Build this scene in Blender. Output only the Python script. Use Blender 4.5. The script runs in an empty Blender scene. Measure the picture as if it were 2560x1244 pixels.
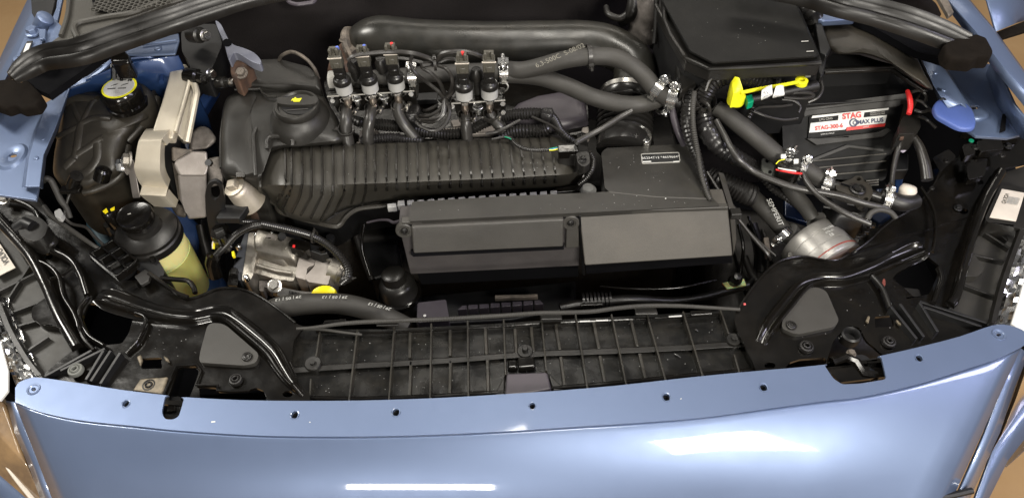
import bpy, bmesh, math, random
from mathutils import Vector, Matrix, noise
from mathutils.geometry import tessellate_polygon
random.seed(7)
S = bpy.context.scene
COL = S.collection
V = Vector
# ------------------------------------------------------------------ camera
FPX = 1898.0                       # focal length in photo pixels (2560 wide)
CAM = V((0.0, -0.417, 1.60))
PITCH, ROLL = math.radians(50.0), math.radians(2.6)
fwd = V((0, math.cos(PITCH), -math.sin(PITCH)))
r0 = V((1, 0, 0)); u0 = r0.cross(fwd)
RT = r0 * math.cos(ROLL) - u0 * math.sin(ROLL)
UP = u0 * math.cos(ROLL) + r0 * math.sin(ROLL)
cd = bpy.data.cameras.new('camera'); cam = bpy.data.objects.new('camera', cd); COL.objects.link(cam)
cd.sensor_width = 36.0; cd.lens = 36.0 * FPX / 2560.0; cd.clip_start = 0.02; cd.clip_end = 50
cam.matrix_world = Matrix(((RT.x, UP.x, -fwd.x, CAM.x), (RT.y, UP.y, -fwd.y, CAM.y), (RT.z, UP.z, -fwd.z, CAM.z), (0, 0, 0, 1)))
S.camera = cam
# ------------------------------------------------------------------ light: a lit workshop, ceiling tubes and an added one
w = bpy.data.worlds.new('World'); S.world = w; w.use_nodes = True
bgn = w.node_tree.nodes['Background']; bgn.inputs[0].default_value = (1.0, 0.97, 0.95, 1); bgn.inputs[1].default_value = 0.11
def lamp(name, loc, target, sx, sy, power, col=(1, 1, 1)):
    l = bpy.data.lights.new(name, 'AREA'); l.shape = 'RECTANGLE'; l.size = sx; l.size_y = sy; l.energy = power; l.color = col
    o = bpy.data.objects.new(name, l); COL.objects.link(o); o.location = loc
    o.rotation_euler = (V(target) - V(loc)).to_track_quat('-Z', 'Y').to_euler(); return o
lamp('ceiling_or_added_lamp', (0.98, -1.78, 2.50), (0.2, 0.2, 0.8), 0.62, 0.45, 68, (1.0, 0.95, 0.86))
lamp('ceiling_or_added_lamp', (-0.95, -4.9, 1.95), (-0.2, 0.3, 0.8), 1.3, 0.40, 88, (1.0, 0.95, 0.87))
lamp('ceiling_or_added_lamp', (-1.95, 0.85, 2.7), (-0.2, 0.2, 0.8), 0.45, 0.9, 44, (1.0, 0.96, 0.88))
lamp('ceiling_or_added_lamp', (0.15, 0.25, 2.8), (0, 0.2, 0.8), 1.5, 0.22, 22, (1.0, 0.95, 0.86))
lamp('ceiling_or_added_lamp', (0.0, 2.25, 2.6), (0, 0.4, 0.8), 3.6, 0.12, 14, (1.0, 0.93, 0.82))  # extra tube, unseen, added for reflections on the glossy plastics
lamp('ceiling_or_added_lamp', (1.7, -0.2, 2.3), (0.3, 0.2, 0.8), 0.25, 1.3, 14, (0.84, 0.80, 1.0))
S.view_settings.view_transform = 'Standard'; S.view_settings.look = 'None'; S.view_settings.gamma = 1
S.view_settings.exposure = 0.28
S.cycles.max_bounces = 6; S.cycles.diffuse_bounces = 3; S.cycles.glossy_bounces = 4

# ------------------------------------------------------------------ geometry helpers
def ray(x, y):
    return (fwd * FPX + RT * (x - 1280) - UP * (y - 622)).normalized()
def P(x, y, z):
    d = ray(x, y); t = (z - CAM.z) / d.z
    return CAM + d * t
def PY(x, y, yy):
    d = ray(x, y); t = (yy - CAM.y) / d.y
    return CAM + d * t
def K(p):                            # metres per photo pixel at a point
    return (p - CAM).dot(fwd) / FPX
def PP(pts, z=None):
    return [P(q[0], q[1], q[2] if len(q) > 2 else z) for q in pts]
def cat(pts, n=6, closed=False):     # Catmull-Rom through tuples / vectors
    pts = [tuple(p) for p in pts]; out = []; N = len(pts)
    rng = range(N if closed else N - 1)
    for i in rng:
        if closed: a, b, c, d = pts[(i-1) % N], pts[i], pts[(i+1) % N], pts[(i+2) % N]
        else:
            b, c = pts[i], pts[i+1]
            a = pts[i-1] if i else tuple(2*bb-cc for bb, cc in zip(b, c))
            d = pts[i+2] if i+2 < N else tuple(2*cc-bb for bb, cc in zip(b, c))
        for k in range(n):
            t = k / n
            out.append(tuple(0.5*((2*q)+(-p+r)*t+(2*p-5*q+4*r-s)*t*t+(-p+3*q-3*r+s)*t*t*t) for p, q, r, s in zip(a, b, c, d)))
    if not closed: out.append(pts[-1])
    return out
def rnd(pts, r, n=4):                # fillet the corners of a px outline
    out = []; N = len(pts)
    for i in range(N):
        a, b, c = pts[i-1], pts[i], pts[(i+1) % N]
        rr = r
        va = V((a[0]-b[0], a[1]-b[1])); vc = V((c[0]-b[0], c[1]-b[1]))
        la, lc = va.length, vc.length
        q = min(rr, la*.45, lc*.45)
        pa = V((b[0], b[1])) + va/la*q; pc = V((b[0], b[1])) + vc/lc*q
        for k in range(n+1):
            t = k/n
            p = pa*(1-t)**2 + V((b[0], b[1]))*2*t*(1-t) + pc*t*t
            out.append((p.x, p.y) + tuple(b[2:]))
    return out
def ell(cx, cy, rx, ry, n=20, a0=0):
    return [(cx+rx*math.cos(a0+2*math.pi*k/n), cy+ry*math.sin(a0+2*math.pi*k/n)) for k in range(n)]
def frame(ax):
    ax = ax.normalized(); a = V((0, 0, 1)) if abs(ax.z) < .9 else V((1, 0, 0))
    x = a.cross(ax).normalized(); return x, ax.cross(x)

class G:
    def __init__(s): s.v = []; s.f = []
    def add(s, vs, fs):
        o = len(s.v); s.v += [tuple(p) for p in vs]; s.f += [tuple(i+o for i in f) for f in fs]; return s
    def slab(s, top, th, holes=(), dirn=None):       # outline (3-D points) pushed down by th
        d = (dirn or V((0, 0, -1))) * th
        loops = [list(top)] + [list(h) for h in holes]
        flat = [p for l in loops for p in l]; n = len(flat)
        if holes or len(top) > 5: tris = [tuple(t) for t in tessellate_polygon([[V(p) for p in l] for l in loops])]
        else: tris = [tuple(range(len(top)))]
        vs = flat + [V(p) + d for p in flat]
        # orient
        nz = V((0, 0, 0))
        for t in tris: nz += (V(flat[t[1]])-V(flat[t[0]])).cross(V(flat[t[2]])-V(flat[t[0]]))
        if nz.dot(d) > 0: tris = [tuple(reversed(t)) for t in tris]
        fs = list(tris) + [tuple(reversed([i+n for i in t])) for t in tris]
        o = 0
        for l in loops:
            m = len(l)
            for k in range(m):
                a, b = o+k, o+(k+1) % m
                fs.append((a, b, b+n, a+n))
            o += m
        return s.add(vs, fs)
    def prism(s, a, b):                              # two matching loops joined
        n = len(a); vs = list(a)+list(b)
        fs = [tuple(range(n)), tuple(reversed(range(n, 2*n)))] + [(k, k+n, (k+1) % n+n, (k+1) % n) for k in range(n)]
        return s.add(vs, fs)
    def loft(s, rings, cap=True, closed=True):
        n = len(rings[0]); vs = [p for r in rings for p in r]; fs = []
        for i in range(len(rings)-1):
            for k in range(n if closed else n-1):
                k2 = (k+1) % n
                fs.append((i*n+k, i*n+k2, (i+1)*n+k2, (i+1)*n+k))
        if cap and closed:
            fs.append(tuple(reversed(range(n)))); fs.append(tuple(range((len(rings)-1)*n, len(rings)*n)))
        return s.add(vs, fs)
    def tube(s, pts, rad, seg=12, cap=True):
        pts = [V(p) for p in pts]; n = len(pts)
        if not hasattr(rad, '__len__'): rad = [rad]*n
        tg = []
        for i in range(n):
            t = pts[min(i+1, n-1)] - pts[max(i-1, 0)]
            tg.append(t.normalized() if t.length > 1e-9 else V((0, 0, 1)))
        x, y = frame(tg[0]); rings = []
        for i in range(n):
            x = (x - tg[i]*x.dot(tg[i])).normalized(); y = tg[i].cross(x)
            rings.append([pts[i] + (x*math.cos(2*math.pi*k/seg) + y*math.sin(2*math.pi*k/seg))*rad[i] for k in range(seg)])
        return s.loft(rings, cap)
    def lathe(s, c, ax, prof, seg=24, sx=1, sy=1, cap=True):   # prof: (r, h) along ax
        ax = V(ax).normalized(); x, y = frame(ax); c = V(c)
        rings = [[c + ax*h + (x*sx*math.cos(2*math.pi*k/seg) + y*sy*math.sin(2*math.pi*k/seg))*max(r, 1e-5) for k in range(seg)] for r, h in prof]
        return s.loft(rings, cap)
    def box(s, c, sz, ax=None):
        X, Y, Z = ax or (V((1, 0, 0)), V((0, 1, 0)), V((0, 0, 1))); c = V(c)
        vs = [c + X*sz[0]*.5*i + Y*sz[1]*.5*j + Z*sz[2]*.5*k for k in (-1, 1) for j in (-1, 1) for i in (-1, 1)]
        return s.add(vs, [(0, 2, 3, 1), (4, 5, 7, 6), (0, 1, 5, 4), (2, 6, 7, 3), (0, 4, 6, 2), (1, 3, 7, 5)])
    def grid(s, rows):
        n = len(rows[0]); vs = [p for r in rows for p in r]
        return s.add(vs, [(i*n+k, i*n+k+1, (i+1)*n+k+1, (i+1)*n+k) for i in range(len(rows)-1) for k in range(n-1)])
    def cushion(s, out, h, skirt=.03, inset=.25, n=4, dome=0.0):   # rounded block over an outline
        out = [V(p) for p in out]; m = len(out); c = sum(out, V((0, 0, 0)))/m
        rings = [[p - V((0, 0, skirt)) for p in out], list(out)]
        for i in range(1, n+1):
            a = math.pi/2*i/n
            f = inset*(1-math.cos(a)); rings.append([p.lerp(c, f) + V((0, 0, h*math.sin(a))) for p in out])
        for q in (.45, .8):
            f = inset+(1-inset)*q; rings.append([p.lerp(c, f) + V((0, 0, h+dome*math.sin(q*math.pi/2))) for p in out])
        return s.loft(rings)
    def mesh(s, name, smooth=35):
        me = bpy.data.meshes.new(name); me.from_pydata(s.v, [], s.f)
        bm = bmesh.new(); bm.from_mesh(me); bmesh.ops.recalc_face_normals(bm, faces=bm.faces); bm.to_mesh(me); bm.free()
        me.polygons.foreach_set('use_smooth', [True]*len(me.polygons))
        me.set_sharp_from_angle(angle=math.radians(smooth)); me.update(); return me

def T(name, label, cat_, loc=None, group=None, kind=None):     # a thing: an Empty at its base
    o = bpy.data.objects.new(name, None); COL.objects.link(o)
    if loc is not None: o.location = P(*loc) if not isinstance(loc, Vector) else loc
    o.empty_display_size = .02
    if kind: o['kind'] = kind
    else: o['category'] = cat_
    o['label'] = label
    if group: o['group'] = group
    return o
def pinv(o, parent):
    o.parent = parent
    if parent.type == 'EMPTY': o.matrix_parent_inverse = Matrix.Translation(-V(parent.location))
def B(parent, name, g, mat, bevel=0.0, smooth=35, label=None, seg=2, solid=0):   # a part mesh in world coordinates
    me = g if isinstance(g, bpy.types.Mesh) else g.mesh(name, smooth)
    if not me.materials: me.materials.append(M[mat])
    o = bpy.data.objects.new(name, me); COL.objects.link(o)
    if parent: pinv(o, parent)
    if label: o['label'] = label
    if solid:
        m = o.modifiers.new('s', 'SOLIDIFY'); m.thickness = solid; m.offset = -1
    if bevel:
        m = o.modifiers.new('b', 'BEVEL'); m.width = bevel; m.segments = seg; m.limit_method = 'ANGLE'; m.angle_limit = math.radians(30)
        m.harden_normals = True; m.use_clamp_overlap = True
    return o
def B1(name, g, mat, label, cat_, group=None, kind=None, **k):  # a thing that is one mesh
    o = B(None, name, g, mat, **k); o['label'] = label
    if kind: o['kind'] = kind
    else: o['category'] = cat_
    if group: o['group'] = group
    return o
SH = {}
def shared(key, build):
    if key not in SH: SH[key] = build()
    return SH[key]
def place(parent, name, me, loc, ax=V((0, 0, 1)), xd=None, sc=1.0, label=None):     # shared mesh as a part, z axis along ax
    ax = V(ax).normalized()
    if xd is None: x, y = frame(ax)
    else:
        x = (V(xd) - ax*V(xd).dot(ax)).normalized(); y = ax.cross(x)
    o = bpy.data.objects.new(name, me); COL.objects.link(o); o.parent = parent
    R = Matrix(((x.x, y.x, ax.x), (x.y, y.y, ax.y), (x.z, y.z, ax.z))).to_4x4()
    m = Matrix.Translation(V(loc)) @ R @ Matrix.Scale(sc, 4)
    if parent is not None and parent.type == 'EMPTY': o.matrix_parent_inverse = Matrix.Translation(-V(parent.location))
    o.matrix_basis = m
    if label: o['label'] = label
    return o
def hose_pts(pts, n=8):              # px control points (x, y, z, width px) -> 3-D centreline and radii
    c = cat(pts, n); out = []; rad = []
    for q in c:
        p = P(q[0], q[1], q[2]); out.append(p); rad.append(q[3]*.5*K(p))
    return out, rad
def hose(pts, n=8, seg=14): 
    p, r = hose_pts(pts, n); return G().tube(p, r, seg)
def resample(p, r, step):
    out = [p[0]]; ro = [r[0]]; acc = 0
    for i in range(1, len(p)):
        d = (p[i]-p[i-1]).length; t = step-acc
        while t <= d and d > 0:
            out.append(p[i-1].lerp(p[i], t/d)); ro.append(r[i-1]+(r[i]-r[i-1])*t/d); t += step
        acc = (acc+d) % step
    return out, ro
def corr(pts, pitch=.004, amp=.16, n=8, seg=12):   # corrugated loom tube
    p, r = hose_pts(pts, n); p, r = resample(p, r, pitch/4)
    r = [q*(1-amp*(0, .5, 1, .5)[i % 4]) for i, q in enumerate(r)]
    return G().tube(p, r, seg)

# ------------------------------------------------------------------ materials (all procedural)
M = {}
def mat(name, c, rough=.5, metal=0.0, c2=None, nscale=8, coat=0.0, bump=0.0, bscale=900, rvar=.08, spec=.5, dust=0.0, dcol=(.22, .19, .15), trans=0.0, aniso=0, flake=0, sss=0, cpow=.5):
    m = bpy.data.materials.new(name); m.use_nodes = True; nt = m.node_tree; N = nt.nodes; L = nt.links
    b = N['Principled BSDF']; b.inputs['Metallic'].default_value = metal; b.inputs['Roughness'].default_value = rough
    b.inputs['Specular IOR Level'].default_value = spec; b.inputs['Coat Weight'].default_value = coat; b.inputs['Coat Roughness'].default_value = .04
    b.inputs['Transmission Weight'].default_value = trans
    if sss: b.inputs['Subsurface Weight'].default_value = sss; b.inputs['Subsurface Scale'].default_value = .02
    tc = N.new('ShaderNodeTexCoord')
    n1 = N.new('ShaderNodeTexNoise'); n1.inputs['Scale'].default_value = nscale; n1.inputs['Detail'].default_value = 6; n1.inputs['Roughness'].default_value = .65
    L.new(tc.outputs['Object'], n1.inputs['Vector'])
    c2 = c2 or tuple(q*.72 for q in c)
    mx = N.new('ShaderNodeMix'); mx.data_type = 'RGBA'; mx.inputs[6].default_value = (*c2, 1); mx.inputs[7].default_value = (*c, 1)
    rp = N.new('ShaderNodeMapRange'); rp.inputs[1].default_value = .35; rp.inputs[2].default_value = .65
    L.new(n1.outputs['Fac'], rp.inputs[0]); L.new(rp.outputs[0], mx.inputs[0]); out = mx.outputs[2]
    if dust:
        n3 = N.new('ShaderNodeTexNoise'); n3.inputs['Scale'].default_value = 23; n3.inputs['Detail'].default_value = 12; n3.inputs['Roughness'].default_value = .75
        L.new(tc.outputs['Object'], n3.inputs['Vector'])
        r3 = N.new('ShaderNodeMapRange'); r3.inputs[1].default_value = .45; r3.inputs[2].default_value = .8; r3.inputs[4].default_value = dust
        L.new(n3.outputs['Fac'], r3.inputs[0])
        m3 = N.new('ShaderNodeMix'); m3.data_type = 'RGBA'; m3.inputs[7].default_value = (*dcol, 1)
        L.new(out, m3.inputs[6]); L.new(r3.outputs[0], m3.inputs[0]); out = m3.outputs[2]
    L.new(out, b.inputs['Base Color'])
    n2 = N.new('ShaderNodeTexNoise'); n2.inputs['Scale'].default_value = 34; n2.inputs['Detail'].default_value = 8
    L.new(tc.outputs['Object'], n2.inputs['Vector'])
    r2 = N.new('ShaderNodeMapRange'); r2.inputs[1].default_value = .3; r2.inputs[2].default_value = .7
    r2.inputs[3].default_value = max(.02, rough-rvar); r2.inputs[4].default_value = min(1, rough+rvar)
    L.new(n2.outputs['Fac'], r2.inputs[0]); L.new(r2.outputs[0], b.inputs['Roughness'])
    if bump:
        n4 = N.new('ShaderNodeTexNoise'); n4.inputs['Scale'].default_value = bscale; n4.inputs['Detail'].default_value = 3
        L.new(tc.outputs['Object'], n4.inputs['Vector'])
        bp = N.new('ShaderNodeBump'); bp.inputs['Strength'].default_value = bump; bp.inputs['Distance'].default_value = .0006
        L.new(n4.outputs['Fac'], bp.inputs['Height']); L.new(bp.outputs[0], b.inputs['Normal'])
    M[name] = m; return m
mat('plastic_grained', (.048, .045, .040), .46, bump=.35, bscale=1100, dust=.10, dcol=(.12, .11, .09))       # textured covers
mat('plastic_satin', (.011, .0103, .0093), .36, bump=.15, dust=.06, dcol=(.12, .10, .08))
mat('plastic_gloss', (.0045, .004, .0034), .17, rvar=.08, bump=.8, bscale=38, dust=.035, dcol=(.14, .105, .065), spec=.55)
mat('plastic_dusty', (.010, .0098, .0088), .24, rvar=.12, dust=.20, dcol=(.10, .088, .070), bump=.7, bscale=55, c2=(.004, .004, .004), nscale=14)
mat('plastic_dark', (.006, .006, .0065), .5)
mat('void_dark', (.003, .003, .004), .9, spec=.1)  # near-black standing for the shade inside gaps and holes
mat('rubber', (.032, .030, .0265), .62, bump=.25, bscale=700, dust=.1, dcol=(.12, .11, .09))
mat('rubber_dark', (.010, .009, .0085), .45, bump=.2)
mat('loom', (.016, .015, .014), .30)
mat('wire_black', (.022, .020, .018), .38)
mat('tape', (.018, .017, .017), .28, bump=.8, bscale=160)
mat('foam', (.0085, .0065, .005), .95, spec=.08, bump=.9, bscale=260, nscale=60)
mat('felt', (.024, .021, .021), .9, spec=.15, bump=.8, bscale=500, nscale=4)
mat('cast_alu', (.34, .31, .285), .50, .65, c2=(.25, .225, .205), nscale=25, bump=.35, bscale=600)
mat('cast_alu_bright', (.40, .375, .33), .42, .85, c2=(.24, .22, .19), nscale=55, bump=.5, bscale=500)
mat('cast_cream', (.58, .53, .43), .46, .5, c2=(.52, .47, .38), nscale=20, bump=.25, bscale=700)
mat('cast_dirty', (.20, .17, .14), .6, .5, c2=(.08, .07, .06), nscale=45, bump=.8, bscale=300)
mat('zinc', (.85, .85, .84), .20, 1.0, c2=(.7, .7, .68), nscale=60)
mat('steel', (.62, .60, .56), .30, 1.0, nscale=60)
mat('brushed', (.66, .66, .65), .34, .9, c2=(.58, .58, .57), nscale=30)
mat('injector_label', (.42, .42, .41), .5)
mat('brass', (.50, .43, .36), .28, 1.0)
mat('rust', (.10, .055, .035), .8, .2, c2=(.05, .032, .025), nscale=70, bump=.8, bscale=200)
mat('white_metal', (.20, .21, .26), .45, .3)
mat('yellow', (.85, .70, .01), .35)
mat('yellow_bright', (.90, .86, .02), .35)
mat('red', (.75, .03, .03), .4)
mat('red_print', (.60, .03, .025), .5)
mat('seal_red', (.28, .035, .02), .5)
mat('white_label', (.62, .62, .60), .5, c2=(.55, .55, .53))
mat('cream_label', (.66, .60, .52), .55)
mat('grey_print', (.42, .41, .38), .6)
mat('black_print', (.02, .02, .02), .5)
mat('green', (.0, .28, .14), .4)
mat('blue_plug', (.07, .115, .34), .5, bump=.3)
mat('blue_wire', (.10, .16, .55), .4)
mat('fluid_plastic', (.76, .69, .32), .42, c2=(.68, .62, .26), sss=.5, trans=.0)
mat('grey_plug', (.16, .165, .15), .5)
mat('grey_block', (.42, .42, .41), .5)
mat('purple_grey', (.060, .052, .062), .42)
mat('tan_floor', (.42, .27, .13), .45, c2=(.36, .22, .10), nscale=3)
mat('foil', (.85, .85, .84), .16, 1.0)
mat('bag_white', (.72, .71, .68), .35)
def paint():
    m = mat('blue_paint', (.133, .178, .288), .42, .55, c2=(.127, .171, .279), nscale=3, coat=1.0, rvar=.02)
    nt = m.node_tree; N = nt.nodes; L = nt.links; b = N['Principled BSDF']; b.inputs['Coat Roughness'].default_value = .045
    tc = [n for n in N if n.type == 'TEX_COORD'][0]
    vz = N.new('ShaderNodeTexVoronoi'); vz.inputs['Scale'].default_value = 2600; L.new(tc.outputs['Object'], vz.inputs['Vector'])
    bp = N.new('ShaderNodeBump'); bp.inputs['Strength'].default_value = .22; bp.inputs['Distance'].default_value = .0002
    L.new(vz.outputs['Distance'], bp.inputs['Height']); L.new(bp.outputs[0], b.inputs['Normal'])
    m2 = m.copy(); m2.name = 'blue_primer'; M['blue_primer'] = m2
    b2 = m2.node_tree.nodes['Principled BSDF']; b2.inputs['Coat Weight'].default_value = .35; b2.inputs['Coat Roughness'].default_value = .25
paint()
def text(parent, s, p, xd, nrm, h, mt, name='lettering', lift=.0004, align='CENTER', bold=0.0):
    c = bpy.data.curves.new('t', 'FONT'); c.body = s; c.size = h; c.align_x = align; c.align_y = 'CENTER'; c.offset = bold*h
    o = bpy.data.objects.new('t', c); COL.objects.link(o)
    me = bpy.data.meshes.new_from_object(o.evaluated_get(bpy.context.evaluated_depsgraph_get()))
    bpy.data.objects.remove(o); me.name = name; me.materials.clear(); me.materials.append(M[mt])
    n = V(nrm).normalized()
    return place(parent, name, me, V(p)+n*lift, n, xd)
# shared small hardware (unit radius 1, z up)
def _mk(f, name, mt, smooth=35):
    def b():
        me = f().mesh(name, smooth); me.materials.append(M[mt]); return me
    return b
def hexp(r, h0, h1):
    g = G(); a = [V((r*math.cos(k*math.pi/3), r*math.sin(k*math.pi/3), h0)) for k in range(6)]; b = [V((p.x*.93, p.y*.93, h1)) for p in a]
    m = [V((p.x, p.y, h1-.12*r)) for p in a]; return g.loft([a, m, b])
def bolt(parent, p, r, ax=V((0, 0, 1)), mt='zinc', washer=True, name='bolt', label=None):
    def f():
        g = hexp(.72, 0, .75)
        if washer: g.lathe((0, 0, 0), (0, 0, 1), [(1, -.1), (1, .1), (.9, .16), (.3, .16)], 20)
        return g
    return place(parent, name, shared(('bolt', mt, washer), _mk(f, name, mt)), p, ax, sc=r, label=label)
def torx(parent, p, r, ax=V((0, 0, 1)), mt='plastic_satin', name='screw'):      # domed screw with a socket
    def f():
        g = G().lathe((0, 0, 0), (0, 0, 1), [(1, -.2), (1, .12), (.88, .3), (.72, .36), (.7, .1), (.62, .1), (.6, .42), (.42, .46), (.36, .2), (.01, .15)], 22)
        return g
    return place(parent, name, shared(('torx', mt), _mk(f, name, mt)), p, ax, sc=r)
def grommet(parent, p, r, ax=V((0, 0, 1)), mt='rubber_dark'):
    def f(): return G().lathe((0, 0, 0), (0, 0, 1), [(1, -.2), (1, .15), (.9, .35), (.72, .4), (.62, .25), (.58, .28), (.5, .55), (.38, .6), (.3, .5), (.28, -.2), (.01, -.2)], 22)
    return place(parent, 'grommet', shared(('grom', mt), _mk(f, 'grommet', mt)), p, ax, sc=r)
def clamp(p, ax, up, r, label, width=.55, mt='zinc'):                            # worm-drive hose clamp: band, housing, screw
    ax = V(ax).normalized(); up = V(up); up = (up - ax*up.dot(ax)).normalized()
    t = T('hose_clamp', label, 'hose clamp', V(p), 'hose clamps on the hoses')
    def band():
        g = G(); pr = [(1.0, -.4), (1.1, -.4), (1.1, .4), (1.0, .4)]
        rings = []
        for k in range(29):
            a = 2*math.pi*k/28
            rings.append([V((q[0]*math.cos(a), q[0]*math.sin(a), q[1])) for q in pr])
        return g.loft(rings, cap=False)
    def slots():
        g = G()
        for k in range(14):
            a = math.radians(20+k*9); d = V((math.cos(a), math.sin(a), 0)); g.box(d*1.11, (.05, .06, .45), (d, V((-d.y, d.x, 0)), V((0, 0, 1))))
        return g
    def house():
        g = G(); g.box((1.22, 0, 0), (.3, .75, .95)); g.box((1.34, .1, 0), (.3, .5, .7)); return g
    def screw():
        g = G(); g.lathe((1.42, -.7, 0), (0, 1, 0), [(.1, 0), (.2, .05), (.2, 1.3), (.12, 1.35)], 10)
        g.lathe((1.42, .6, 0), (0, 1, 0), [(.18, 0), (.36, .02), (.36, .36), (.26, .44), (.1, .44), (.08, .36)], 10); return g
    for nm, f in (('band', band), ('slot_strip', slots), ('housing', house), ('screw', screw)):
        m_ = mt if nm != 'slot_strip' else 'steel'
        place(t, nm, shared(('cl', nm, m_), _mk(f, nm, m_)), p, ax, up, r)
    return t
def zip_tie(p, ax, up, r, label):
    ax = V(ax).normalized(); up = V(up); up = (up-ax*up.dot(ax)).normalized()
    t = T('cable_tie', label, 'cable tie', V(p), 'black cable ties')
    def b():
        return G().loft([[V((q[0]*math.cos(a), q[0]*math.sin(a), q[1])) for q in [(1.0, -.18), (1.08, -.18), (1.08, .18), (1.0, .18)]] for a in [2*math.pi*k/20 for k in range(21)]], cap=False)
    def h():
        g = G().box((1.22, 0, 0), (.3, .42, .44)); g.box((1.5, .05, 0), (.5, .12, .2)); return g
    place(t, 'strap', shared('zs', _mk(b, 'strap', 'wire_black')), p, ax, up, r)
    place(t, 'lock_head', shared('zh', _mk(h, 'lock_head', 'wire_black')), p, ax, up, r)
    return t
mat('lens_tan_reflection', (.34, .22, .11), .12, coat=1.0, c2=(.10, .07, .05), nscale=9)  # tan reflection painted into the lens colour
mat('tab_worn', (.20, .165, .115), .45, .3, c2=(.06, .05, .035), nscale=60)
mat('mark_red', (.16, .04, .03), .5)
mat('mark_pink', (.55, .10, .10), .5)
mat('pipe_black', (.015, .0145, .012), .33, bump=.03, dust=.1)
mat('scuttle', (.050, .047, .040), .5, bump=.4, bscale=900)
mat('airbox_front', (.050, .045, .045), .46, bump=.35, bscale=1100, dust=.12, dcol=(.12, .11, .09))
mat('airbox_lit', (.072, .066, .057), .50, bump=.4, bscale=1100, dust=.10)  # lighter copy of the box plastic, for the face catching more light
mat('plastic_satin_warm', (.026, .023, .018), .42, bump=.25, bscale=800, dust=.2, dcol=(.12, .10, .07))
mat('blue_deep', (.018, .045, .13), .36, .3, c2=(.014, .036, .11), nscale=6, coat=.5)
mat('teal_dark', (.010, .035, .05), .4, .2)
mat('cast_alu_dull', (.20, .18, .165), .6, .6, c2=(.10, .09, .08), nscale=60, bump=.8, bscale=350)
mat('cast_alu_warm', (.52, .47, .39), .45, .6, c2=(.42, .37, .30), nscale=40, bump=.5, bscale=500)
mat('plastic_conn', (.075, .07, .055), .5, bump=.2)
mat('rubber_shiny', (.035, .033, .030), .34, bump=.15)
mat('print_faint', (.16, .15, .12), .6)
mat('print_white', (.60, .60, .57), .6)
mat('grey_cover', (.055, .06, .07), .45, c2=(.04, .042, .05), nscale=30, bump=.2)
mat('wire_orange', (.75, .20, .04), .4)
mat('plastic_edge', (.10, .095, .085), .35)
mat('airbox_lid', (.028, .0265, .0235), .42, bump=.35, bscale=1100, dust=.14, dcol=(.10, .09, .075))
mat('navy_print', (.02, .03, .09), .5)
mat('lilac_label', (.55, .50, .62), .5)
mat('unit_black', (.007, .007, .007), .6, spec=.2)
mat('unit_fin', (.035, .034, .032), .55, spec=.3, bump=.3)
mat('rib_grey', (.026, .024, .020), .28, dust=.15, dcol=(.14, .12, .09))  # lighter grey paints in the lit rib edges, besides the dust
mat('manifold_black', (.036, .033, .027), .42, bump=.25, bscale=1000, dust=.12, dcol=(.12, .11, .09))
mat('cover_satin', (.020, .0188, .0165), .40, bump=.25, bscale=1000, dust=.10, dcol=(.11, .10, .08))
mat('filter_alu', (.34, .33, .31), .38, .55, c2=(.30, .29, .27), nscale=18, bump=.2, bscale=800)
mat('purple_metal', (.20, .17, .18), .4, .5, c2=(.15, .13, .14), nscale=20)
mat('housing_black', (.022, .021, .018), .5, bump=.3, dust=.08)
mat('cover_grey', (.036, .034, .030), .5, bump=.3, bscale=900)
mat('seal_rubber', (.006, .0053, .0045), .36, spec=.4, bump=.15, rvar=.1)
mat('fuse_black', (.007, .0068, .0062), .5, spec=.25, bump=.35, bscale=1100)
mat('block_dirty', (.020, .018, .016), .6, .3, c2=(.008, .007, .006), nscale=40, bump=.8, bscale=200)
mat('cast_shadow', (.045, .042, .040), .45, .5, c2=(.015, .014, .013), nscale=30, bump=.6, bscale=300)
mat('bracket_edge', (.26, .25, .23), .35, .4)
mat('manifold_rib', (.014, .013, .011), .30, dust=.08)
mat('fluid_dark', (.58, .55, .18), .38, c2=(.50, .49, .15), sss=.4)
# ================================================================== floor, bay walls, firewall
g = G().grid([[V((x, y, 0)) for x in (-6, -2, 0, 2, 6)] for y in (-5, -1, 1, 5)])
B1('garage_floor', g, 'tan_floor', 'tan garage floor seen beside the car', None, kind='structure')
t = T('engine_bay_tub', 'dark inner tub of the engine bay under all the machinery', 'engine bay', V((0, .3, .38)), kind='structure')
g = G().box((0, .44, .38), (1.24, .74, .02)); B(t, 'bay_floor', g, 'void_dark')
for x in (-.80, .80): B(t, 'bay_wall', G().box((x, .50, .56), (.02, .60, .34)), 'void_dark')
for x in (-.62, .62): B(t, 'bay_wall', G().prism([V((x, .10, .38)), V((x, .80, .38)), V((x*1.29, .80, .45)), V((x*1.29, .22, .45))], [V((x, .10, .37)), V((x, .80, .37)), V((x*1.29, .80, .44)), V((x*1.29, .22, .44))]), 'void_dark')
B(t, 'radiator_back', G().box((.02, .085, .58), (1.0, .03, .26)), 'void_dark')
# firewall: black felt with soft folds
def fw(u, v):
    z = .36+.59*v; x = (-.80+1.60*u)*(1 if z < .80 else max(.88, 1-(z-.80)*1.6))
    y = .78 - .05*math.sin(math.pi*min(1, max(0, u)))*(1-v) + .03*noise.noise(V((x*3, z*4, 1))) + .012*noise.noise(V((x*9, z*12, 3)))
    y -= .05*max(0, v-.72)/.28
    return V((x, y, z))
g = G().grid([[fw(i/70, j/34) for i in range(71)] for j in range(35)])
t = T('firewall', 'black felt covered firewall behind the engine', 'firewall', V((0, .78, .5)))
B(t, 'insulation_mat', g, 'felt', solid=.01)
for a, b in () and (((610, 62), (905, 85)), ((1000, 18), (1500, 12)), ((560, 90), (860, 98))):
    pts = [PY(a[0]+(b[0]-a[0])*k/10, a[1]+(b[1]-a[1])*k/10+4*math.sin(k), .735) for k in range(11)]
    B(t, 'fold', G().tube(pts, .004, 8), 'felt')
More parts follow.
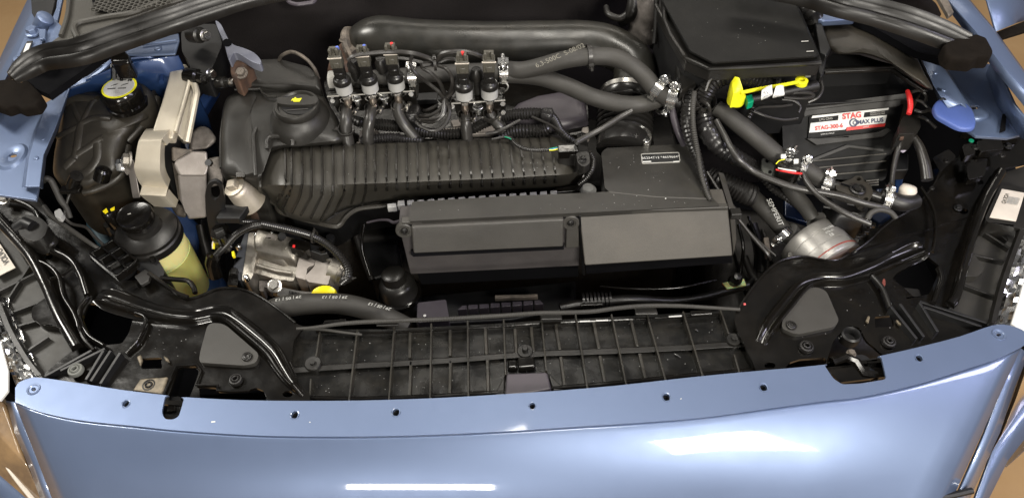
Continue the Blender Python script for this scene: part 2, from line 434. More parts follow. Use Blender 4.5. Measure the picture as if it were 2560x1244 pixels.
g = G().tube(cat([P(x, y, .93) for x, y in ((715, -14), (722, 4), (740, 11), (765, 9), (785, 4), (792, -14))], 5), .0035, 8)
B(t, 'latch_loop', g, 'purple_grey')

# ================================================================== bumper cover
def lerp2(pl, x):
    for (x0, y0), (x1, y1) in zip(pl, pl[1:]):
        if x <= x1: return y0+(y1-y0)*(x-x0)/(x1-x0)
    return pl[-1][1]
crease = [(38, 1004), (100, 1028), (200, 1049), (340, 1064), (460, 1076), (640, 1087), (800, 1090), (960, 1089), (1115, 1084), (1280, 1076), (1440, 1065), (1600, 1055),
          (1760, 1042), (1920, 1020), (2060, 1001), (2156, 990), (2290, 960), (2426, 918), (2500, 893), (2552, 868)]
cr = cat(crease, 4)
up_ = cat([(38, 968), (48, 955), (72, 945), (100, 943), (200, 957), (300, 973), (408, 986)], 3) + rnd([(413, 987), (404, 1030), (412, 1047), (432, 1048), (447, 1040), (461, 993)], 9) + \
      cat([(466, 992), (600, 999), (760, 1001), (900, 1000), (1040, 996), (1150, 991), (1280, 983), (1400, 975), (1550, 962), (1700, 945), (1850, 930), (2000, 917)], 2) + \
      rnd([(2060, 911), (2084, 946), (2106, 960), (2150, 958), (2216, 947), (2203, 889)], 8) + cat([(2208, 887), (2300, 866), (2400, 840), (2480, 813), (2520, 812), (2556, 824), (2572, 842), (2566, 858)], 3)
t = BUMP = T('bumper_cover', 'metallic blue front bumper cover with a row of empty fixing holes along its top flange', 'bumper', (1280, 1040, .78))
outer = [P(x, y, .806) for x, y in up_] + [P(x, y, .806) for x, y in reversed(cr)]
holes_px = [(315, 1008, 11, 8), (737, 1036, 12, 9), (990, 1030, 12, 8.5), (1331, 1014, 10, 8), (1666, 992, 12, 8.5), (1909, 968, 12, 8), (2298, 895, 11, 8)]
hl = [[P(x, y, .806) for x, y in ell(a, b, c, d, 16)] for a, b, c, d in holes_px] + [[P(x, y, .806) for x, y in ell(84, 972, 6, 5, 12)], [P(x, y, .806) for x, y in ell(2497, 836, 6, 4, 12)]]
B(t, 'top_flange', G().slab(outer, .003, hl), 'blue_paint', bevel=.0012)
for a, b, c, d in holes_px:                          # raised collars round the holes
    p = P(a, b, .806); k = K(p); g = G().lathe(p, (0, 0, 1), [(c*k*.86, -.004), (c*k*.9, .0004), (c*k*1.1, .0006), (c*k*1.25, -.001)], 22, 1, .8, cap=False)
    B(t, 'hole_collar', g, 'blue_paint')
    B(t, 'clip_socket', G().lathe(p-V((0, 0, .0045)), (0, 0, 1), [(c*k*1.05, -.010), (c*k*1.05, -.001), (c*k*.62, .0), (c*k*.4, -.003), (.0001, -.006)], 16), 'plastic_dark')
for a, b in ((84, 972), (2497, 836)):
    p = P(a, b, .806); k = K(p); B(t, 'dimple_ring', G().lathe(p, (0, 0, 1), [(17*k, -.001), (16*k, .0012), (12*k, .0008), (7*k, -.002), (6*k, -.004)], 24, cap=False), 'blue_paint')
rows = []
prof = [(0, .0), (.02, .0006), (.06, .003), (.13, .0075), (.22, .014), (.34, .0235), (.48, .036), (.64, .053), (.80, .073), (1.0, .10)]
bot = cat([(165, 1335), (700, 1352), (1280, 1350), (1900, 1340), (2345, 1325)], 8)
nc = 60
def along(pl, u):
    f = u*(len(pl)-1); i = min(int(f), len(pl)-2); q = f-i
    return pl[i][0]+(pl[i+1][0]-pl[i][0])*q, pl[i][1]+(pl[i+1][1]-pl[i][1])*q
def arcl(pl, n):
    d = [0]
    for a, b in zip(pl, pl[1:]): d.append(d[-1]+math.hypot(b[0]-a[0], b[1]-a[1]))
    out = []; j = 0
    for k in range(n+1):
        s = d[-1]*k/n
        while j < len(d)-2 and d[j+1] < s: j += 1
        q = (s-d[j])/(d[j+1]-d[j]); out.append((pl[j][0]+(pl[j+1][0]-pl[j][0])*q, pl[j][1]+(pl[j+1][1]-pl[j][1])*q))
    return out
ca, cb = arcl(cr, nc), arcl(bot, nc)
for v, dz in prof:
    row = []
    for k in range(nc+1):
        x = ca[k][0]+(cb[k][0]-ca[k][0])*v; y = ca[k][1]+2.5+(cb[k][1]-ca[k][1]-2.5)*v
        u = k/nc; e = max(0, 1-min(u, 1-u)/.035)
        row.append(P(x, y, .8035-dz-.010*e*e*v**.5))
    rows.append(row)
last = rows[-1]
for q in (.04, .1, .2, .34): rows.append([p+V((0, -.02*q*5*.5 if q < .3 else .02, -q)) for p in last])
B(t, 'fascia', G().grid(rows), 'blue_paint', solid=.003, smooth=60)
# folded side returns of the fascia beside the headlamps
def side(pts_in, pts_out):
    return G().grid([[P(*q) for q in pts_in], [P(*q) for q in pts_out]])
B(t, 'side_return', side([(36, 1006, .797), (62, 1080, .781), (98, 1165, .757), (150, 1300, .71)], [(14, 1000, .783), (36, 1080, .765), (72, 1165, .74), (120, 1300, .69)]), 'blue_paint', solid=.003)
B(t, 'side_return', side([(2553, 870, .797), (2510, 960, .779), (2465, 1080, .752), (2368, 1300, .71)], [(2572, 885, .783), (2538, 965, .765), (2500, 1080, .735), (2400, 1300, .69)]), 'blue_paint', solid=.003)
def rev(n): return n
# small chips on the flange
for x, y, s in ((532, 1053, 5), (1700, 1009, 1)):
    pass
# headlamps beside the bumper
for sgn, lens, lab in ((0, [(-90, 990, .80), (8, 1000, .782), (66, 1160, .741), (112, 1262, .70), (60, 1240, .70), (-10, 1180, .71), (-100, 1110, .73)], 'headlamp lens left of the bumper with painted tan reflections'),
                       (1, [(2576, 895, .782), (2545, 985, .76), (2505, 1085, .73), (2478, 1130, .72), (2560, 1010, .73), (2640, 900, .75)], 'headlamp lens right of the bumper, a pale sliver at the frame edge')):
    t = T('headlamp', lab, 'headlamp', lens[1], 'front headlamps')
    B(t, 'lens', G().slab(PP(lens), .02), 'lens_tan_reflection', bevel=.003)
    if not sgn: B(t, 'lens_streak', G().tube(cat([P(x, y, z) for x, y, z in ((-60, 1085, .738), (0, 1140, .727), (45, 1200, .715), (95, 1262, .70))], 6), .003, 8), 'cream_label')  # bright streak of the lens reflection, modelled as a pale tube
t = T('wing_corner', 'blue front corner panel below the left headlamp', 'body panel', (0, 1230, .68), 'blue corner panels under the headlamps')
B(t, 'panel', G().grid([[P(*q) for q in r] for r in ([(-120, 1105, .72), (-10, 1178, .70), (50, 1230, .69), (115, 1300, .67)], [(-140, 1140, .705), (-20, 1215, .69), (40, 1275, .67), (90, 1340, .65)], [(-160, 1240, .62), (-60, 1320, .62), (0, 1380, .6), (60, 1420, .58)])]), 'blue_paint', solid=.003, smooth=60)
t = T('wing_corner', 'blue front corner panel below the right headlamp', 'body panel', (2500, 1200, .68), 'blue corner panels under the headlamps')
B(t, 'panel', G().grid([[P(*q) for q in r] for r in ([(2640, 880, .74), (2560, 1000, .725), (2485, 1120, .71), (2440, 1244, .69), (2400, 1340, .67)], [(2660, 940, .72), (2590, 1060, .71), (2520, 1150, .695), (2460, 1270, .67), (2420, 1360, .65)])]), 'blue_paint', solid=.003, smooth=60)
t = T('licence_trim', 'dark trim strip at the lower right corner of the bumper', 'trim', (2390, 1240, .71))
B(t, 'strip', G().tube([P(x, y, z) for x, y, z in ((2335, 1243, .722), (2375, 1238, .722), (2430, 1225, .722))], .004, 8), 'plastic_dark')

# ================================================================== front slam panel
t = SP = T('slam_panel', 'black plastic front crossmember panel with moulded ribs behind the bumper flange', 'front panel', (1300, 900, .76))
TZ, AZ = .772, .790
tray = [(742, 818), (800, 822), (960, 822), (1162, 812), (1254, 807), (1355, 800), (1476, 794), (1600, 788), (1710, 781), (1800, 776), (1845, 775), (1900, 850), (1960, 950), (1700, 985), (1300, 1020), (900, 1035), (740, 1035), (690, 930)]
B(SP, 'tray', G().slab(PP(tray, TZ), .004), 'plastic_dusty', bevel=.001)
# back rim of the tray and short upstand
rim = cat([(790, 829), (960, 831), (1162, 821), (1254, 816), (1355, 808), (1476, 803), (1600, 797), (1710, 791), (1800, 786)], 4)
B(SP, 'rear_rim', G().tube([P(x, y, TZ+.005) for x, y in rim], .0018, 8), 'plastic_gloss')
low = cat([(775, 1000), (880, 1002), (1000, 999), (1130, 993), (1280, 984), (1400, 974), (1550, 962), (1700, 946), (1850, 933), (1930, 926)], 4)
B(SP, 'front_rim', G().tube([P(x, y-4, TZ+.006) for x, y in low], .0038, 10), 'plastic_gloss')
def rib(a, b, wpx=4.5, h=.011, z=TZ, wob=0):
    pa, pb = P(*a, z+h), P(*b, z+h); d = (pb-pa); n = V((-d.y, d.x, 0)).normalized(); k = K(pa)*wpx*.5
    top = [pa+n*k, pa-n*k, pb-n*k, pb+n*k]
    bt = [q-V((0, 0, h))+n*s*k*.5 for q, s in zip(top, (1, -1, -1, 1))]
    B(SP, 'rib', G().prism(top, bt), 'rib_grey', bevel=.0007)
for a, b in (((799, 828), (790, 890)), ((777, 945), (773, 1003)), ((893, 822), (872, 1003)), ((985, 816), (972, 1000)), ((1078, 807), (1075, 996)), ((1169, 800), (1171, 993)), ((1259, 796), (1264, 935)),
             ((1353, 784), (1366, 925)), ((1439, 784), (1470, 975)), ((1529, 784), (1568, 968)), ((1617, 782), (1668, 961)), ((1708, 777), (1762, 953)), ((1801, 773), (1822, 832)), ((1836, 884), (1852, 940)), ((1875, 866), (1906, 936)),
             ((640+8, 935), (684-8, 1003)) if False else ((696, 935), (684, 1003))): rib(a, b)
for a, b in (((1025, 830), (1024, 893)), ((1027, 902), (1023, 997)), ((1125, 822), (1125, 888)), ((1126, 900), (1124, 992)), ((1213, 818), (1216, 884)), ((1218, 896), (1221, 990)), ((1287, 820), (1291, 880)), ((1328, 816), (1334, 878)),
             ((1389, 809), (1400, 872)), ((1402, 890), (1414, 978)), ((1484, 803), (1498, 870)), ((1500, 888), (1516, 972)), ((1578, 799), (1594, 864)), ((1599, 882), (1619, 963))): rib(a, b, 7, .006)
hz = [(716, 933), (767, 929), (807, 926), (878, 921), (973, 916), (1120, 907), (1254, 896), (1365, 889), (1514, 884), (1600, 880), (1727, 874), (1808, 868), (1875, 866)]
g = G(); g.loft([[P(x, y, TZ+.006), P(x, y-13, TZ+.006), P(x, y-15, TZ+.001), P(x, y+1.5, TZ+.001)] for x, y in hz]); B(SP, 'cross_band', g, 'plastic_satin', bevel=.0006)
for (x, y, r) in ((786, 916, 21), (1831, 857, 19)):
    p = P(x, y, TZ); k = K(p); B(SP, 'moulding_gate', G().lathe(p, (0, 0, 1), [(r*k, 0), (r*k, .008), (r*k*.9, .0095), (r*.35*k, .009), (r*.3*k, .012), (.0001, .012)], 26), 'plastic_satin')
p = P(1313, 884, TZ); k = K(p)
B(SP, 'rivet_boss', G().lathe(p, (0, 0, 1), [(20*k, 0), (20*k, .006), (18*k, .008), (8*k, .008), (8*k, .012), (6*k, .014), (.0001, .014)], 24), 'plastic_satin')
B(SP, 'latch_cover', G().slab(PP([(1293, 890), (1334, 888), (1340, 916), (1296, 920)], TZ+.010), .012), 'plastic_gloss', bevel=.003)
B(SP, 'latch_cover', G().slab(PP([(1268, 898), (1292, 896), (1294, 918), (1270, 920)], TZ+.009), .010), 'plastic_gloss', bevel=.003)
B(SP, 'latch_pad', G().slab([P(1266, 932, TZ+.012), P(1368, 928, TZ+.012), P(1380, 972, TZ+.014), P(1330, 982, TZ+.014), P(1262, 988, TZ+.014)], .014), 'purple_grey', bevel=.003)
for q in ([(1262, 935), (1262, 988), (1234, 992), (1248, 960)], [(1370, 930), (1414, 972), (1382, 976)]):
    B(SP, 'pad_gusset', G().slab(PP(q, TZ+.009), .008), 'plastic_satin', bevel=.002)
# pale swarf and dust flecks lying in the tray
g = G(); random.seed(3)
for _ in range(170):
    x = random.uniform(790, 1850); y = random.uniform(826, 985) - (x-1150)*.05
    if y < 826-(x-960)*.055: continue
    p = P(x, y, TZ+.0008); a = random.uniform(0, 3.14); l = random.uniform(.0003, .0010)
    g.box(p, (l, l*random.uniform(.2, .8), .0004), (V((math.cos(a), math.sin(a), 0)), V((-math.sin(a), math.cos(a), 0)), V((0, 0, 1))))
B1('dust_specks', g, 'grey_block', 'fine pale dust and swarf specks scattered in the ribbed tray', None, kind='stuff')
for x0, y0, x1, y1 in ((1685, 884, 1702, 894), (1738, 824, 1744, 827)):
    a, b = P(x0, y0, TZ+.002), P(x1, y1, TZ+.002)
    B1('metal_shaving', G().tube([a, (a+b)/2+V((0, 0, .001)), b], .0009, 6), 'zinc', 'bright curled metal shaving lying in the tray right of centre' if x0 < 1700 else 'tiny silver chip lying in the upper right tray cell', 'metal shaving')

# cover straps over the tray's back edge
for q, nm in (([(937, 797), (995, 795), (996, 812), (940, 813)], 'strap'), ([(1348, 776), (1403, 774), (1406, 797), (1352, 798)], 'strap'), ([(1586, 768), (1640, 766), (1646, 784), (1588, 785)], 'strap')):
    B(SP, 'cable_strap', G().slab(PP(q, TZ+.022), .004), 'plastic_satin', bevel=.0015)
for q in ([(811, 800), (865, 796), (866, 803), (808, 808)], [(1168, 786), (1240, 782), (1242, 789), (1166, 793)], [(1452, 756), (1505, 754), (1508, 761), (1452, 763)], [(1725, 776), (1780, 773), (1782, 783), (1728, 787)]):
    B(SP, 'clip_tab', G().slab(PP(q, TZ+.012), .004), 'plastic_gloss', bevel=.001)
for x0, y0, x1, y1 in ((1672, 791, 1704, 789), (1449, 803, 1475, 802), (1490, 801, 1520, 800)):
    B(SP, 'bright_edge', G().tube([P(x0, y0, TZ+.008), P(x1, y1, TZ+.008)], .001, 6), 'white_label')

# --- left arm of the panel
LU = cat([(760, 815), (738, 806), (700, 775), (660, 747), (620, 727), (580, 719), (540, 723), (505, 737), (480, 745), (460, 743), (425, 722), (362, 680)], 3)
LU += [(345, 700), (300, 700), (225, 648)] + cat([(246, 622), (200, 592), (160, 564), (130, 546), (116, 534), (112, 518), (101, 501), (85, 487), (61, 474), (0, 464), (-60, 460)], 3)
LL = [(-60, 545), (0, 560), (60, 636), (125, 740), (150, 806), (188, 870), (150, 900), (108, 935), (140, 985), (420, 1010), (600, 1025), (775, 1030), (775, 985), (742, 945), (725, 905), (735, 850)]
Lout = [(x, y) for x, y in LU] + LL
win = rnd([(222, 756), (250, 762), (335, 788), (322, 832), (305, 858), (262, 862), (225, 838), (206, 792)], 8, 3)
rect = rnd([(355, 895), (404, 893), (405, 920), (353, 921)], 3, 2)
slot = rnd([(418, 1000), (446, 918), (490, 914), (497, 930), (485, 965), (470, 1000)], 5, 2)
oval = ell(121, 640, 11, 8, 14); rd = ell(719, 984, 13, 8, 14)
fr = rnd([(498, 966), (540, 968), (545, 978), (616, 976), (640, 968), (660, 976), (668, 1000), (500, 1003)], 4, 2)
def az(x, y=700): return AZ + max(0, 700-y)*.00009 if x < 600 else AZ
B(SP, 'left_arm', G().slab([P(x, y, az(x, y)) for x, y in Lout], .004, [[P(x, y, az(x, y)) for x, y in h] for h in (win, rect, slot, oval, rd, fr)]), 'plastic_gloss', bevel=.0015)
def band(name, pts, wpx, h, mt='plastic_gloss', n=8):          # raised half-round bead along a px path
    c = cat(pts, n); rows = []
    for i, q in enumerate(c):
        p = P(q[0], q[1], q[2]); a = c[max(i-1, 0)]; b = c[min(i+1, len(c)-1)]
        d = P(b[0], b[1], q[2])-P(a[0], a[1], q[2]); nrm = V((-d.y, d.x, 0)).normalized(); k = K(p)
        ww = (q[3] if len(q) > 3 else wpx)*.5*k; e = min(1, i/6, (len(c)-1-i)/6)
        rows.append([p+nrm*ww*s*(1-0.15*(1-e)) + V((0, 0, h*e*z-.0005)) for s, z in ((-1.4, 0), (-1.15, .06), (-1.0, .45), (-.88, .9), (-.74, 1), (-.58, .86), (-.36, .5), (0, .42), (.36, .5), (.58, .86), (.74, 1), (.88, .9), (1.0, .45), (1.15, .06), (1.4, 0))])
    return B(SP, name, G().grid(rows), mt, smooth=80)
band('bead', [(243, 738, AZ+.012, 34), (290, 752, AZ+.008, 48), (354, 774, AZ+.003, 42), (422, 792, AZ, 38), (489, 797, AZ, 36), (540, 788, AZ, 38), (575, 795, AZ, 40), (632, 838, AZ, 42), (680, 882, AZ, 40), (708, 925, AZ, 34), (728, 955, AZ, 26), (760, 990, AZ, 14)], 36, .013)
band('bead', [(0, 495, AZ+.028), (50, 505, AZ+.027), (85, 525, AZ+.025), (95, 545, AZ+.024)], 10, .005)
# outer lip of the left arm
B(SP, 'arm_lip', G().tube([P(x, y, az(x, y)+.002) for x, y in cat([(246, 620), (200, 590), (160, 562), (130, 544), (116, 532), (112, 518), (101, 501), (85, 487), (61, 474), (0, 464), (-60, 460)], 5)], .0024, 8), 'plastic_gloss')
B(SP, 'arm_lip', G().tube([P(x, y, AZ+.001) for x, y in cat([(738, 806), (700, 775), (660, 747), (620, 727), (580, 719), (540, 723), (505, 737), (480, 745), (460, 743), (425, 722), (370, 685)], 5)], .0018, 8), 'plastic_gloss')
# long stiffening beams
def beam(pts, wpx, h, mt='plastic_gloss', name='stiffening_rib'):
    c = cat(pts, 5); rings = []
    for i, q in enumerate(c):
        p = P(q[0], q[1], q[2]); a = c[max(i-1, 0)]; b = c[min(i+1, len(c)-1)]
        d = P(b[0], b[1], q[2])-P(a[0], a[1], q[2]); n = V((-d.y, d.x, 0)).normalized(); k = K(p)*wpx*.5
        rings.append([p+n*k, p+n*k*.7+V((0, 0, h*.8)), p+n*k*.3+V((0, 0, h)), p-n*k*.3+V((0, 0, h)), p-n*k*.7+V((0, 0, h*.8)), p-n*k])
    return B(SP, name, G().loft(rings), mt, smooth=50)
beam([(-10, 540, .815), (45, 600, .812), (85, 650, .810), (118, 715, .806), (150, 790, .804), (196, 872, .80)], 30, .010)
beam([(135, 628, .808), (180, 652, .805), (205, 690, .803), (222, 742, .80)], 20, .008)
beam([(95, 655, .809), (130, 672, .808), (152, 700, .806), (163, 745, .804), (190, 790, .803), (212, 848, .80), (240, 880, .797)], 13, .008)
beam([(222, 745, .80), (200, 785, .80), (222, 838, .798), (262, 866, .797)], 12, .006)
beam([(340, 785, .796), (366, 800, .795), (350, 850, .794), (318, 888, .792)], 10, .006)
beam([(128, 700, .806), (158, 690, .806), (190, 662, .805)], 4, .005)
p = P(130, 607, .812); k = K(p); B(SP, 'moulding_gate', G().lathe(p, (0, .0, 1), [(20*k, 0), (19*k, .004), (15*k, .006), (.0001, .006)], 22, 1, .75), 'plastic_satin')
# round bush housing top left
B(SP, 'bush_housing', G().slab([P(x, y, .835) for x, y in rnd([(40, 560), (62, 535), (100, 542), (122, 562), (112, 590), (85, 605), (50, 590)], 10)], .028), 'plastic_satin', bevel=.003)
B(SP, 'bush_mouth', G().tube([P(42, 570, .832), P(62, 556, .838), P(82, 566, .836)], .008, 12), 'plastic_dark')
bolt(SP, P(12, 500, .822), .009, mt='steel', name='bolt')
# triangular cover with its screw
def cover(outline, scr, z):
    B(SP, 'cover_plate', G().slab(PP(rnd(outline, 16, 5), z), .007), 'cover_grey', bevel=.002)
    p = P(*scr, z+.001); torx(SP, p, 13*K(p))
cover([(520, 806), (560, 808), (648, 884), (640, 906), (612, 913), (497, 905), (500, 880)], (618, 891), AZ+.007)
for x, y, z, r in ((590, 949, AZ+.004, 17), (374, 964, AZ+.003, 18), (190, 925, AZ+.008, 19)):
    p = P(x, y, z); grommet(SP, p, r*K(p), mt='rubber_dark' if x > 200 else 'grey_plug')
# metal latch of the front, slot surround
B(SP, 'slot_rim', G().tube([P(x, y, AZ+.003) for x, y in ((406, 990), (440, 915), (492, 911), (503, 926), (490, 962), (545, 962), (542, 975), (580, 978), (625, 976))], .0018, 6), 'plastic_gloss')
B(SP, 'striker_socket', G().slab(PP(rnd([(408, 1042), (418, 990), (452, 990), (450, 1035), (430, 1046)], 6), .775), .02), 'plastic_dark', bevel=.002)
B(SP, 'clip_block', G().slab(PP([(418, 1008), (438, 1006), (438, 1025), (416, 1028)], .781), .008), 'plastic_satin', bevel=.001)
for q in ([(340, 890), (352, 884), (356, 900), (350, 915)], [(407, 886), (420, 893), (424, 905), (412, 900)], [(330, 975), (350, 945), (420, 940), (405, 985)]):
    B(SP, 'bright_tab', G().slab(PP(q, AZ+.006), .004), 'tab_worn', bevel=.002)
# leaf-like gusset fins low on the left
for a, b in (((110, 940), (240, 868)), ((150, 925), (262, 870)), ((214, 948), (258, 875)), ((226, 952), (276, 875)), ((250, 958), (300, 880))):
    pa, pb = P(*a, .799), P(*b, .802); n = V((pa.y-pb.y, pb.x-pa.x, 0)).normalized()*.0018
    B(SP, 'gusset_fin', G().prism([pa+n, pa-n, pb-n, pb+n], [q-V((0, 0, .014)) for q in (pa+n, pa-n, pb-n, pb+n)]), 'plastic_dark', bevel=.0005)

# --- right arm of the panel
RU = cat([(1836, 800), (1842, 778), (1868, 738), (1903, 692), (1943, 656), (1985, 643), (2020, 642), (2060, 650), (2096, 650), (2130, 632), (2172, 602), (2200, 575), (2232, 550), (2281, 521), (2325, 474), (2352, 430), (2392, 398), (2410, 362), (2445, 338), (2520, 328), (2600, 322)], 3)
RL = [(2600, 400), (2512, 420), (2495, 440), (2445, 535), (2420, 616), (2398, 704), (2378, 762), (2330, 770), (2480, 808), (2500, 840), (2205, 905), (2000, 935), (1905, 955), (1880, 900), (1860, 860), (1845, 830)]
winr = rnd([(2318, 640), (2352, 667), (2340, 697), (2323, 735), (2285, 742), (2257, 716), (2230, 696), (2245, 680), (2288, 656)], 5, 3)
rectr = rnd([(2187, 792), (2231, 788), (2235, 815), (2188, 818)], 3, 2)
slr = rnd([(2062, 915), (2084, 850), (2120, 812), (2150, 818), (2165, 850), (2212, 890), (2222, 940), (2100, 955)], 6, 2)
rd2 = ell(1925, 913, 14, 8, 14); fr2 = rnd([(1960, 922), (1975, 905), (2000, 897), (2060, 893), (2070, 905), (2050, 925)], 4, 2); ov2 = ell(2410, 528, 11, 7, 14)
def azr(x, y=700): return AZ + max(0, 700-y)*.00009 if x > 2130 else AZ
B(SP, 'right_arm', G().slab([P(x, y, azr(x, y)) for x, y in RU+RL], .004, [[P(x, y, azr(x, y)) for x, y in h] for h in (winr, rectr, slr, rd2, fr2, ov2)]), 'plastic_gloss', bevel=.0015)
band('bead', [(2318, 622, azr(2310)+.010, 30), (2285, 630, azr(2280)+.004, 44), (2240, 650, azr(2240), 42), (2180, 678, AZ, 34), (2110, 701, AZ, 30), (2045, 704, AZ, 32), (2002, 722, AZ, 36), (1962, 768, AZ, 38), (1925, 815, AZ, 36), (1900, 858, AZ, 30)], 36, .012)
B(SP, 'arm_lip', G().tube([P(x, y, azr(x, y)+.001) for x, y in cat([(1842, 780), (1868, 738), (1903, 692), (1943, 656), (1985, 643), (2020, 642), (2060, 650), (2096, 650), (2130, 632), (2172, 602), (2200, 575), (2232, 550), (2281, 521), (2325, 474), (2352, 430), (2392, 398)], 4)], .0018, 8), 'plastic_gloss')
cover([(2012, 722), (2040, 716), (2066, 726), (2098, 800), (2088, 815), (1990, 836), (1955, 820), (1955, 802)], (1978, 813), AZ+.007)
for x, y, z, r in ((2016, 867, AZ+.003, 18), (2222, 855, AZ+.003, 17)):
    p = P(x, y, z); grommet(SP, p, r*K(p))
beam([(2500, 432, .82), (2462, 500, .817), (2432, 580, .813), (2408, 665, .809), (2388, 740, .806), (2372, 765, .804)], 26, .009)
beam([(2345, 672, .806), (2352, 700, .806), (2340, 735, .805), (2330, 760, .804)], 14, .006)
beam([(2302, 470, .818), (2330, 520, .815), (2338, 580, .812), (2330, 632, .81)], 8, .004)
beam([(2180, 690, .796), (2205, 720, .797), (2225, 770, .797)], 12, .004, 'plastic_satin')
B(SP, 'depth_step', G().slab(PP([(2252, 715), (2300, 720), (2308, 745), (2262, 752)], .79), .02), 'plastic_satin', bevel=.003)
B(SP, 'paint_mark', G().slab(PP(ell(2210, 706, 4, 10, 12), AZ+.0095), .001), 'mark_red')
B(SP, 'paint_mark', G().slab(PP([(1858, 757), (1864, 757), (1865, 761), (1860, 762)], AZ+.001), .0008), 'mark_pink')
for a, b in (((2300, 752), (2470, 806)), ((2310, 765), (2455, 815)), ((2228, 765), (2292, 845)), ((2250, 758), (2310, 840)), ((2300, 755), (2345, 828))):
    pa, pb = P(*a, .802), P(*b, .799); n = V((pa.y-pb.y, pb.x-pa.x, 0)).normalized()*.0018
    B(SP, 'gusset_fin', G().prism([pa+n, pa-n, pb-n, pb+n], [q-V((0, 0, .014)) for q in (pa+n, pa-n, pb-n, pb+n)]), 'plastic_dark', bevel=.0005)
for q in ([(2165, 800), (2170, 788), (2176, 790), (2172, 806)], [(2240, 798), (2250, 800), (2256, 812), (2246, 808)]):
    B(SP, 'bright_tab', G().slab(PP(q, AZ+.006), .004), 'tab_worn', bevel=.001)
for q in ([(2400, 330), (2500, 318), (2555, 322), (2555, 345), (2470, 350)], [(2415, 400), (2470, 395), (2462, 440), (2420, 450)]):
    B(SP, 'bracket_plate', G().slab(PP(rnd(q, 8), .832), .01), 'plastic_gloss', bevel=.002)
for x, y in ((2475, 372), (2520, 366), (2395, 520-0)):
    p = P(x, y, azr(x, y)+.002); bolt(SP, p, 10*K(p), mt='plastic_dark', name='bolt')
p = P(2428, 352, .837); B(SP, 'green_dab', G().lathe(p, (0, 0, 1), [(.004, 0), (.0035, .001), (.0001, .0014)], 10), 'green')

# bonnet latch in the right notch
t = T('bonnet_latch', 'black and dark metal bonnet latch sitting in the right hand notch of the bumper flange', 'bonnet latch', (2140, 920, .77))
B(t, 'latch_plate', G().slab(PP(rnd([(2068, 905), (2095, 890), (2160, 885), (2212, 925), (2215, 946), (2150, 957), (2105, 958)], 8), .778), .012), 'plastic_dark', bevel=.002)
B(t, 'latch_arm', G().tube([P(x, y, z) for x, y, z in ((2080, 905, .788), (2112, 893, .79), (2140, 905, .79), (2158, 935, .788), (2190, 940, .786))], .0065, 8), 'plastic_gloss')
B(t, 'latch_jaw', G().slab(PP([(2162, 897), (2195, 890), (2200, 915), (2180, 925), (2165, 915)], .79), .012), 'plastic_satin', bevel=.002)
p = P(2128, 883, .79); bolt(t, p, 12*K(p), mt='cast_dirty', name='pivot_bolt')
p = P(2128, 836, .788); B(t, 'guide_tube', G().lathe(p, (0, 0, 1), [(24*K(p), -.012), (24*K(p), .001), (20*K(p), .003), (17*K(p), .001), (16*K(p), -.010)], 24), 'plastic_dark')
B(t, 'bright_edge', G().tube([P(2188, 944, .786), P(2212, 942, .786)], .0025, 6), 'steel')

# headlamp housings behind the arms
def housing(lab, poly, ribs, z, foil, white):
    t = T('headlamp_housing', lab, 'headlamp housing', (poly[0][0], poly[0][1], z), 'black headlamp housings')
    B(t, 'shell', G().slab(PP(poly, z), .02), 'housing_black', bevel=.003)
    for a, b in ribs:
        pa, pb = P(*a, z+.008), P(*b, z+.008); n = V((pa.y-pb.y, pb.x-pa.x, 0)).normalized()*.0016
        B(t, 'rib', G().prism([pa+n, pa-n, pb-n, pb+n], [q-V((0, 0, .009)) for q in (pa+n, pa-n, pb-n, pb+n)]), 'plastic_satin', bevel=.0005)
    return t
HL = housing('black ribbed back of the headlamp housing on the left with a white sticker', [(-80, 560), (10, 560), (60, 640), (125, 745), (190, 875), (110, 945), (60, 900), (-80, 700)],
    [((-20, 735), (100, 675)), ((0, 790), (110, 750)), ((20, 820), (130, 790)), ((20, 745), (75, 660)), ((60, 880), (120, 840))], .784, None, None)
HR = housing('black ribbed back of the headlamp housing on the right beneath the barcode sticker', [(2500, 432), (2600, 400), (2600, 560), (2500, 830), (2360, 790), (2400, 704), (2440, 540)],
    [((2430, 560), (2525, 620)), ((2420, 632), (2512, 652)), ((2395, 705), (2490, 740)), ((2470, 560), (2520, 600))], .786, None, None)
B(HR, 'bulb_cap', G().slab(PP(rnd([(2415, 622), (2440, 640), (2462, 672), (2445, 690), (2405, 690)], 8), .80), .015), 'housing_black', bevel=.003)
B(HL, 'bulb_cap', G().slab(PP(rnd([(78, 768), (125, 735), (150, 800), (160, 818), (100, 812), (78, 795)], 10), .797), .015), 'plastic_gloss', bevel=.003)
for tt, pts in ((HL, [(-40, 700, .797), (0, 760, .797), (30, 830, .797), (70, 900, .797), (105, 945, .797)]), (HR, [(2590, 480, .81), (2555, 570, .806), (2525, 650, .803), (2500, 725, .80), (2478, 812, .798)])):
    c = cat(pts, 5); rings = []
    for i, q in enumerate(c):
        p = P(*q); k = K(p)*11; rings.append([p+V((k, 0, 0)), p+V((k*.6, 0, .008)), p+V((-k*.6, 0, .008)), p+V((-k, 0, 0))])
    B(tt, 'edge_rail', G().loft(rings), 'plastic_satin', smooth=50)
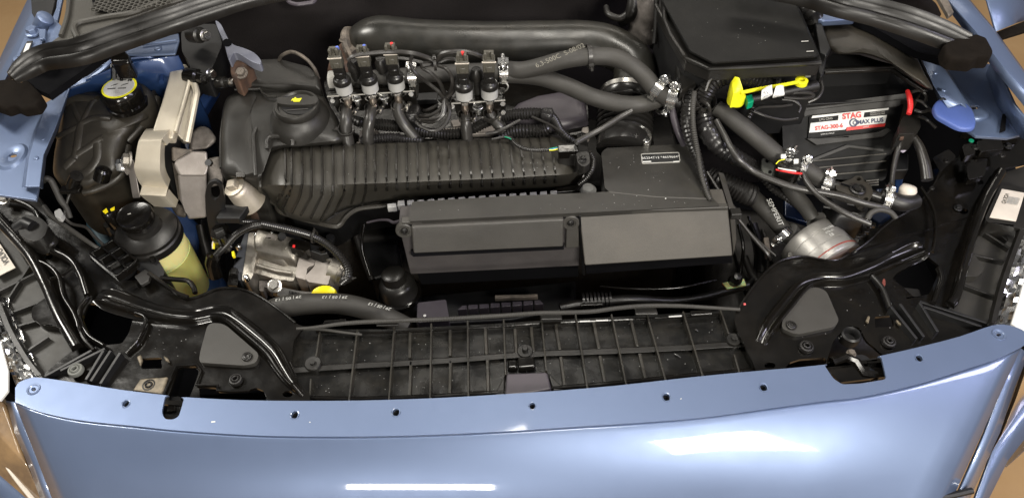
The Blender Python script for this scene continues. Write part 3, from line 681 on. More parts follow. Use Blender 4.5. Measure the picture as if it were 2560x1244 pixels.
# ballast box with barcode sticker
t = T('lamp_control_box', 'black lamp control box with a cream barcode sticker at the right edge', 'control box', (2500, 500, .80))
B(t, 'case', G().slab(PP(rnd([(2500, 462), (2600, 470), (2600, 580), (2470, 555), (2462, 545)], 8), .815), .03), 'plastic_satin', bevel=.003)
lb = [P(2505, 472, .8158), P(2562, 482, .8158), P(2540, 553, .8158), P(2474, 543, .8158)]
B(t, 'sticker', G().slab(lb, .0006), 'cream_label')
xd = (lb[1]-lb[0]).normalized(); yd = (lb[3]-lb[0]).normalized()
for k in range(9):
    c = lb[0]+xd*(.013+k*.0016)+yd*.022; B(t, 'bar', G().box(c+V((0, 0, .0005)), (.0007+.0005*(k % 3 == 0), .016, .0003), (xd, yd, V((0, 0, 1)))), 'grey_print')
text(t, 'VOLVO', lb[0]+xd*.0085+yd*.02, yd, (0, 0, 1), .007, 'black_print', bold=.02)
# sticker on the left housing
t = HL
q = [P(-40, 560, .7945), P(2, 612, .7945), P(38, 668, .7945), P(-10, 692, .7945), P(-60, 640, .7945)]
B(HL, 'sticker', G().slab(q, .001), 'cream_label')
xd = (P(24, 668, .79)-P(0, 628, .79)).normalized()
text(HL, 'VOLVO', P(8, 640, .795), -xd, (0, 0, 1), .011, 'black_print', bold=.02)
text(HL, 'TYP 31 BS', P(-8, 655, .795), -xd, (0, 0, 1), .005, 'grey_print')
# crumpled foil, and white patches painting in lamp glare, outside the housings
def foil(lab, a, b, wpx, z, sd):
    random.seed(sd); rows = []; n = 26
    for i in range(n+1):
        x = a[0]+(b[0]-a[0])*i/n; y = a[1]+(b[1]-a[1])*i/n; rows.append([P(x+wpx*(j/7-.5), y+random.uniform(-3, 3), z+random.uniform(-.004, .004)) for j in range(8)])
    t = T('foil_strip', lab, 'foil strip', (a[0], a[1], z), 'crumpled foil beside the headlamps')
    B(t, 'crumpled_foil', G().grid(rows), 'foil', smooth=10, solid=.0004)
    return t
f1 = foil('crumpled silver foil by the left headlamp housing', (-15, 745), (85, 985), 72, .79, 4)
f2 = foil('crumpled silver foil by the right headlamp housing', (2590, 560), (2500, 840), 70, .79, 9)
B(f1, 'glare_patch', G().slab(PP([(-40, 830), (2, 855), (20, 925), (20, 975), (0, 1000), (-60, 990)], .80), .004), 'white_label', bevel=.001)  # white slab painted as lamp reflection
B(f2, 'glare_patch', G().slab(PP([(2560, 700), (2600, 650), (2600, 860), (2560, 830), (2528, 808), (2540, 770)], .80), .004), 'white_label', bevel=.001)
# ================================================================== air box
t = AB = T('air_filter_box', 'large black rectangular air filter box at the centre front of the engine', 'air filter box', (1400, 690, .70))
lid = rnd([(1028, 505), (1280, 492), (1524, 480), (1508, 470), (1503, 378), (1515, 370), (1730, 359), (1741, 368), (1782, 496), (1786, 512), (1600, 521), (1024, 552)], 5, 3)
# sloped top: high at the back, low at the front
B(AB, 'lid', G().slab(PP(rnd([(1030, 504), (1270, 490), (1524, 479), (1512, 470), (1503, 382), (1515, 370), (1728, 359), (1740, 370), (1782, 495), (1800, 514), (1600, 524), (1200, 544), (1021, 553)], 6, 3), .868), .04), 'airbox_lid', bevel=.003)
B(AB, 'lid_crease', G().tube([P(x, y, .8678) for x, y in ((1524, 480), (1640, 492), (1780, 497))], .0012, 6), 'plastic_grained')
fl = [(1003, 541), (1270, 529), (1600, 512), (1818, 508), (1822, 518), (1600, 526), (1280, 541), (1004, 556)]
B(AB, 'lid_flange', G().slab(PP(fl, .8665), .006), 'plastic_grained', bevel=.0012)
def face(parent, name, quad, zs, depth, mt='plastic_grained', bevel=.002):      # front panel: top edge at z0, lower edge at z1, pushed back
    a = [P(quad[0][0], quad[0][1], zs[0]), P(quad[1][0], quad[1][1], zs[0]), P(quad[2][0], quad[2][1], zs[1]), P(quad[3][0], quad[3][1], zs[1])]
    b = [q + V((0, depth, 0)) for q in a]
    return B(parent, name, G().prism(a, b), mt, bevel=bevel)
face(AB, 'front_wall', [(996, 562), (1448, 541), (1450, 665), (1026, 686)], (.858, .768), .035, 'airbox_front')
o = face(AB, 'lower_wall', [(1026, 688), (1450, 667), (1452, 740), (1050, 760)], (.763, .70), .05, 'void_dark'); o.location.y += .035  # wall coloured near-black to paint in the underside shade
face(AB, 'raised_cover', [(1028, 567), (1410, 549), (1408, 617), (1034, 634)], (.862, .822), .009)
face(AB, 'cover_gap_shade', [(1026, 634), (1410, 617), (1410, 624), (1032, 642)], (.815, .811), .010, 'void_dark', .0005)  # black strip painting the dark gap below the raised cover
face(AB, 'side_strip', [(1416, 548), (1446, 546), (1449, 619), (1414, 622)], (.8585, .809), .01)
face(AB, 'right_duct', [(1448, 534), (1820, 518), (1832, 640), (1462, 664)], (.8635, .800), .035, 'airbox_lit')
o = face(AB, 'right_duct_base', [(1462, 667), (1832, 643), (1836, 672), (1466, 700)], (.797, .76), .035, 'void_dark'); o.location.y += .01  # near-black colour paints the shade under the duct
face(AB, 'seam_rib', [(1447, 540), (1452, 540), (1462, 690), (1456, 684)], (.864, .765), .02, 'plastic_dark', .0005)
g = G().prism([P(1822, 520, .858), P(1838, 524, .855), P(1842, 600, .80), P(1834, 642, .775)], [P(1822, 520, .858)+V((0, .07, 0)), P(1838, 524, .855)+V((0, .07, 0)), P(1842, 600, .80)+V((0, .05, 0)), P(1834, 642, .775)+V((0, .05, 0))])
B(AB, 'side_wall', g, 'plastic_grained', bevel=.002)
B(AB, 'side_clip', G().box(P(1838, 534, .852), (.014, .012, .010)), 'plastic_satin', bevel=.001)
for x, y in ((1011, 575), (1427, 555)):
    p = P(x, y, .852); k = K(p); ax = V((0, -1, .15)).normalized()
    B(AB, 'screw_tab', G().lathe(p, ax, [(22*k, -.004), (22*k, .002), (20*k, .003), (13*k, .003), (12.5*k, .001), (.0001, .001)], 24), 'plastic_grained')
    torx(AB, p+ax*.002, 9*k, ax)
B(AB, 'tab_web', G().box(P(1424, 543, .858), (.016, .004, .012)), 'plastic_grained', bevel=.001)
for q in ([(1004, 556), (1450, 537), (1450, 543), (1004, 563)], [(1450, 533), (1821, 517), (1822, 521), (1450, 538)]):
    B(AB, 'lid_gap_shade', G().slab(PP(q, .8615), .004), 'void_dark')  # black strip painting in the shaded gap under the lid
# engine code plate
q = [P(1605, 386, .8694), P(1698, 382, .8694), P(1700, 404, .8694), P(1607, 408, .8694)]
B(AB, 'code_plate', G().slab([P(x, y, .8688) for x, y in rnd([(1602, 384), (1698, 380), (1701, 405), (1605, 409)], 4)], .001), 'grey_print')
B(AB, 'code_plate_face', G().slab([P(x, y, .8691) for x, y in rnd([(1604, 386), (1696, 382), (1699, 403), (1607, 407)], 3)], .0005), 'black_print')
xd = (q[1]-q[0]).normalized()
text(AB, 'B5254T12 *4659664*', P(1651, 394, .8693), xd, (0, 0, 1), .0060, 'white_label', bold=.0)
for a, b in ((1607, 1628), (1683, 1698)): B(AB, 'print_bar', G().slab(PP([(a, 403), (b, 402), (b, 404.5), (a, 405.5)], .8694), .0003), 'white_label')
B1('dust_fleck', G().box(P(1664, 496, .8692), (.0016, .001, .0008)), 'white_label', 'single white fleck of dust on the air filter box lid', 'dust fleck')
# lower body of the box, radiator fan shroud and pipes in the gap in front
t = T('fan_shroud', 'black fan shroud with small slots low in front of the air filter box', 'fan shroud', (1200, 770, .62))
B(t, 'body', G().slab(PP([(1035, 740), (1440, 700), (1440, 770), (1280, 800), (1040, 812)], .66), .12), 'plastic_dark', bevel=.004)
B(t, 'corner_block', G().slab(PP(rnd([(1044, 756), (1115, 748), (1124, 800), (1042, 806)], 5), .70), .06), 'purple_grey', bevel=.004)
for k in range(8):
    x = 1143+k*27.5; y = 772-k*1.9; e = 12 if k == 0 else 0; f = 10 if k == 7 else 0
    B(t, 'louvre', G().slab(PP([(x+e, y-9), (x+24-f, y-10), (x+24, y), (x, y+2)], .684), .02), 'purple_grey', bevel=.001)
B(t, 'bright_bar', G().slab(PP([(1237, 737), (1344, 734), (1345, 741), (1237, 745)], .69), .008), 'cast_dirty', bevel=.001)
p = P(1062, 788, .702); B(t, 'paint_dot', G().lathe(p, (0, 0, 1), [(.0022, 0), (.0001, .0008)], 8), 'white_label')
t = T('coolant_pipe', 'dark pipe with a ribbed bellows section lying low behind the front panel', 'pipe', (1600, 745, .68))
B(t, 'pipe', hose([(1400, 770, .70, 22), (1450, 760, .70, 26), (1520, 752, .70, 26), (1580, 748, .70, 24), (1680, 752, .69, 20), (1760, 742, .69, 20), (1870, 712, .69, 22)]), 'plastic_satin')
g = G()
for k in range(8):
    x = 1458+k*9.5; p = P(x, 752-k*.4, .70); g.lathe(p, (1, 0, 0), [(.004, -.0022), (.0125, -.0016), (.0125, .0016), (.004, .0022)], 18)
B(t, 'bellows', g, 'loom')
t = T('lower_hose', 'thin black loom tube low under the right end of the air filter box', 'wiring loom', (1800, 740, .67))
B(t, 'tube', corr([(1640, 760, .68, 12), (1720, 750, .68, 12), (1790, 738, .68, 12), (1850, 722, .68, 12), (1885, 690, .66, 12), (1890, 640, .64, 12), (1872, 560, .64, 12)], .003), 'loom')
t = T('valve_tag', 'yellow plastic tag with a black knob low beside the right of the air box', 'tag', (1840, 712, .69))
B(t, 'tag', G().slab(PP([(1806, 706), (1860, 696), (1866, 712), (1818, 722)], .70), .003), 'fluid_plastic', bevel=.0006)
p = P(1838, 700, .705); B(t, 'knob', G().lathe(p, (0, -.3, 1), [(16*K(p), -.006), (16*K(p), .006), (10*K(p), .01), (9*K(p), .016), (.0001, .017)], 14), 'plastic_satin')

# braided bonnet release cable along the panel
t = T('release_cable', 'braided black cable running along the rear edge of the front panel', 'cable', (1000, 801, .79))
cp = [(742, 821, .790, 8), (784, 818, .792, 9), (860, 808, .794, 11), (939, 803, .798, 12), (1080, 798, .798, 12), (1162, 794, .798, 12), (1260, 788, .798, 12), (1348, 782, .80, 12), (1405, 781, .80, 12), (1480, 778, .80, 12), (1540, 770, .80, 12), (1612, 764, .80, 12), (1693, 764, .798, 11), (1770, 768, .796, 10), (1850, 773, .794, 9)]
B(t, 'sheath', corr(cp, .0022, .14, 10, 8), 'rubber')
t = T('release_cable', 'second black cable branching along the left end of the front panel', 'cable', (800, 825, .785))
B(t, 'sheath', hose([(748, 822, .786, 7), (800, 822, .786, 8), (850, 829, .784, 7), (905, 836, .782, 6)]), 'rubber')

# ================================================================== intake manifold
t = IM = T('intake_manifold', 'black ribbed plastic intake manifold cover stretching across the engine', 'intake manifold', (1050, 520, .78))
top_ = [(652, 405), (664, 388), (684, 373), (712, 366), (800, 363), (950, 357), (1100, 351), (1250, 345), (1380, 338), (1420, 340), (1446, 352), (1456, 368)]
mid_ = [(652, 470), (668, 462), (690, 462), (722, 462), (800, 462), (950, 458), (1100, 452), (1250, 446), (1380, 438), (1420, 436), (1446, 428), (1457, 420)]
low_ = [(656, 490), (674, 505), (700, 522), (708, 532), (770, 550), (905, 510), (1100, 486), (1250, 478), (1380, 470), (1420, 470), (1440, 464), (1452, 448)]
def pl(pts, x):
    for a, b in zip(pts, pts[1:]):
        if x <= b[0]: return a[1]+(b[1]-a[1])*(x-a[0])/(b[0]-a[0])
    return pts[-1][1]
# bottom edge follows the fan of runners at the left, then the straight flange
lowx = [(652, 486), (664, 497), (676, 507), (694, 516), (712, 526), (735, 538), (755, 545), (775, 552), (800, 556), (828, 560), (850, 552), (872, 535), (892, 520), (915, 512), (940, 508), (980, 503), (1100, 492), (1250, 482), (1400, 473), (1430, 468), (1448, 456), (1457, 440)]
def section(x, off=0.0, cut=None):
    yt, ym, yb = pl(top_, x), pl(mid_, x), pl(lowx, x)
    e = min(1, (x-652)/52, (1458-x)/48); e = max(0, e)**.5
    zt = .845+.030*e; out = []
    left = x < 930
    f = 0 if x > 930 else min(1, (930-x)/60)
    out.append(P(x, yt-2, zt-.03)); out.append(P(x, yt, zt-.008)); out.append(P(x, yt+5, zt-.002))
    for q in (.15, .35, .6, .8): out.append(P(x, yt+5+(ym-yt-5)*q, zt+off))
    ybs = ym + (yb-ym)*(.55 if f < .5 else .62)
    sh = -34*f*min(1, max(0, (x-690)/60))*(1 if x < 880 else max(0, (930-x)/50))
    out.append(P(x+sh*.02, ym, zt-.003+off)); out.append(P(x+sh*.12, ym+(yb-ym)*.13, zt-.010+off))
    out.append(P(x+sh*.35, ym+(yb-ym)*.38, zt-.026+off)); out.append(P(x+sh*.8, ym+(yb-ym)*.80, zt-.052+off)); out.append(P(x+sh*.95, yb-2, zt-.064+off)) 
    return out
xs = [652, 656, 662, 670, 680, 692, 705] + [718+i*13 for i in range(54)] + [1422, 1434, 1443, 1450, 1455, 1458]
rows = [section(x) for x in xs]
B(IM, 'cover_shell', G().grid(rows), 'manifold_black', solid=.003, smooth=50)
# deep runner skirts below the shell, in shadow
rows2 = [[r[-1]+V((0, .006, -.002)), r[-1]+V((0, .03, -.03)), r[-1]+V((0, .035, -.09))] for r in rows]
B(IM, 'runner_body', G().grid(rows2), 'plastic_dark', solid=.003)
# base flange lip along the lower edge
fl = cat([(655, 474), (660, 492), (688, 509), (696, 524), (712, 534), (770, 551), (830, 565), (850, 562), (862, 546), (880, 530), (905, 520), (960, 514), (1000, 512)], 5)
B(IM, 'flange_lip', G().tube([P(x, y, .806) for x, y in fl], .0035, 8), 'manifold_black')
B(IM, 'flange', G().slab([P(x, y, .805) for x, y in fl] + [P(900, 500, .805), P(700, 480, .805)], .004), 'manifold_black', bevel=.001)
B(IM, 'end_edge', G().tube([P(x, y, z) for x, y, z in cat([(700, 366, .874), (676, 374, .868), (660, 392, .858), (652, 420, .852), (650, 465, .848), (655, 492, .81)], 5)], .003, 8), 'manifold_black')
from mathutils.bvhtree import BVHTree
_vs = [v for r in rows for v in r]; _n = len(rows[0])
_bv = BVHTree.FromPolygons([tuple(v) for v in _vs], [(a*_n+b, a*_n+b+1, (a+1)*_n+b+1, (a+1)*_n+b) for a in range(len(rows)-1) for b in range(_n-1)])
def on_shell(x, y):
    h, nn, _, _ = _bv.ray_cast(CAM, ray(x, y))
    if h is None: return None
    if nn.z < 0: nn = -nn
    return h, nn
ribs = [715, 731, 757, 780, 807, 834, 861, 888, 915, 939, 967, 992, 1018, 1044, 1070, 1096, 1122, 1147, 1173, 1199, 1224, 1250, 1275, 1300, 1326, 1351, 1376]
kink = {715: [(702, 492), (694, 506)], 731: [(721, 493), (708, 523)], 757: [(750, 493), (731, 533)], 780: [(779, 491), (753, 538)], 807: [(806, 487), (777, 546)], 834: [(833, 487), (801, 550)], 861: [(860, 482), (823, 556)], 888: [(887, 478), (878, 508)], 915: [(914, 478), (905, 510)]}
for x in ribs:
    lean = max(0, (x-1000)/400)*14; yt = pl(top_, x); ym = pl(mid_, x)
    path = [(x-1, yt+3), (x+lean, ym)] + (kink.get(x) or [(x+lean+1, ym+17)])
    fine = []
    for a, b in zip(path, path[1:]):
        m = max(2, int(math.hypot(b[0]-a[0], b[1]-a[1])/7))
        fine += [(a[0]+(b[0]-a[0])*q/m, a[1]+(b[1]-a[1])*q/m) for q in range(m)]
    fine.append(path[-1]); hits = [on_shell(*q) for q in fine]; hits = [h for h in hits if h]
    if len(hits) < 3: continue
    rings = []; N_ = len(hits)
    for i_, (p, nn) in enumerate(hits):
        nn = (hits[max(i_-1, 0)][1]+nn+hits[min(i_+1, N_-1)][1]).normalized()
        d = (hits[min(i_+1, N_-1)][0]-hits[max(i_-1, 0)][0]).normalized(); sd = d.cross(nn).normalized()*.0014
        hh = .0048 if 0 < i_ < N_-1 else .0015
        rings.append([p+sd-nn*.002, p+sd*.8+nn*hh, p-sd*.8+nn*hh, p-sd-nn*.002])
    r0_ = rings[0]; rings.insert(0, [q+V((0, .003, -.012)) for q in r0_])
    B(IM, 'rib', G().loft(rings), 'manifold_rib', smooth=30)
# pale seal tabs under the front of the manifold
for k in range(17):
    x = 968+k*25.6+ (2 if k < 2 else 0); y = 508-k*1.75 if k else 512
    w_, h_ = (15, 9 if k > 2 else 13-k)
    if k == 0: w_, h_ = 20, 9
    B(IM, 'seal_tab', G().slab(PP([(x-2, y-h_/2+1), (x+w_, y-h_/2-.5), (x+w_+1, y+h_/2), (x-2, y+h_/2+1.5)], .835), .01), 'grey_block', bevel=.001)
B(IM, 'rear_web', G().slab(PP([(1388, 470), (1440, 462), (1462, 430), (1462, 455), (1440, 477), (1392, 481)], .832), .006), 'plastic_gloss', bevel=.001)

# manifold pressure sensor at the right end
t = T('pressure_sensor', 'black pressure sensor bolted at the right rear end of the ribbed manifold', 'sensor', (1440, 400, .86))
B(t, 'body', G().slab(PP(rnd([(1395, 358), (1430, 358), (1468, 364), (1472, 404), (1446, 412), (1440, 388), (1396, 386)], 5), .893), .02), 'plastic_satin', bevel=.002)
B(t, 'connector', G().slab(PP([(1394, 362), (1446, 360), (1446, 376), (1396, 380)], .900), .014), 'plastic_gloss', bevel=.0015)
B(t, 'mount_ear', G().slab(PP(rnd([(1440, 380), (1472, 378), (1476, 408), (1460, 418), (1444, 408)], 7), .897), .012), 'plastic_satin', bevel=.002)
p = P(1457, 398, .8975); bolt(t, p, 11*K(p), mt='plastic_gloss', name='screw')
p = P(1455, 342, .89); bolt(t, p, 12*K(p), mt='plastic_gloss', name='screw')
B(t, 'neck', G().box(P(1455, 352, .884), (.014, .012, .02)), 'plastic_satin', bevel=.002)
t = T('sensor_loom', 'thin ribbed loom drooping over the manifold ribs to the pressure sensor', 'wiring loom', (1320, 380, .88))
B(t, 'conduit', corr([(1277, 344, .886, 10), (1290, 360, .89, 11), (1312, 372, .89, 11), (1345, 375, .89, 11), (1374, 374, .892, 11)], .003), 'loom')
for c, dy in (('green', -1.5), ('blue_wire', 1), ('yellow_bright', 3)):
    B(t, 'wire', hose([(1370, 374+dy*.4, .892, 3), (1383, 372+dy, .894, 3), (1397, 369+dy, .895, 3)]), c)
B(t, 'wire', hose([(1262, 342, .886, 3), (1272, 345, .888, 3), (1282, 350, .889, 3)]), 'green')
t = T('side_conduit', 'short black ribbed conduit dropping from the pressure sensor', 'wiring loom', (1480, 420, .86))
B(t, 'conduit', corr([(1474, 380, .88, 14), (1484, 400, .87, 14), (1480, 425, .86, 14), (1465, 445, .85, 14), (1445, 462, .84, 12)], .003), 'loom')
t = T('white_plug_cap', 'pale grey rounded cap peeping out between manifold and air box', 'cap', (1470, 470, .82))
p = P(1470, 474, .825); B(t, 'cap', G().lathe(p, (0, 0, 1), [(22*K(p), -.02), (21*K(p), 0), (14*K(p), .005), (.0001, .007)], 20), 'grey_block')

# ================================================================== timing / cam cover with oil filler
t = EC = T('timing_cover', 'smooth black plastic timing cover with the oil filler at the left end of the engine', 'engine cover', (690, 400, .75))
def ring3(pts, n=5): return [P(*q) for q in cat(pts, n, True)]
body = [(590, 224), (640, 223), (735, 225), (800, 235), (822, 262), (846, 300), (862, 352), (800, 365), (700, 372), (668, 385), (652, 420), (648, 452), (600, 447), (560, 440), (551, 400), (552, 350), (556, 300), (568, 258)]
g = G()
cx, cy = 700, 310
def scaled(f, z): return [P(cx+(x-cx)*f, cy+(y-cy)*f, z(x, cy+(y-cy)*f)) for x, y in cat(body, 4, True)]
zed = lambda x, y: .885 if y < 260 else (.885-(y-260)*.00016)
rings = [[p-V((0, -.0, .12)) for p in scaled(1, zed)], scaled(1, zed), scaled(.985, lambda x, y: zed(x, y)+.006), scaled(.95, lambda x, y: zed(x, y)+.012), scaled(.86, lambda x, y: zed(x, y)+.016), scaled(.5, lambda x, y: zed(x, y)+.018), scaled(.15, lambda x, y: zed(x, y)+.018)]
B(EC, 'body', G().loft(rings), 'cover_satin', smooth=60)
upb = [(588, 222), (612, 172), (632, 160), (700, 157), (780, 178), (800, 198), (806, 232), (740, 226), (660, 225)]
B(EC, 'upper_cover', G().cushion(PP(rnd(upb, 8, 4), .900), .010, .09, .12, 5), 'cover_satin', smooth=60)
B(EC, 'lid_edge', G().tube([P(x, y, .906) for x, y in ((587, 224), (650, 222), (656, 233), (672, 242), (690, 243))], .0018, 6), 'cover_satin')
# bosses, ribs and panel steps on the cover
B(EC, 'belt_cover', G().loft([[P(x, y, z) for x, y in cat([(560, 262), (578, 236), (640, 228), (636, 260), (632, 300), (636, 360), (640, 440), (560, 436), (553, 380), (553, 310)], 3, True)] for z in (.86,)] +
   [[P(598+(x-598)*f, 340+(y-340)*f, .895+dz-(340+(y-340)*f-230)*.00012) for x, y in cat([(560, 262), (578, 236), (640, 228), (636, 260), (632, 300), (636, 360), (640, 440), (560, 436), (553, 380), (553, 310)], 3, True)] for f, dz in ((1, 0), (.97, .006), (.9, .010), (.6, .012), (.1, .012))]), 'cover_satin', smooth=60)
band2 = lambda pts, r: B(EC, 'moulded_ridge', G().tube([P(*q) for q in cat(pts, 5)], r, 8), 'cover_satin')
band2([(558, 300, .890), (553, 350, .880), (553, 420, .872)], .0025)
band2([(640, 440, .88), (636, 380, .888), (634, 340, .893), (640, 320, .896)], .003)
band2([(668, 372, .888), (668, 350, .893), (680, 341, .894), (720, 342, .894), (732, 352, .893), (732, 365, .89)], .003)
B(EC, 'clip_window', G().slab(PP(rnd([(590, 430), (612, 431), (612, 442), (590, 442)], 2), .888), .004), 'plastic_gloss', bevel=.001)
p = P(748, 290, .90); k = K(p)
B(EC, 'filler_neck', G().lathe(p, (0, 0, 1), [(80*k, -.016), (78*k, -.004), (73*k, .004), (66*k, .009), (62*k, .013), (59*k, .018), (.0001, .018)], 48, 1, .95), 'cover_satin')
p = P(742, 262, .926); k = K(p)
cap = B(EC, 'oil_filler_cap', G().lathe(p, (0, 0, 1), [(54*k, -.010), (56*k, -.006), (56*k, -.001), (54*k, .0015), (48*k, .002), (45*k, -.001), (.0001, -.001)], 56), 'cover_satin')
o = B(cap, 'grip_bar', G().slab([P(x, y, .931) for x, y in rnd([(692, 244), (790, 240), (795, 257), (770, 262), (720, 262), (693, 258)], 8, 4)], .006), 'cover_satin', bevel=.002)
o = B(cap, 'grip_recess', G().slab([P(x, y, .9262) for x, y in rnd([(700, 266), (786, 262), (776, 281), (745, 287), (715, 283)], 10, 4)], .001), 'plastic_dark', bevel=.0004)
# yellow oil-can symbol
def oilcan(parent, cx, cy, z, s, mt):
    pts = [(-14, 3), (-10, -3), (-5, -3), (-5, -6), (-1, -6), (-1, -3), (5, -3), (14, -4), (12, -1), (8, 5), (-8, 5), (-10, 1)]
    return B(parent, 'oil_can_symbol', G().slab([P(cx+a*s, cy+b*s, z) for a, b in pts], .0006), mt)
oilcan(cap, 741, 249, .9318, .95, 'yellow_bright')
oilcan(cap, 753, 248, .9389, .01, 'yellow_bright') if False else None
for a, b in (((716, 276), (770, 272)),): B(cap, 'moulded_print', G().tube([P(*a, .9272), P(*b, .9272)], .0006, 6), 'plastic_grained')

# bare metal bits and brown thermal sleeve behind
t = T('vent_pipe', 'thin brown metal tube arching behind the timing cover', 'pipe', (760, 160, .86))
B(t, 'tube', hose([(694, 160, .90, 9), (704, 140, .92, 9), (730, 130, .93, 9), (762, 145, .93, 9), (785, 170, .92, 9), (797, 198, .90, 9)]), 'cast_dirty')
t = T('heat_shield', 'rusty brown turbo heat shield beside the intake pipe flange', 'heat shield', (850, 150, .84))
B(t, 'shield', G().cushion(PP([(820, 195), (828, 160), (848, 138), (862, 120), (880, 108), (905, 150), (900, 190), (860, 205)], .87), .02, .08, .3), 'rust', smooth=60)
B(t, 'flange', G().slab(PP(rnd([(854, 95), (890, 90), (895, 120), (872, 135), (862, 130)], 6), .905), .012), 'cast_dirty', bevel=.003)
B(t, 'stay', G().slab(PP([(862, 118), (872, 115), (882, 140), (874, 143)], .91), .005), 'cast_dirty', bevel=.001)
p = P(858, 100, .912); bolt(t, p, 10*K(p), mt='cast_dirty')

# ================================================================== turbo inlet pipe and intercooler hose
t = IP = T('intake_pipe', 'wide glossy black air pipe running behind the injectors from left to right', 'air pipe', (1200, 110, .88))
B(IP, 'pipe', hose([(880, 128, .88, 56), (905, 110, .89, 96), (945, 102, .90, 120), (1000, 106, .90, 122), (1060, 110, .90, 118), (1200, 112, .90, 114), (1350, 110, .90, 112), (1450, 108, .90, 110), (1520, 116, .90, 104), (1575, 148, .89, 102), (1588, 190, .878, 108), (1582, 235, .865, 114), (1570, 278, .853, 118), (1567, 300, .849, 118)], 8, 32), 'pipe_black', smooth=80)
B(IP, 'flange_ring', G().lathe(P(886, 122, .885), P(945, 100, .90)-P(886, 122, .885), [(.034, -.004), (.036, 0), (.034, .006), (.03, .008)], 30), 'cast_dirty')
t = T('intercooler_coupling', 'black rubber bellows coupling with bright band clamps above the air box', 'hose coupling', (1570, 330, .82))
c0, c1 = P(1568, 284, .852), P(1560, 420, .822); ax = (c1-c0).normalized(); r_ = 61*K(c0)
prof = []
L_ = (c1-c0).length
for k in range(7): prof += [(r_*.98, L_*(.18+.09*k)), (r_*1.12, L_*(.21+.09*k)), (r_*1.12, L_*(.235+.09*k)), (r_*.98, L_*(.26+.09*k))]
B(t, 'bellows', G().lathe(c0, ax, [(r_*1.03, .0), (r_*1.03, L_*.16)]+prof+[(r_*1.05, L_*.86), (r_*1.05, L_)], 40), 'loom', smooth=50)
B(t, 'upper_ring', G().lathe(c0, ax, [(r_*1.02, -.004), (r_*1.08, -.003), (r_*1.08, .004), (r_*1.02, .005)], 40), 'steel')
t.location = c0
q = c0+ax*L_*.56
bt = T('band_clamp', 'thin silver worm drive band round the bellows coupling above the air box', 'hose clamp', q)
rr = r_*1.09; xx, yy = frame((ax+V((.12, .05, .0))).normalized()); a2 = (ax+V((.12, .05, 0))).normalized()
B(bt, 'band', G().lathe(q, a2, [(rr, -.004), (rr*1.03, -.0038), (rr*1.03, .0038), (rr, .004)], 48, cap=False), 'steel', smooth=40)
sc_ = q+V((.3, -.75, .55)).normalized()*rr*1.07; a3 = a2.cross(sc_-q).normalized()
B(bt, 'housing', G().box(sc_, (.020, .011, .006), (a3, a2, a3.cross(a2))), 'steel', bevel=.0012)
B(bt, 'screw', G().tube([sc_-a3*.016+V((0, 0, .003)), sc_+a3*.014+V((0, 0, .003))], .0035, 10), 'zinc')
t = T('clamp_bolt', 'pale cast clamp bolt standing beside the bellows coupling', 'bolt', (1625, 345, .85))
B(t, 'lug', G().slab(PP(rnd([(1606, 322), (1622, 320), (1630, 340), (1624, 362), (1608, 360)], 4), .875), .02), 'steel', bevel=.003)
p = P(1616, 350, .877); bolt(t, p, 10*K(p), mt='zinc')
p = P(1614, 330, .877); B(t, 'pin', G().tube([P(1582, 340, .87), P(1612, 326, .876)], .0025, 8), 'plastic_gloss')

# black inlet runners shape between rail and manifold
t = T('cylinder_head_cover', 'black coil cover on the cylinder head below the injector rail', 'engine cover', (1150, 300, .83))
B(t, 'cover', G().slab(PP(rnd([(806, 200), (1245, 190), (1470, 225), (1472, 335), (1180, 345), (860, 352), (822, 260)], 14), .855), .05), 'plastic_gloss', bevel=.005)
B(t, 'right_hump', G().cushion(PP([(1262, 300), (1290, 270), (1340, 250), (1410, 238), (1462, 248), (1472, 310), (1400, 325), (1290, 320)], .858), .012, .02, .25), 'purple_grey', smooth=70)
for q in ([(900, 325), (940, 318), (962, 345), (895, 352)], [(1125, 300), (1160, 296), (1168, 312), (1132, 318)], [(1085, 322), (1245, 310), (1255, 330), (1090, 342)], [(1275, 308), (1320, 304), (1330, 325), (1280, 330)], [(1455, 318), (1472, 314), (1474, 345), (1450, 350)], [(888, 355), (1000, 330), (1010, 352), (900, 362)]):
    B(t, 'bare_metal_pad', G().slab(PP(q, .860), .008), 'cast_alu', bevel=.002)
B(t, 'side_step', G().slab(PP([(1040, 232), (1126, 226), (1126, 246), (1042, 250)], .87), .01), 'plastic_dark', bevel=.002)
# ================================================================== left wing edge, hinge, scuttle, weatherstrip
def sheet(t, name, rows, mt, smooth=40, solid=.003, bevel=0, **k):
    return B(t, name, G().grid([[P(*q) for q in r] for r in rows]), mt, smooth=smooth, solid=solid, bevel=bevel, **k)
t = T('front_wing', 'blue left wing edge with hinge plate at the top left corner', 'wing', (0, 150, .95))
sheet(t, 'outer_edge', [[(-60, 260, .90), (0, 145, .93), (30, 80, .95), (68, 0, .97), (100, -60, .98)], [(-40, 280, .94), (8, 172, .965), (48, 100, .98), (98, 0, 1.0), (130, -60, 1.01)],
   [(-20, 290, .95), (14, 196, .972), (62, 106, .985), (120, 0, 1.005), (150, -60, 1.01)], [(0, 290, .93), (26, 205, .95), (78, 120, .965), (150, 0, .985), (180, -60, .99)]], 'blue_primer')
B(t, 'gutter', G().slab(PP([(75, -20), (142, -20), (136, 10), (128, 40), (112, 62), (92, 52), (78, 30)], 1.012), .02), 'plastic_dark', bevel=.002)
B(t, 'inner_flange', G().slab(PP([(160, -20), (143, 54), (159, 70), (150, 92), (108, 128), (118, 78), (140, 20), (145, -20)], 1.018), .004), 'blue_primer', bevel=.001)
h = T('hinge_bracket', 'blue left bonnet hinge bracket with a small black and white tag', 'hinge', (90, 90, 1.0))
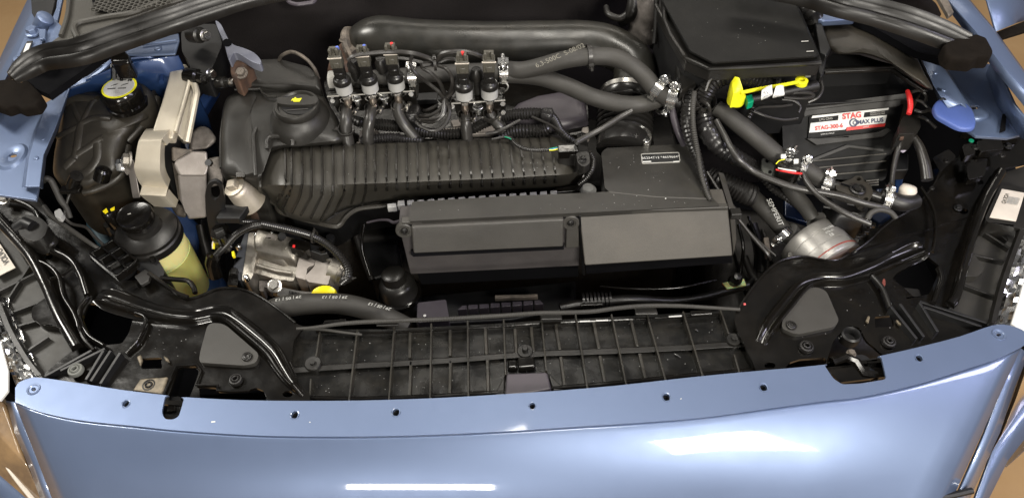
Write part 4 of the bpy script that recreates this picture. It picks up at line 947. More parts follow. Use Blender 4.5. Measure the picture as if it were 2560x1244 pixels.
B(h, 'bracket', G().slab(PP(rnd([(84, 50), (118, 52), (112, 82), (104, 110), (84, 140), (40, 142), (58, 100)], 5), 1.016), .006), 'blue_primer', bevel=.001)
B(h, 'pivot', G().lathe(P(106, 58, 1.02), (.7, 0, .7), [(.010, -.01), (.011, .012), (.008, .014)], 16), 'blue_primer')
B(h, 'strap', G().slab(PP([(96, 72), (114, 72), (112, 96), (98, 98)], 1.024), .004), 'blue_primer', bevel=.001)
bolt(h, P(83, 82, 1.019), .010, mt='blue_primer')
B(h, 'tag', G().slab(PP([(68, 103), (82, 102), (72, 134), (50, 135)], 1.0185), .001), 'black_print')
B(h, 'tag_print', G().slab(PP([(66, 109), (77, 108), (69, 130), (58, 131)], 1.0195), .0006), 'white_label')
B(h, 'stop_buffer', G().lathe(P(58, 152, 1.0), (0, 0, 1), [(.016, -.01), (.015, .0), (.01, .006), (.0001, .008)], 18), 'blue_primer')
t = T('scuttle_panel', 'dark grey scuttle panel with honeycomb air mesh at the top left', 'scuttle panel', (300, 60, 1.0))
sc = [(165, -20), (640, -60), (420, 10), (250, 70), (150, 105), (112, 128), (120, 110), (160, 80)]
B(t, 'panel', G().slab(PP(sc, 1.030), .006), 'scuttle', bevel=.002)
B(t, 'moulded_ridge', G().tube([P(x, y, 1.033) for x, y in cat([(195, 96), (185, 72), (196, 58), (230, 50), (270, 42), (330, 32), (400, 6)], 5)], .004, 8), 'scuttle')
B(t, 'moulded_ridge', G().tube([P(x, y, 1.033) for x, y in cat([(175, -20), (168, 40), (152, 90)], 5)], .003, 8), 'scuttle')
B(t, 'mesh_backing', G().slab(PP([(228, -8), (430, -20), (405, 8), (340, 24), (280, 32), (236, 26)], 1.0345), .002), 'void_dark')
g = G(); s3 = .0042
p0 = P(228, 30, 1.037)
me = 0
for i in range(46):
    for j in range(16):
        c = p0 + V((i*s3*1.5, j*s3*1.732+(i % 2)*s3*.866, 0)); 
        d = c-CAM; px = 1280+d.dot(RT)/d.dot(fwd)*FPX; py = 622-d.dot(UP)/d.dot(fwd)*FPX
        if not (232 < px < 425 and -30 < py < 30-(px-280)*.12 and py < 28): continue
        ro = [c+V((s3*math.cos(k*math.pi/3), s3*math.sin(k*math.pi/3), 0)) for k in range(6)]
        ri = [c+V((s3*.74*math.cos(k*math.pi/3), s3*.74*math.sin(k*math.pi/3), 0)) for k in range(6)]
        dz = V((0, 0, -.002)); vs = ro+ri+[q+dz for q in ri]
        g.add(vs, [(k, (k+1) % 6, (k+1) % 6+6, k+6) for k in range(6)]+[(k+6, (k+1) % 6+6, (k+1) % 6+12, k+12) for k in range(6)])
o = B(t, 'honeycomb_mesh', g, 'scuttle'); o['kind'] = 'stuff'
def strip(lab, path, wpx, z, grp='bonnet weatherstrips'):
    t = T('weatherstrip', lab, 'rubber seal', path[0][:3], grp)
    c = cat(path, 6); n = len(c)
    prof = [(-1.0, -1.3), (-.98, -.5), (-.8, -.05), (-.62, .08), (-.45, -.25), (-.38, -.3), (-.3, .35), (-.12, .62), (.06, .45), (.14, .0), (.24, .05), (.36, .65), (.6, .95), (.82, .8), (.98, .3), (1.0, -.9)]
    rings = []
    for i, q in enumerate(c):
        p = P(q[0], q[1], q[2]); a = P(*c[max(i-1, 0)][:3]); b = P(*c[min(i+1, n-1)][:3]); d = (b-a).normalized()
        nn = V((-d.y, d.x, 0)).normalized()
        if nn.y < 0: nn = -nn
        w_ = q[3]*.5*K(p)
        rings.append([p+nn*w_*u+V((0, 0, w_*.75*v)) for u, v in prof])
    B(t, 'seal_profile', G().loft(rings), 'seal_rubber', smooth=50)
    return t
WL = strip('ribbed black rubber bonnet seal sweeping across the top left corner', [(28, 192, 1.02, 30), (60, 165, 1.025, 50), (110, 138, 1.03, 58), (200, 122, 1.04, 61), (310, 84, 1.045, 60), (420, 48, 1.05, 56), (520, 14, 1.05, 56), (620, -14, 1.05, 50), (760, -40, 1.05, 46)], 60, 1.03)
WR = strip('ribbed black rubber bonnet seal sweeping across the top right corner', [(2425, 108, 1.02, 50), (2360, 80, 1.03, 62), (2280, 50, 1.04, 64), (2190, 24, 1.045, 60), (2100, 2, 1.05, 60), (2000, -25, 1.05, 56), (1850, -50, 1.05, 50)], 60, 1.03)
t = T('foam_block', 'worn dark foam block at the left end of the bonnet seal', 'foam block', (50, 240, .98), 'foam blocks at the seal ends')
B(t, 'foam', G().cushion(PP(rnd([(-40, 225), (-5, 208), (30, 203), (58, 214), (74, 206), (104, 238), (112, 252), (98, 274), (60, 280), (44, 272), (20, 280), (-40, 258)], 5, 3), .985), .006, .008, .12), 'foam', smooth=60)
t = T('foam_block', 'worn dark foam block at the right end of the bonnet seal', 'foam block', (2420, 140, .98), 'foam blocks at the seal ends')
B(t, 'foam', G().cushion(PP(rnd([(2352, 122), (2382, 106), (2412, 104), (2436, 94), (2462, 104), (2480, 138), (2470, 154), (2440, 154), (2426, 163), (2372, 158), (2356, 146)], 5, 3), 1.02), .007, .010, .12), 'foam', smooth=60)
B(WL, 'strip_shade', G().slab(PP([(56, 205), (100, 168), (190, 138), (262, 116), (270, 132), (222, 165), (165, 205), (122, 236)], .985), .01), 'void_dark')  # black panel added as the darkness under the rubber strip
B(WR, 'strip_shade', G().slab(PP([(2050, 2), (2200, 40), (2330, 92), (2400, 120), (2360, 150), (2290, 128), (2190, 72), (2100, 30)], .985), .01), 'void_dark')  # same painted darkness under the right strip
for sg, lb in ((-1, 'blue outer skin of the left front wing dropping from its edge'), (1, 'blue outer skin of the right front wing dropping from its edge')):
    t = T('outer_wing', lb, 'wing', V((sg*.88, .4, .3)), 'outer wing skins')
    B(t, 'skin', G().grid([[V((sg*(.865+.05*math.sin(min(1, (.93-z)*2.2))-(.10*max(0, .25-y)/.25)**1), y, z)) for y in (.12, .18, .24, .30, .36)] for z in (.74, .68, .6, .45, .3)]), 'blue_paint', solid=.002, smooth=60)
# left inner wing and strut tower
t = T('inner_wing', 'light blue inner wing ledge with a round hole on the left side of the bay', 'inner wing', (60, 380, .90))
ho = [P(x, y, .922) for x, y in ell(32, 388, 10, 5, 14)]
B(t, 'ledge', G().slab([P(x, y, .922) for x, y in [(-60, 300), (30, 272), (112, 262), (166, 214), (160, 250), (128, 330), (100, 400), (96, 470), (90, 500), (-60, 480)]], .004, [ho]), 'blue_primer', bevel=.001)
B(t, 'dimple', G().lathe(P(32, 392, .922), (0, 0, 1), [(.026, 0), (.022, .003), (.016, .003), (.009, .0005)], 24, 1, .7, cap=False), 'blue_primer')
sheet(t, 'raised_flange', [[(118, 262, .925), (90, 330, .925), (70, 400, .925), (60, 470, .925)], [(122, 258, .938), (96, 330, .937), (77, 400, .935), (68, 470, .932)], [(170, 218, .94), (136, 320, .938), (106, 390, .935), (98, 470, .932)], [(172, 220, .88), (140, 322, .87), (110, 392, .86), (102, 472, .85)]], 'blue_primer', bevel=.0015)
for x, y in ((130, 292), (108, 348), (90, 395)): B(t, 'spot_weld', G().lathe(P(x, y, .9375), (0, 0, 1), [(.0035, 0), (.0028, .0012), (.0001, .0014)], 10), 'blue_primer')
0 and B(t, 'wing_filler', G().slab(PP([(-120, 90), (-10, 145), (20, 215), (-20, 300), (-120, 320)], .90), .01), 'blue_primer')
t = T('strut_tower', 'deep blue left suspension strut tower behind the coolant tank', 'strut tower', (350, 150, .85))
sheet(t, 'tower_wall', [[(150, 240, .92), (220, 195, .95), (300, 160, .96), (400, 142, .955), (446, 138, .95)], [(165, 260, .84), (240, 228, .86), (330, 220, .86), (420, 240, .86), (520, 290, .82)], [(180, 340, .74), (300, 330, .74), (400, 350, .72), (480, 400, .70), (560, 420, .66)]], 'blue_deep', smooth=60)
B(t, 'top_shelf', G().slab(PP([(300, 136), (330, 112), (446, 82), (448, 100), (438, 134), (360, 138)], .965), .004), 'blue_primer', bevel=.002)
B(t, 'fold_line', G().tube([P(x, y, .968) for x, y in ((355, 112), (442, 100))], .0015, 6), 'blue_primer')
B(t, 'pressing', G().tube([P(x, y, .915) for x, y in cat([(330, 150), (375, 146), (392, 158), (402, 180), (404, 205)], 5)], .004, 8), 'blue_deep')
B(t, 'spot_weld', G().lathe(P(395, 121, .966), (0, 0, 1), [(.0055, 0), (.005, .0008), (.0035, .0002), (.0001, .0002)], 14), 'blue_primer')
B(t, 'corner_fold', G().tube([P(x, y, z) for x, y, z in cat([(172, 216, .94), (215, 200, .945), (250, 176, .95), (280, 150, .955)], 5)], .004, 8), 'blue_primer')
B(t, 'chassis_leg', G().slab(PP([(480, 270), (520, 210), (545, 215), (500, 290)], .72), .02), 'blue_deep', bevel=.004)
# hose junction standing behind the tank cap
t = T('bleed_valve', 'small black two stemmed plastic valve standing behind the coolant cap', 'valve', (300, 170, .93))
B(t, 'head', G().cushion(PP(rnd([(278, 152), (288, 138), (318, 137), (330, 150), (328, 166), (282, 166)], 5), .985), .008, .02, .2), 'plastic_gloss', smooth=60)
for x in (283, 297, 310, 324): B(t, 'stem', G().tube([P(x, 164, .975), P(x+1, 196, .93)], .0036, 10), 'plastic_gloss')

# ================================================================== coolant tank
t = CT = T('coolant_tank', 'black moulded coolant expansion tank with crossing ribs on the left', 'coolant tank', (240, 380, .72))
ol = cat([(166, 232), (200, 224), (250, 232), (330, 250), (372, 240), (388, 222), (392, 252), (382, 290), (358, 305), (338, 330), (322, 350), (312, 390), (306, 430), (285, 450), (245, 468), (215, 478), (170, 470), (136, 440), (134, 400), (142, 350), (155, 290)], 4, True)
c = V((0, 0))
rings = []
cx, cy = 235, 345
def tz(x, y): return .885-(y-230)*.00022
for f, dz in ((1, -.12), (1, -.012), (.985, -.003), (.95, .004), (.88, .010), (.76, .015), (.58, .018), (.35, .020), (.12, .020)):
    if dz < -.1: rings.append([P(cx+(x-cx), cy+(y-cy), tz(x, y)-.012)+V((0, 0, -.10)) for x, y in ol])
    else: rings.append([P(cx+(x-cx)*f, cy+(y-cy)*f, tz(cx+(x-cx)*f, cy+(y-cy)*f)+dz) for x, y in ol])
B(CT, 'tank_shell', G().loft(rings), 'plastic_satin_warm', smooth=75)
def shell_dz(x, y):
    a = math.atan2(y-cy, x-cx); r0_ = 100
    for i in range(len(ol)):
        (x1, y1), (x2, y2) = ol[i], ol[(i+1) % len(ol)]
        d1 = math.atan2(y1-cy, x1-cx)-a; d2 = math.atan2(y2-cy, x2-cx)-a
        d1 = (d1+math.pi) % (2*math.pi)-math.pi; d2 = (d2+math.pi) % (2*math.pi)-math.pi
        if d1*d2 <= 0 and abs(d1-d2) < 1: r0_ = math.hypot((x1+x2)/2-cx, (y1+y2)/2-cy); break
    f = math.hypot(x-cx, y-cy)/r0_
    pr = [(0, .020), (.35, .020), (.58, .018), (.76, .015), (.88, .010), (.95, .004), (1.0, -.003), (9, -.05)]
    for (f0, h0), (f1, h1) in zip(pr, pr[1:]):
        if f <= f1: return h0+(h1-h0)*(f-f0)/(f1-f0)
    return 0
def rdg(pts, r, nm='moulded_rib', dz=None): B(CT, nm, G().tube([P(x, y, tz(x, y)+(shell_dz(x, y)-r*.95 if dz is None else dz)) for x, y in cat(pts, 5)], r*1.7, 12), 'plastic_satin_warm', smooth=80)
rdg([(207, 315), (202, 350), (197, 380), (192, 400)], .005); rdg([(192, 398), (178, 410), (168, 420)], .005)
rdg([(150, 342), (180, 328), (207, 313)], .0035); rdg([(207, 312), (240, 300), (282, 302)], .0045)
rdg([(207, 312), (220, 285), (232, 262), (240, 255)], .0035); rdg([(198, 388), (225, 372), (252, 352), (262, 348)], .0045)
rdg([(170, 256), (200, 252), (245, 256)], .006); rdg([(207, 312), (195, 290), (185, 262)], .003)
rdg([(250, 365), (248, 400), (225, 430), (195, 445)], .006)
rdg([(300, 262), (330, 268), (345, 272)], .005)
rdg([(392, 245), (383, 290), (357, 312), (336, 335), (318, 352)], .004, 'weld_seam', dz=-.004)
rdg([(318, 365), (312, 400), (304, 430), (284, 452), (246, 470), (210, 480)], .004, 'weld_seam', dz=-.006)
B(CT, 'hose_spigot', G().lathe(P(258, 432, .86), (.5, .3, .8), [(.011, -.012), (.011, .004), (.008, .007), (.0001, .008)], 18), 'plastic_gloss')
B(CT, 'collar', G().cushion(PP(ell(322, 250, 66, 38, 24), .888), .014, .03, .25), 'plastic_satin_warm', smooth=60)
p = P(300, 222, .925); k = K(p); axc = V((0, 0, 1))
g = G(); n = 48
rings = []
for r, h in ((44, -.024), (46, -.020), (46, -.006), (43.5, .0), (40, .002), (.1, .002)):
    rings.append([p+axc*h+V((math.cos(2*math.pi*i/n), math.sin(2*math.pi*i/n), 0))*r*k*(1+(.03 if (i % 4 < 2 and h < -.001 and r > 43) else 0)) for i in range(n)])
cap = B(CT, 'filler_cap', g.loft(rings), 'plastic_gloss', smooth=40)
B(CT, 'cap_flange', G().lathe(p+axc*-.026, axc, [(50*k, -.004), (50*k, .002), (44*k, .003)], 40), 'plastic_gloss')
B(cap, 'label_ring', G().lathe(p+axc*.0022, axc, [(42.5*k, 0), (42.5*k, .0008), (.0001, .0009)], 48), 'yellow_bright')
B(cap, 'label_disc', G().lathe(p+axc*.0031, axc, [(37.5*k, 0), (37.5*k, .0004), (.0001, .0005)], 48), 'white_label')
xd = V((1, 0, 0)); yd = axc.cross(xd).normalized(); xd = yd.cross(axc)
def capq(u, v, q, nm): B(cap, nm, G().slab([p+axc*.0042+xd*(u+a)*k+yd*(v+b)*k for a, b in q], .0003, dirn=-axc), 'black_print')
capq(-16, -6, [(-10, -3), (10, -3), (10, 0), (-10, 0)], 'fluid_mark'); capq(10, -6, [(-10, -3), (10, -3), (10, 0), (-10, 0)], 'fluid_mark')
for u, s in ((-12, 1), (14, 1)):
    capq(u, 0, [(-9, 2), (-5, 5), (4, 8), (7, 12), (2, 10), (-3, 8), (-8, 5)], 'hand_mark')
capq(0, 22, [(-5, 0), (5, 0), (0, 7)], 'warning_triangle'); 
for a in (0, 2): capq(18+a*3, 23, [(-2, -3), (2, -3), (2, 3), (-2, 3)], 'vehicle_mark')
for s_, vv in (('HOT', -20), ('1.0 BAR', -27)): text(cap, s_, p+axc*.0042+yd*vv*k, xd, axc, 6.5*k, 'grey_print')
# small hoses and sensor lead by the tank
t = T('tank_sensor_plug', 'black sensor plug with thin lead at the lower edge of the coolant tank', 'sensor plug', (185, 450, .84))
B(t, 'plug', G().tube([P(192, 440, .88), P(186, 452, .87), P(180, 468, .86)], .0085, 12), 'plastic_gloss')
B(t, 'clip', G().box(P(178, 474, .86), (.028, .012, .006)), 'plastic_gloss', bevel=.001)
B(t, 'lead', hose([(180, 472, .855, 9), (172, 492, .85, 8), (164, 520, .84, 8), (164, 545, .835, 8), (182, 560, .83, 8), (215, 568, .83, 8), (235, 590, .825, 8), (258, 612, .82, 8)]), 'wire_black')
t = T('overflow_hose', 'thin grey rubber hose looping down left of the coolant tank', 'hose', (110, 450, .86))
B(t, 'hose', hose([(108, 452, .87, 15), (116, 446, .875, 15), (128, 452, .87, 15), (140, 475, .86, 15), (152, 500, .85, 15), (166, 520, .84, 14), (176, 545, .83, 12)]), 'rubber')
t = T('wing_loom', 'thin grey cable running along the left arm of the front panel', 'cable', (200, 590, .82))
B(t, 'cable', hose([(110, 515, .84, 12), (130, 540, .835, 12), (160, 562, .83, 12), (200, 590, .825, 12), (232, 612, .82, 10), (246, 620, .815, 10)]), 'rubber')
t = T('junction_clip', 'pale grey plastic cable clip by the left arm of the front panel', 'clip', (143, 530, .83))
B(t, 'clip', G().slab(PP(rnd([(135, 528), (150, 520), (158, 534), (150, 546), (138, 542)], 4), .848), .008), 'grey_block', bevel=.001)
t = T('washer_filler', 'small black filler neck with bright yellow marks left of the fluid reservoir', 'filler neck', (272, 540, .78))
p = P(270, 528, .835); k = K(p)
B(t, 'cap', G().lathe(p, (0, 0, 1), [(12*k, -.035), (17*k, -.03), (18*k, -.002), (15*k, .001), (.0001, .001)], 22), 'plastic_gloss')
B(t, 'base_ring', G().lathe(p-V((0, 0, .035)), (0, 0, 1), [(20*k, -.02), (22*k, 0), (14*k, .003)], 22), 'plastic_dark')
for q in ([(256, 528), (266, 520), (270, 528), (263, 534)], [(275, 522), (286, 516), (286, 524), (277, 527)]): B(t, 'yellow_mark', G().slab(PP(q, .8368), .0008), 'yellow')
B(t, 'neck_tube', hose([(272, 560, .79, 26), (282, 585, .77, 22), (300, 610, .76, 20)]), 'plastic_satin')
# ================================================================== power steering reservoir
t = PS = T('steering_fluid_reservoir', 'translucent yellow steering fluid reservoir with black lid and cap', 'fluid reservoir', (420, 680, .68))
p = P(372, 585, .80); k = K(p); q_ = P(432, 690, .70)
axr = (p-q_).normalized(); axr = V((.02, -.06, 1)).normalized()
B(PS, 'bottle', G().lathe(p, axr, [(58*k, -.15), (68*k, -.14), (71*k, -.10), (73*k, -.05), (74*k, -.006), (66*k, 0)], 40), 'fluid_plastic', smooth=60)
B(PS, 'lid', G().lathe(p, axr, [(72*k, -.012), (79*k, -.010), (79*k, .002), (75*k, .004), (75*k, .010), (68*k, .013), (44*k, .017), (40*k, .024), (.0001, .024)], 48), 'plastic_satin', smooth=40)
B(PS, 'fluid_fill', G().lathe(p, axr, [(69*k, -.142), (72.2*k, -.10), (74.2*k, -.05), (74.4*k, -.044), (72*k, -.0435)], 40, cap=False), 'fluid_dark', smooth=60)
cp_ = p+axr*.022+V((-.006, .004, 0))
capo = B(PS, 'screw_cap', G().lathe(cp_, axr, [(38*k, -.012), (38*k, .004), (38*k, .006), (43*k, .008), (44*k, .015), (41*k, .018), (37*k, .017), (.0001, .016)], 40), 'plastic_gloss', smooth=40)
B(capo, 'dust_mark', G().slab([cp_+axr*.0175+V((a, b, 0)) for a, b in ((-.01, .002), (-.006, .0035), (-.005, .002), (-.009, .001))], .0003), 'grey_print')
B(PS, 'level_line', G().tube([P(x, y, .775) for x, y in cat([(412, 640), (440, 630), (458, 610)], 4)], .0012, 6), 'fluid_plastic')
for x, y in ((318, 620), (372, 622)): B(PS, 'bottle_lug', G().cushion([P(*a, .775) for a in ell(x, y, 12, 8, 12)], .003, .012, .3), 'fluid_plastic', smooth=60)
t = T('reservoir_bracket', 'black clip bracket holding the yellow steering fluid reservoir', 'bracket', (380, 660, .77))
B(t, 'clamp', G().slab(PP(rnd([(318, 640), (340, 624), (374, 628), (385, 640), (400, 655), (412, 680), (405, 695), (380, 690), (352, 680), (330, 665)], 6), .792), .05), 'plastic_dark', bevel=.003)
B(t, 'tab', G().slab(PP(rnd([(370, 622), (382, 616), (386, 645), (375, 652)], 3), .80), .01), 'plastic_gloss', bevel=.001)
t = T('slotted_guide', 'small black plastic grid box with four slots beside the reservoir', 'cable guide', (280, 645, .80))
q = [(224, 633), (282, 598), (340, 650), (290, 688)]
B(t, 'base', G().slab(PP(q, .805), .02), 'plastic_dark', bevel=.001)
def bar(parent, nm, a, b, z, wpx, h, mt):
    pa, pb = P(*a, z), P(*b, z); n = V((pa.y-pb.y, pb.x-pa.x, 0)).normalized()*wpx*.5*K(pa); tp = [pa+n, pa-n, pb-n, pb+n]
    B(parent, nm, G().prism(tp, [v-V((0, 0, h)) for v in tp]), mt, bevel=.0006)
for a, b in ((q[0], q[1]), (q[1], q[2]), (q[2], q[3]), (q[3], q[0]), ((243, 652), (303, 616)), ((264, 668), (322, 634)), ((252, 614), (318, 668))): bar(t, 'slat', a, b, .818, 5, .013, 'plastic_gloss')
t = T('support_bracket', 'black stepped bracket on the panel edge below the reservoir', 'bracket', (370, 690, .80))
B(t, 'plate', G().slab(PP([(335, 690), (362, 672), (378, 680), (372, 700), (352, 712)], .806), .006), 'plastic_satin', bevel=.001)
B(t, 'rod', G().tube([P(x, y, z) for x, y, z in cat([(372, 682, .806), (400, 702, .804), (440, 730, .80), (470, 742, .798)], 5)], .0028, 8), 'plastic_gloss')
B(t, 'rod', G().tube([P(x, y, z) for x, y, z in cat([(402, 695, .79), (440, 698, .79), (470, 702, .79), (484, 718, .79), (488, 732, .79)], 5)], .0035, 8), 'plastic_gloss')
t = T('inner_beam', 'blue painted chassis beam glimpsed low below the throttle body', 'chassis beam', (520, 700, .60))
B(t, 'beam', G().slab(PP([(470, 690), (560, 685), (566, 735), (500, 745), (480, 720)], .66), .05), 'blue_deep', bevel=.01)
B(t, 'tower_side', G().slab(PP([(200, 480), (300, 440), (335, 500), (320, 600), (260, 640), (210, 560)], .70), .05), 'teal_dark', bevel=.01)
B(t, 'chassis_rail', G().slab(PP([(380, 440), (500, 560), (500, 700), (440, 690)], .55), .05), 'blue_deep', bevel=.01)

# ================================================================== engine mount
t = EM = T('engine_mount_arm', 'cream cast metal engine mount arm reaching back beside the coolant tank', 'engine mount', (420, 330, .80))
def solid(parent, nm, top, bot, mt, bevel=.003, **k):
    B(parent, nm, G().prism([P(*q) for q in top], [P(*q) for q in bot]), mt, bevel=bevel, **k)
def ribbon(parent, nm, Lf, Rt, th, mt, bevel=.003, n=6):
    lf, rt = [V(P(*q)) for q in cat(Lf, n)], [V(P(*q)) for q in cat(Rt, n)]
    rings = []
    for i in range(len(lf)):
        t_ = (lf[min(i+1, len(lf)-1)]-lf[max(i-1, 0)]); c_ = rt[i]-lf[i]; nn = c_.cross(t_).normalized()
        if nn.z < 0 and nn.y > 0: nn = -nn
        if nn.z < -.2: nn = -nn
        rings.append([lf[i], rt[i], rt[i]-nn*th, lf[i]-nn*th])
    return B(parent, nm, G().loft(rings), mt, bevel=bevel, smooth=40)
ribbon(EM, 'arm', [(430, 162, .900), (425, 168, .924), (419, 200, .924), (400, 265, .916), (385, 310, .908), (374, 345, .902)], [(466, 160, .900), (474, 172, .922), (472, 200, .922), (455, 265, .912), (440, 315, .904), (432, 345, .90)], .016, 'cast_cream')
ribbon(EM, 'cheek', [(366, 322, .892), (360, 329, .906), (350, 346, .910), (344, 362, .905), (338, 400, .885), (336, 424, .872), (352, 462, .845), (394, 499, .812)], [(424, 320, .892), (423, 326, .906), (408, 344, .910), (402, 362, .905), (400, 400, .885), (401, 432, .870), (418, 466, .842), (446, 500, .81)], .014, 'cast_cream', .004)
solid(EM, 'web', [(474, 195, .915), (489, 225, .905), (488, 245, .90), (466, 356, .868), (458, 352, .87), (436, 330, .885)], [(474, 195, .898), (489, 225, .89), (488, 245, .885), (466, 362, .855), (456, 358, .858), (436, 336, .87)], 'cast_cream', .002)
B(EM, 'web_rib', G().tube([P(x, y, z) for x, y, z in cat([(476, 185, .925), (490, 228, .915), (488, 250, .91), (467, 356, .878)], 5)], .005, 8), 'cast_cream')
B(EM, 'web_rib', G().tube([P(x, y, z) for x, y, z in cat([(474, 200, .924), (455, 270, .912), (438, 330, .902)], 5)], .003, 8), 'cast_cream')
solid(EM, 'side_flange', [(316, 400, .87), (334, 398, .87), (338, 430, .865), (352, 494, .83), (332, 496, .83)], [(316, 400, .85), (334, 398, .85), (338, 430, .845), (352, 494, .81), (332, 496, .81)], 'cast_alu', .002)
solid(EM, 'hollow_shade', [(405, 358, .895), (438, 332, .895), (452, 356, .87), (446, 495, .80), (408, 436, .86)], [(405, 358, .84), (438, 332, .84), (452, 356, .82), (446, 495, .77), (408, 436, .82)], 'plastic_dark', .002)  # dark block painting in the shade inside the mount
bolt(EM, P(313, 414, .875), .0135, V((-1, -.15, .1)), 'zinc', label='bright hex bolt on the side flange')
bolt(EM, P(324, 400, .885), .012, V((-.8, -.3, .5)), 'cast_alu_bright')
t = EB = T('engine_bracket', 'rough grey cast aluminium engine bracket right of the cream mount arm', 'engine bracket', (490, 470, .76))
solid(EB, 'block', [(428, 366, .885), (470, 374, .885), (484, 370, .88), (476, 398, .875), (430, 404, .88)], [(428, 366, .85), (470, 374, .85), (484, 370, .85), (476, 398, .84), (430, 404, .84)], 'cast_dirty', .004)
solid(EB, 'knuckle', [(478, 330, .87), (500, 314, .875), (522, 318, .875), (545, 350, .865), (520, 372, .865), (470, 378, .865)], [(478, 330, .84), (500, 314, .84), (522, 318, .84), (545, 350, .83), (520, 372, .83), (470, 378, .83)], 'cast_alu_dull', .008)
solid(EB, 'boss', [(440, 400, .884), (480, 378, .884), (518, 378, .882), (520, 420, .872), (516, 440, .865), (448, 440, .868), (434, 412, .88)], [(440, 400, .85), (480, 378, .85), (518, 378, .85), (520, 420, .84), (516, 440, .83), (448, 440, .83), (434, 412, .85)], 'cast_alu', .004)
solid(EB, 'leg', [(444, 436, .866), (517, 434, .866), (518, 500, .826), (517, 544, .80), (470, 548, .80), (466, 530, .806), (450, 500, .826)], [(444, 432, .84), (517, 430, .84), (518, 496, .80), (517, 540, .78), (470, 543, .78), (466, 526, .785), (450, 496, .80)], 'cast_alu', .003)
solid(EB, 'shadow_gap', [(430, 405, .86), (446, 415, .86), (452, 500, .81), (446, 500, .81)], [(430, 405, .83), (446, 415, .83), (452, 500, .79), (446, 500, .79)], 'cast_dirty', .001)
solid(EB, 'rear_plate', [(518, 396, .865), (550, 390, .865), (560, 440, .84), (560, 460, .83), (520, 470, .83)], [(518, 396, .83), (550, 390, .83), (560, 440, .81), (560, 460, .80), (520, 470, .80)], 'cast_alu_dull', .004)
solid(EB, 'lower_lug', [(420, 500, .80), (466, 515, .80), (468, 545, .79), (440, 540, .79)], [(420, 500, .77), (466, 515, .77), (468, 545, .76), (440, 540, .76)], 'cast_dirty', .005)
bolt(EB, P(524, 408, .872), .0075, V((0, -.6, .8)), 'zinc', False)
t = T('lifting_eye', 'black steel lifting eye plate standing beside the aluminium bracket', 'lifting eye', (540, 520, .78))
ou = rnd([(512, 482), (520, 458), (538, 450), (556, 462), (562, 500), (560, 600), (540, 600), (528, 600), (514, 530)], 12, 4)
inn = ell(538, 480, 12, 20, 18, .4)
def zv(y): return .875-(y-450)*.0005
a = [PY(x, y, P(540, 500, .85).y) for x, y in ou]; hh = [PY(x, y, P(540, 500, .85).y) for x, y in inn]
B(t, 'plate', G().slab(a, .005, [hh], V((0, 1, 0))), 'plastic_dark', bevel=.0012)
t = T('camshaft_sensor', 'pale cast sensor housing with square plug beside the timing cover', 'sensor', (600, 490, .80))
p = P(590, 470, .85); ax = V((-.35, -.1, 1)).normalized(); k = K(p)
B(t, 'housing', G().lathe(p, ax, [(40*k, -.036), (37*k, -.028), (30*k, -.005), (27*k, .0), (22*k, .002), (.0001, .002)], 30), 'cast_alu_warm', smooth=50)
B(t, 'square_plug', G().box(p+ax*.007, (.014, .014, .012), (frame(ax)[0], frame(ax)[1], ax)), 'cast_alu_warm', bevel=.002)
B(t, 'collar', G().lathe(p, ax, [(26*k, 0), (28*k, .001), (28*k, .004), (20*k, .005)], 30), 'cast_alu_warm')
B(t, 'rusty_base', G().cushion(PP(ell(630, 490, 34, 26, 16), .80), .006, .03, .3), 'rust', smooth=60)
# ================================================================== gas injector rail
def ppl(p):   # projection back to photo pixels (used only to size things)
    d = p-CAM; return 1280+d.dot(RT)/d.dot(fwd)*FPX, 622-d.dot(UP)/d.dot(fwd)*FPX
def injector_meshes():
    L = []
    L.append(('nozzle', 'brass', G().lathe((0, 0, 0), (0, 0, 1), [(.0045, -.022), (.0055, -.016), (.0068, -.015), (.0068, -.010), (.0060, -.009), (.0060, -.001)], 18)))
    L.append(('lock_nut', 'steel', G().add(hexp(.0092, -.0035, .0015).v, hexp(.0092, -.0035, .0015).f)))
    L.append(('steel_body', 'zinc', G().lathe((0, 0, 0), (0, 0, 1), [(.009, .0015), (.0105, .002), (.0118, .004), (.0118, .007), (.0124, .0075), (.0126, .010)], 28)))
    L.append(('label_sleeve', 'injector_label', G().lathe((0, 0, 0), (0, 0, 1), [(.0128, .0065), (.0136, .007), (.0138, .0210), (.0128, .0215)], 32)))
    g = G()
    for k in range(4):
        for s_ in range(-4, 5):
            a = -math.pi/2+s_*.17; g.box((.01372*math.cos(a), .01372*math.sin(a), .0100+k*.0028), (.0018, .0003, .0007), (V((-math.sin(a), math.cos(a), 0)), V((math.cos(a), math.sin(a), 0)), V((0, 0, 1))))
    L.append(('label_print', 'grey_print', g))
    L.append(('coil_body', 'plastic_satin', G().lathe((0, 0, 0), (0, 0, 1), [(.0130, .0205), (.0148, .0212), (.0150, .025), (.0138, .029), (.0105, .031), (.0095, .0325)], 28)))
    g = G(); g.box((0, 0, .041), (.0175, .014, .022)); g.box((0, -.008, .039), (.0125, .004, .007)); L.append(('neck', 'plastic_satin', g))
    g = G(); g.box((0, 0, .060), (.0195, .017, .020)); g.box((0, -.0090, .056), (.010, .003, .008)); L.append(('connector', 'plastic_conn', g))
    g = G(); g.box((0, -.0085, .067), (.022, .002, .0014)); L.append(('retainer_clip', 'cream_label', g))
    g = G()
    for x in (-.0055, .0055): g.box((x, -.004, .0745), (.0045, .007, .010))
    g.box((0, .004, .073), (.016, .006, .009)); L.append(('latch', 'plastic_conn', g))
    for n, m, gg in L: gg.v = [(x*.84, y*.84, z) for x, y, z in gg.v]
    return [(n, m, gg.mesh(n)) for n, m, gg in L]
INJ = injector_meshes()
for n, m, me in INJ: me.materials.append(M[m])
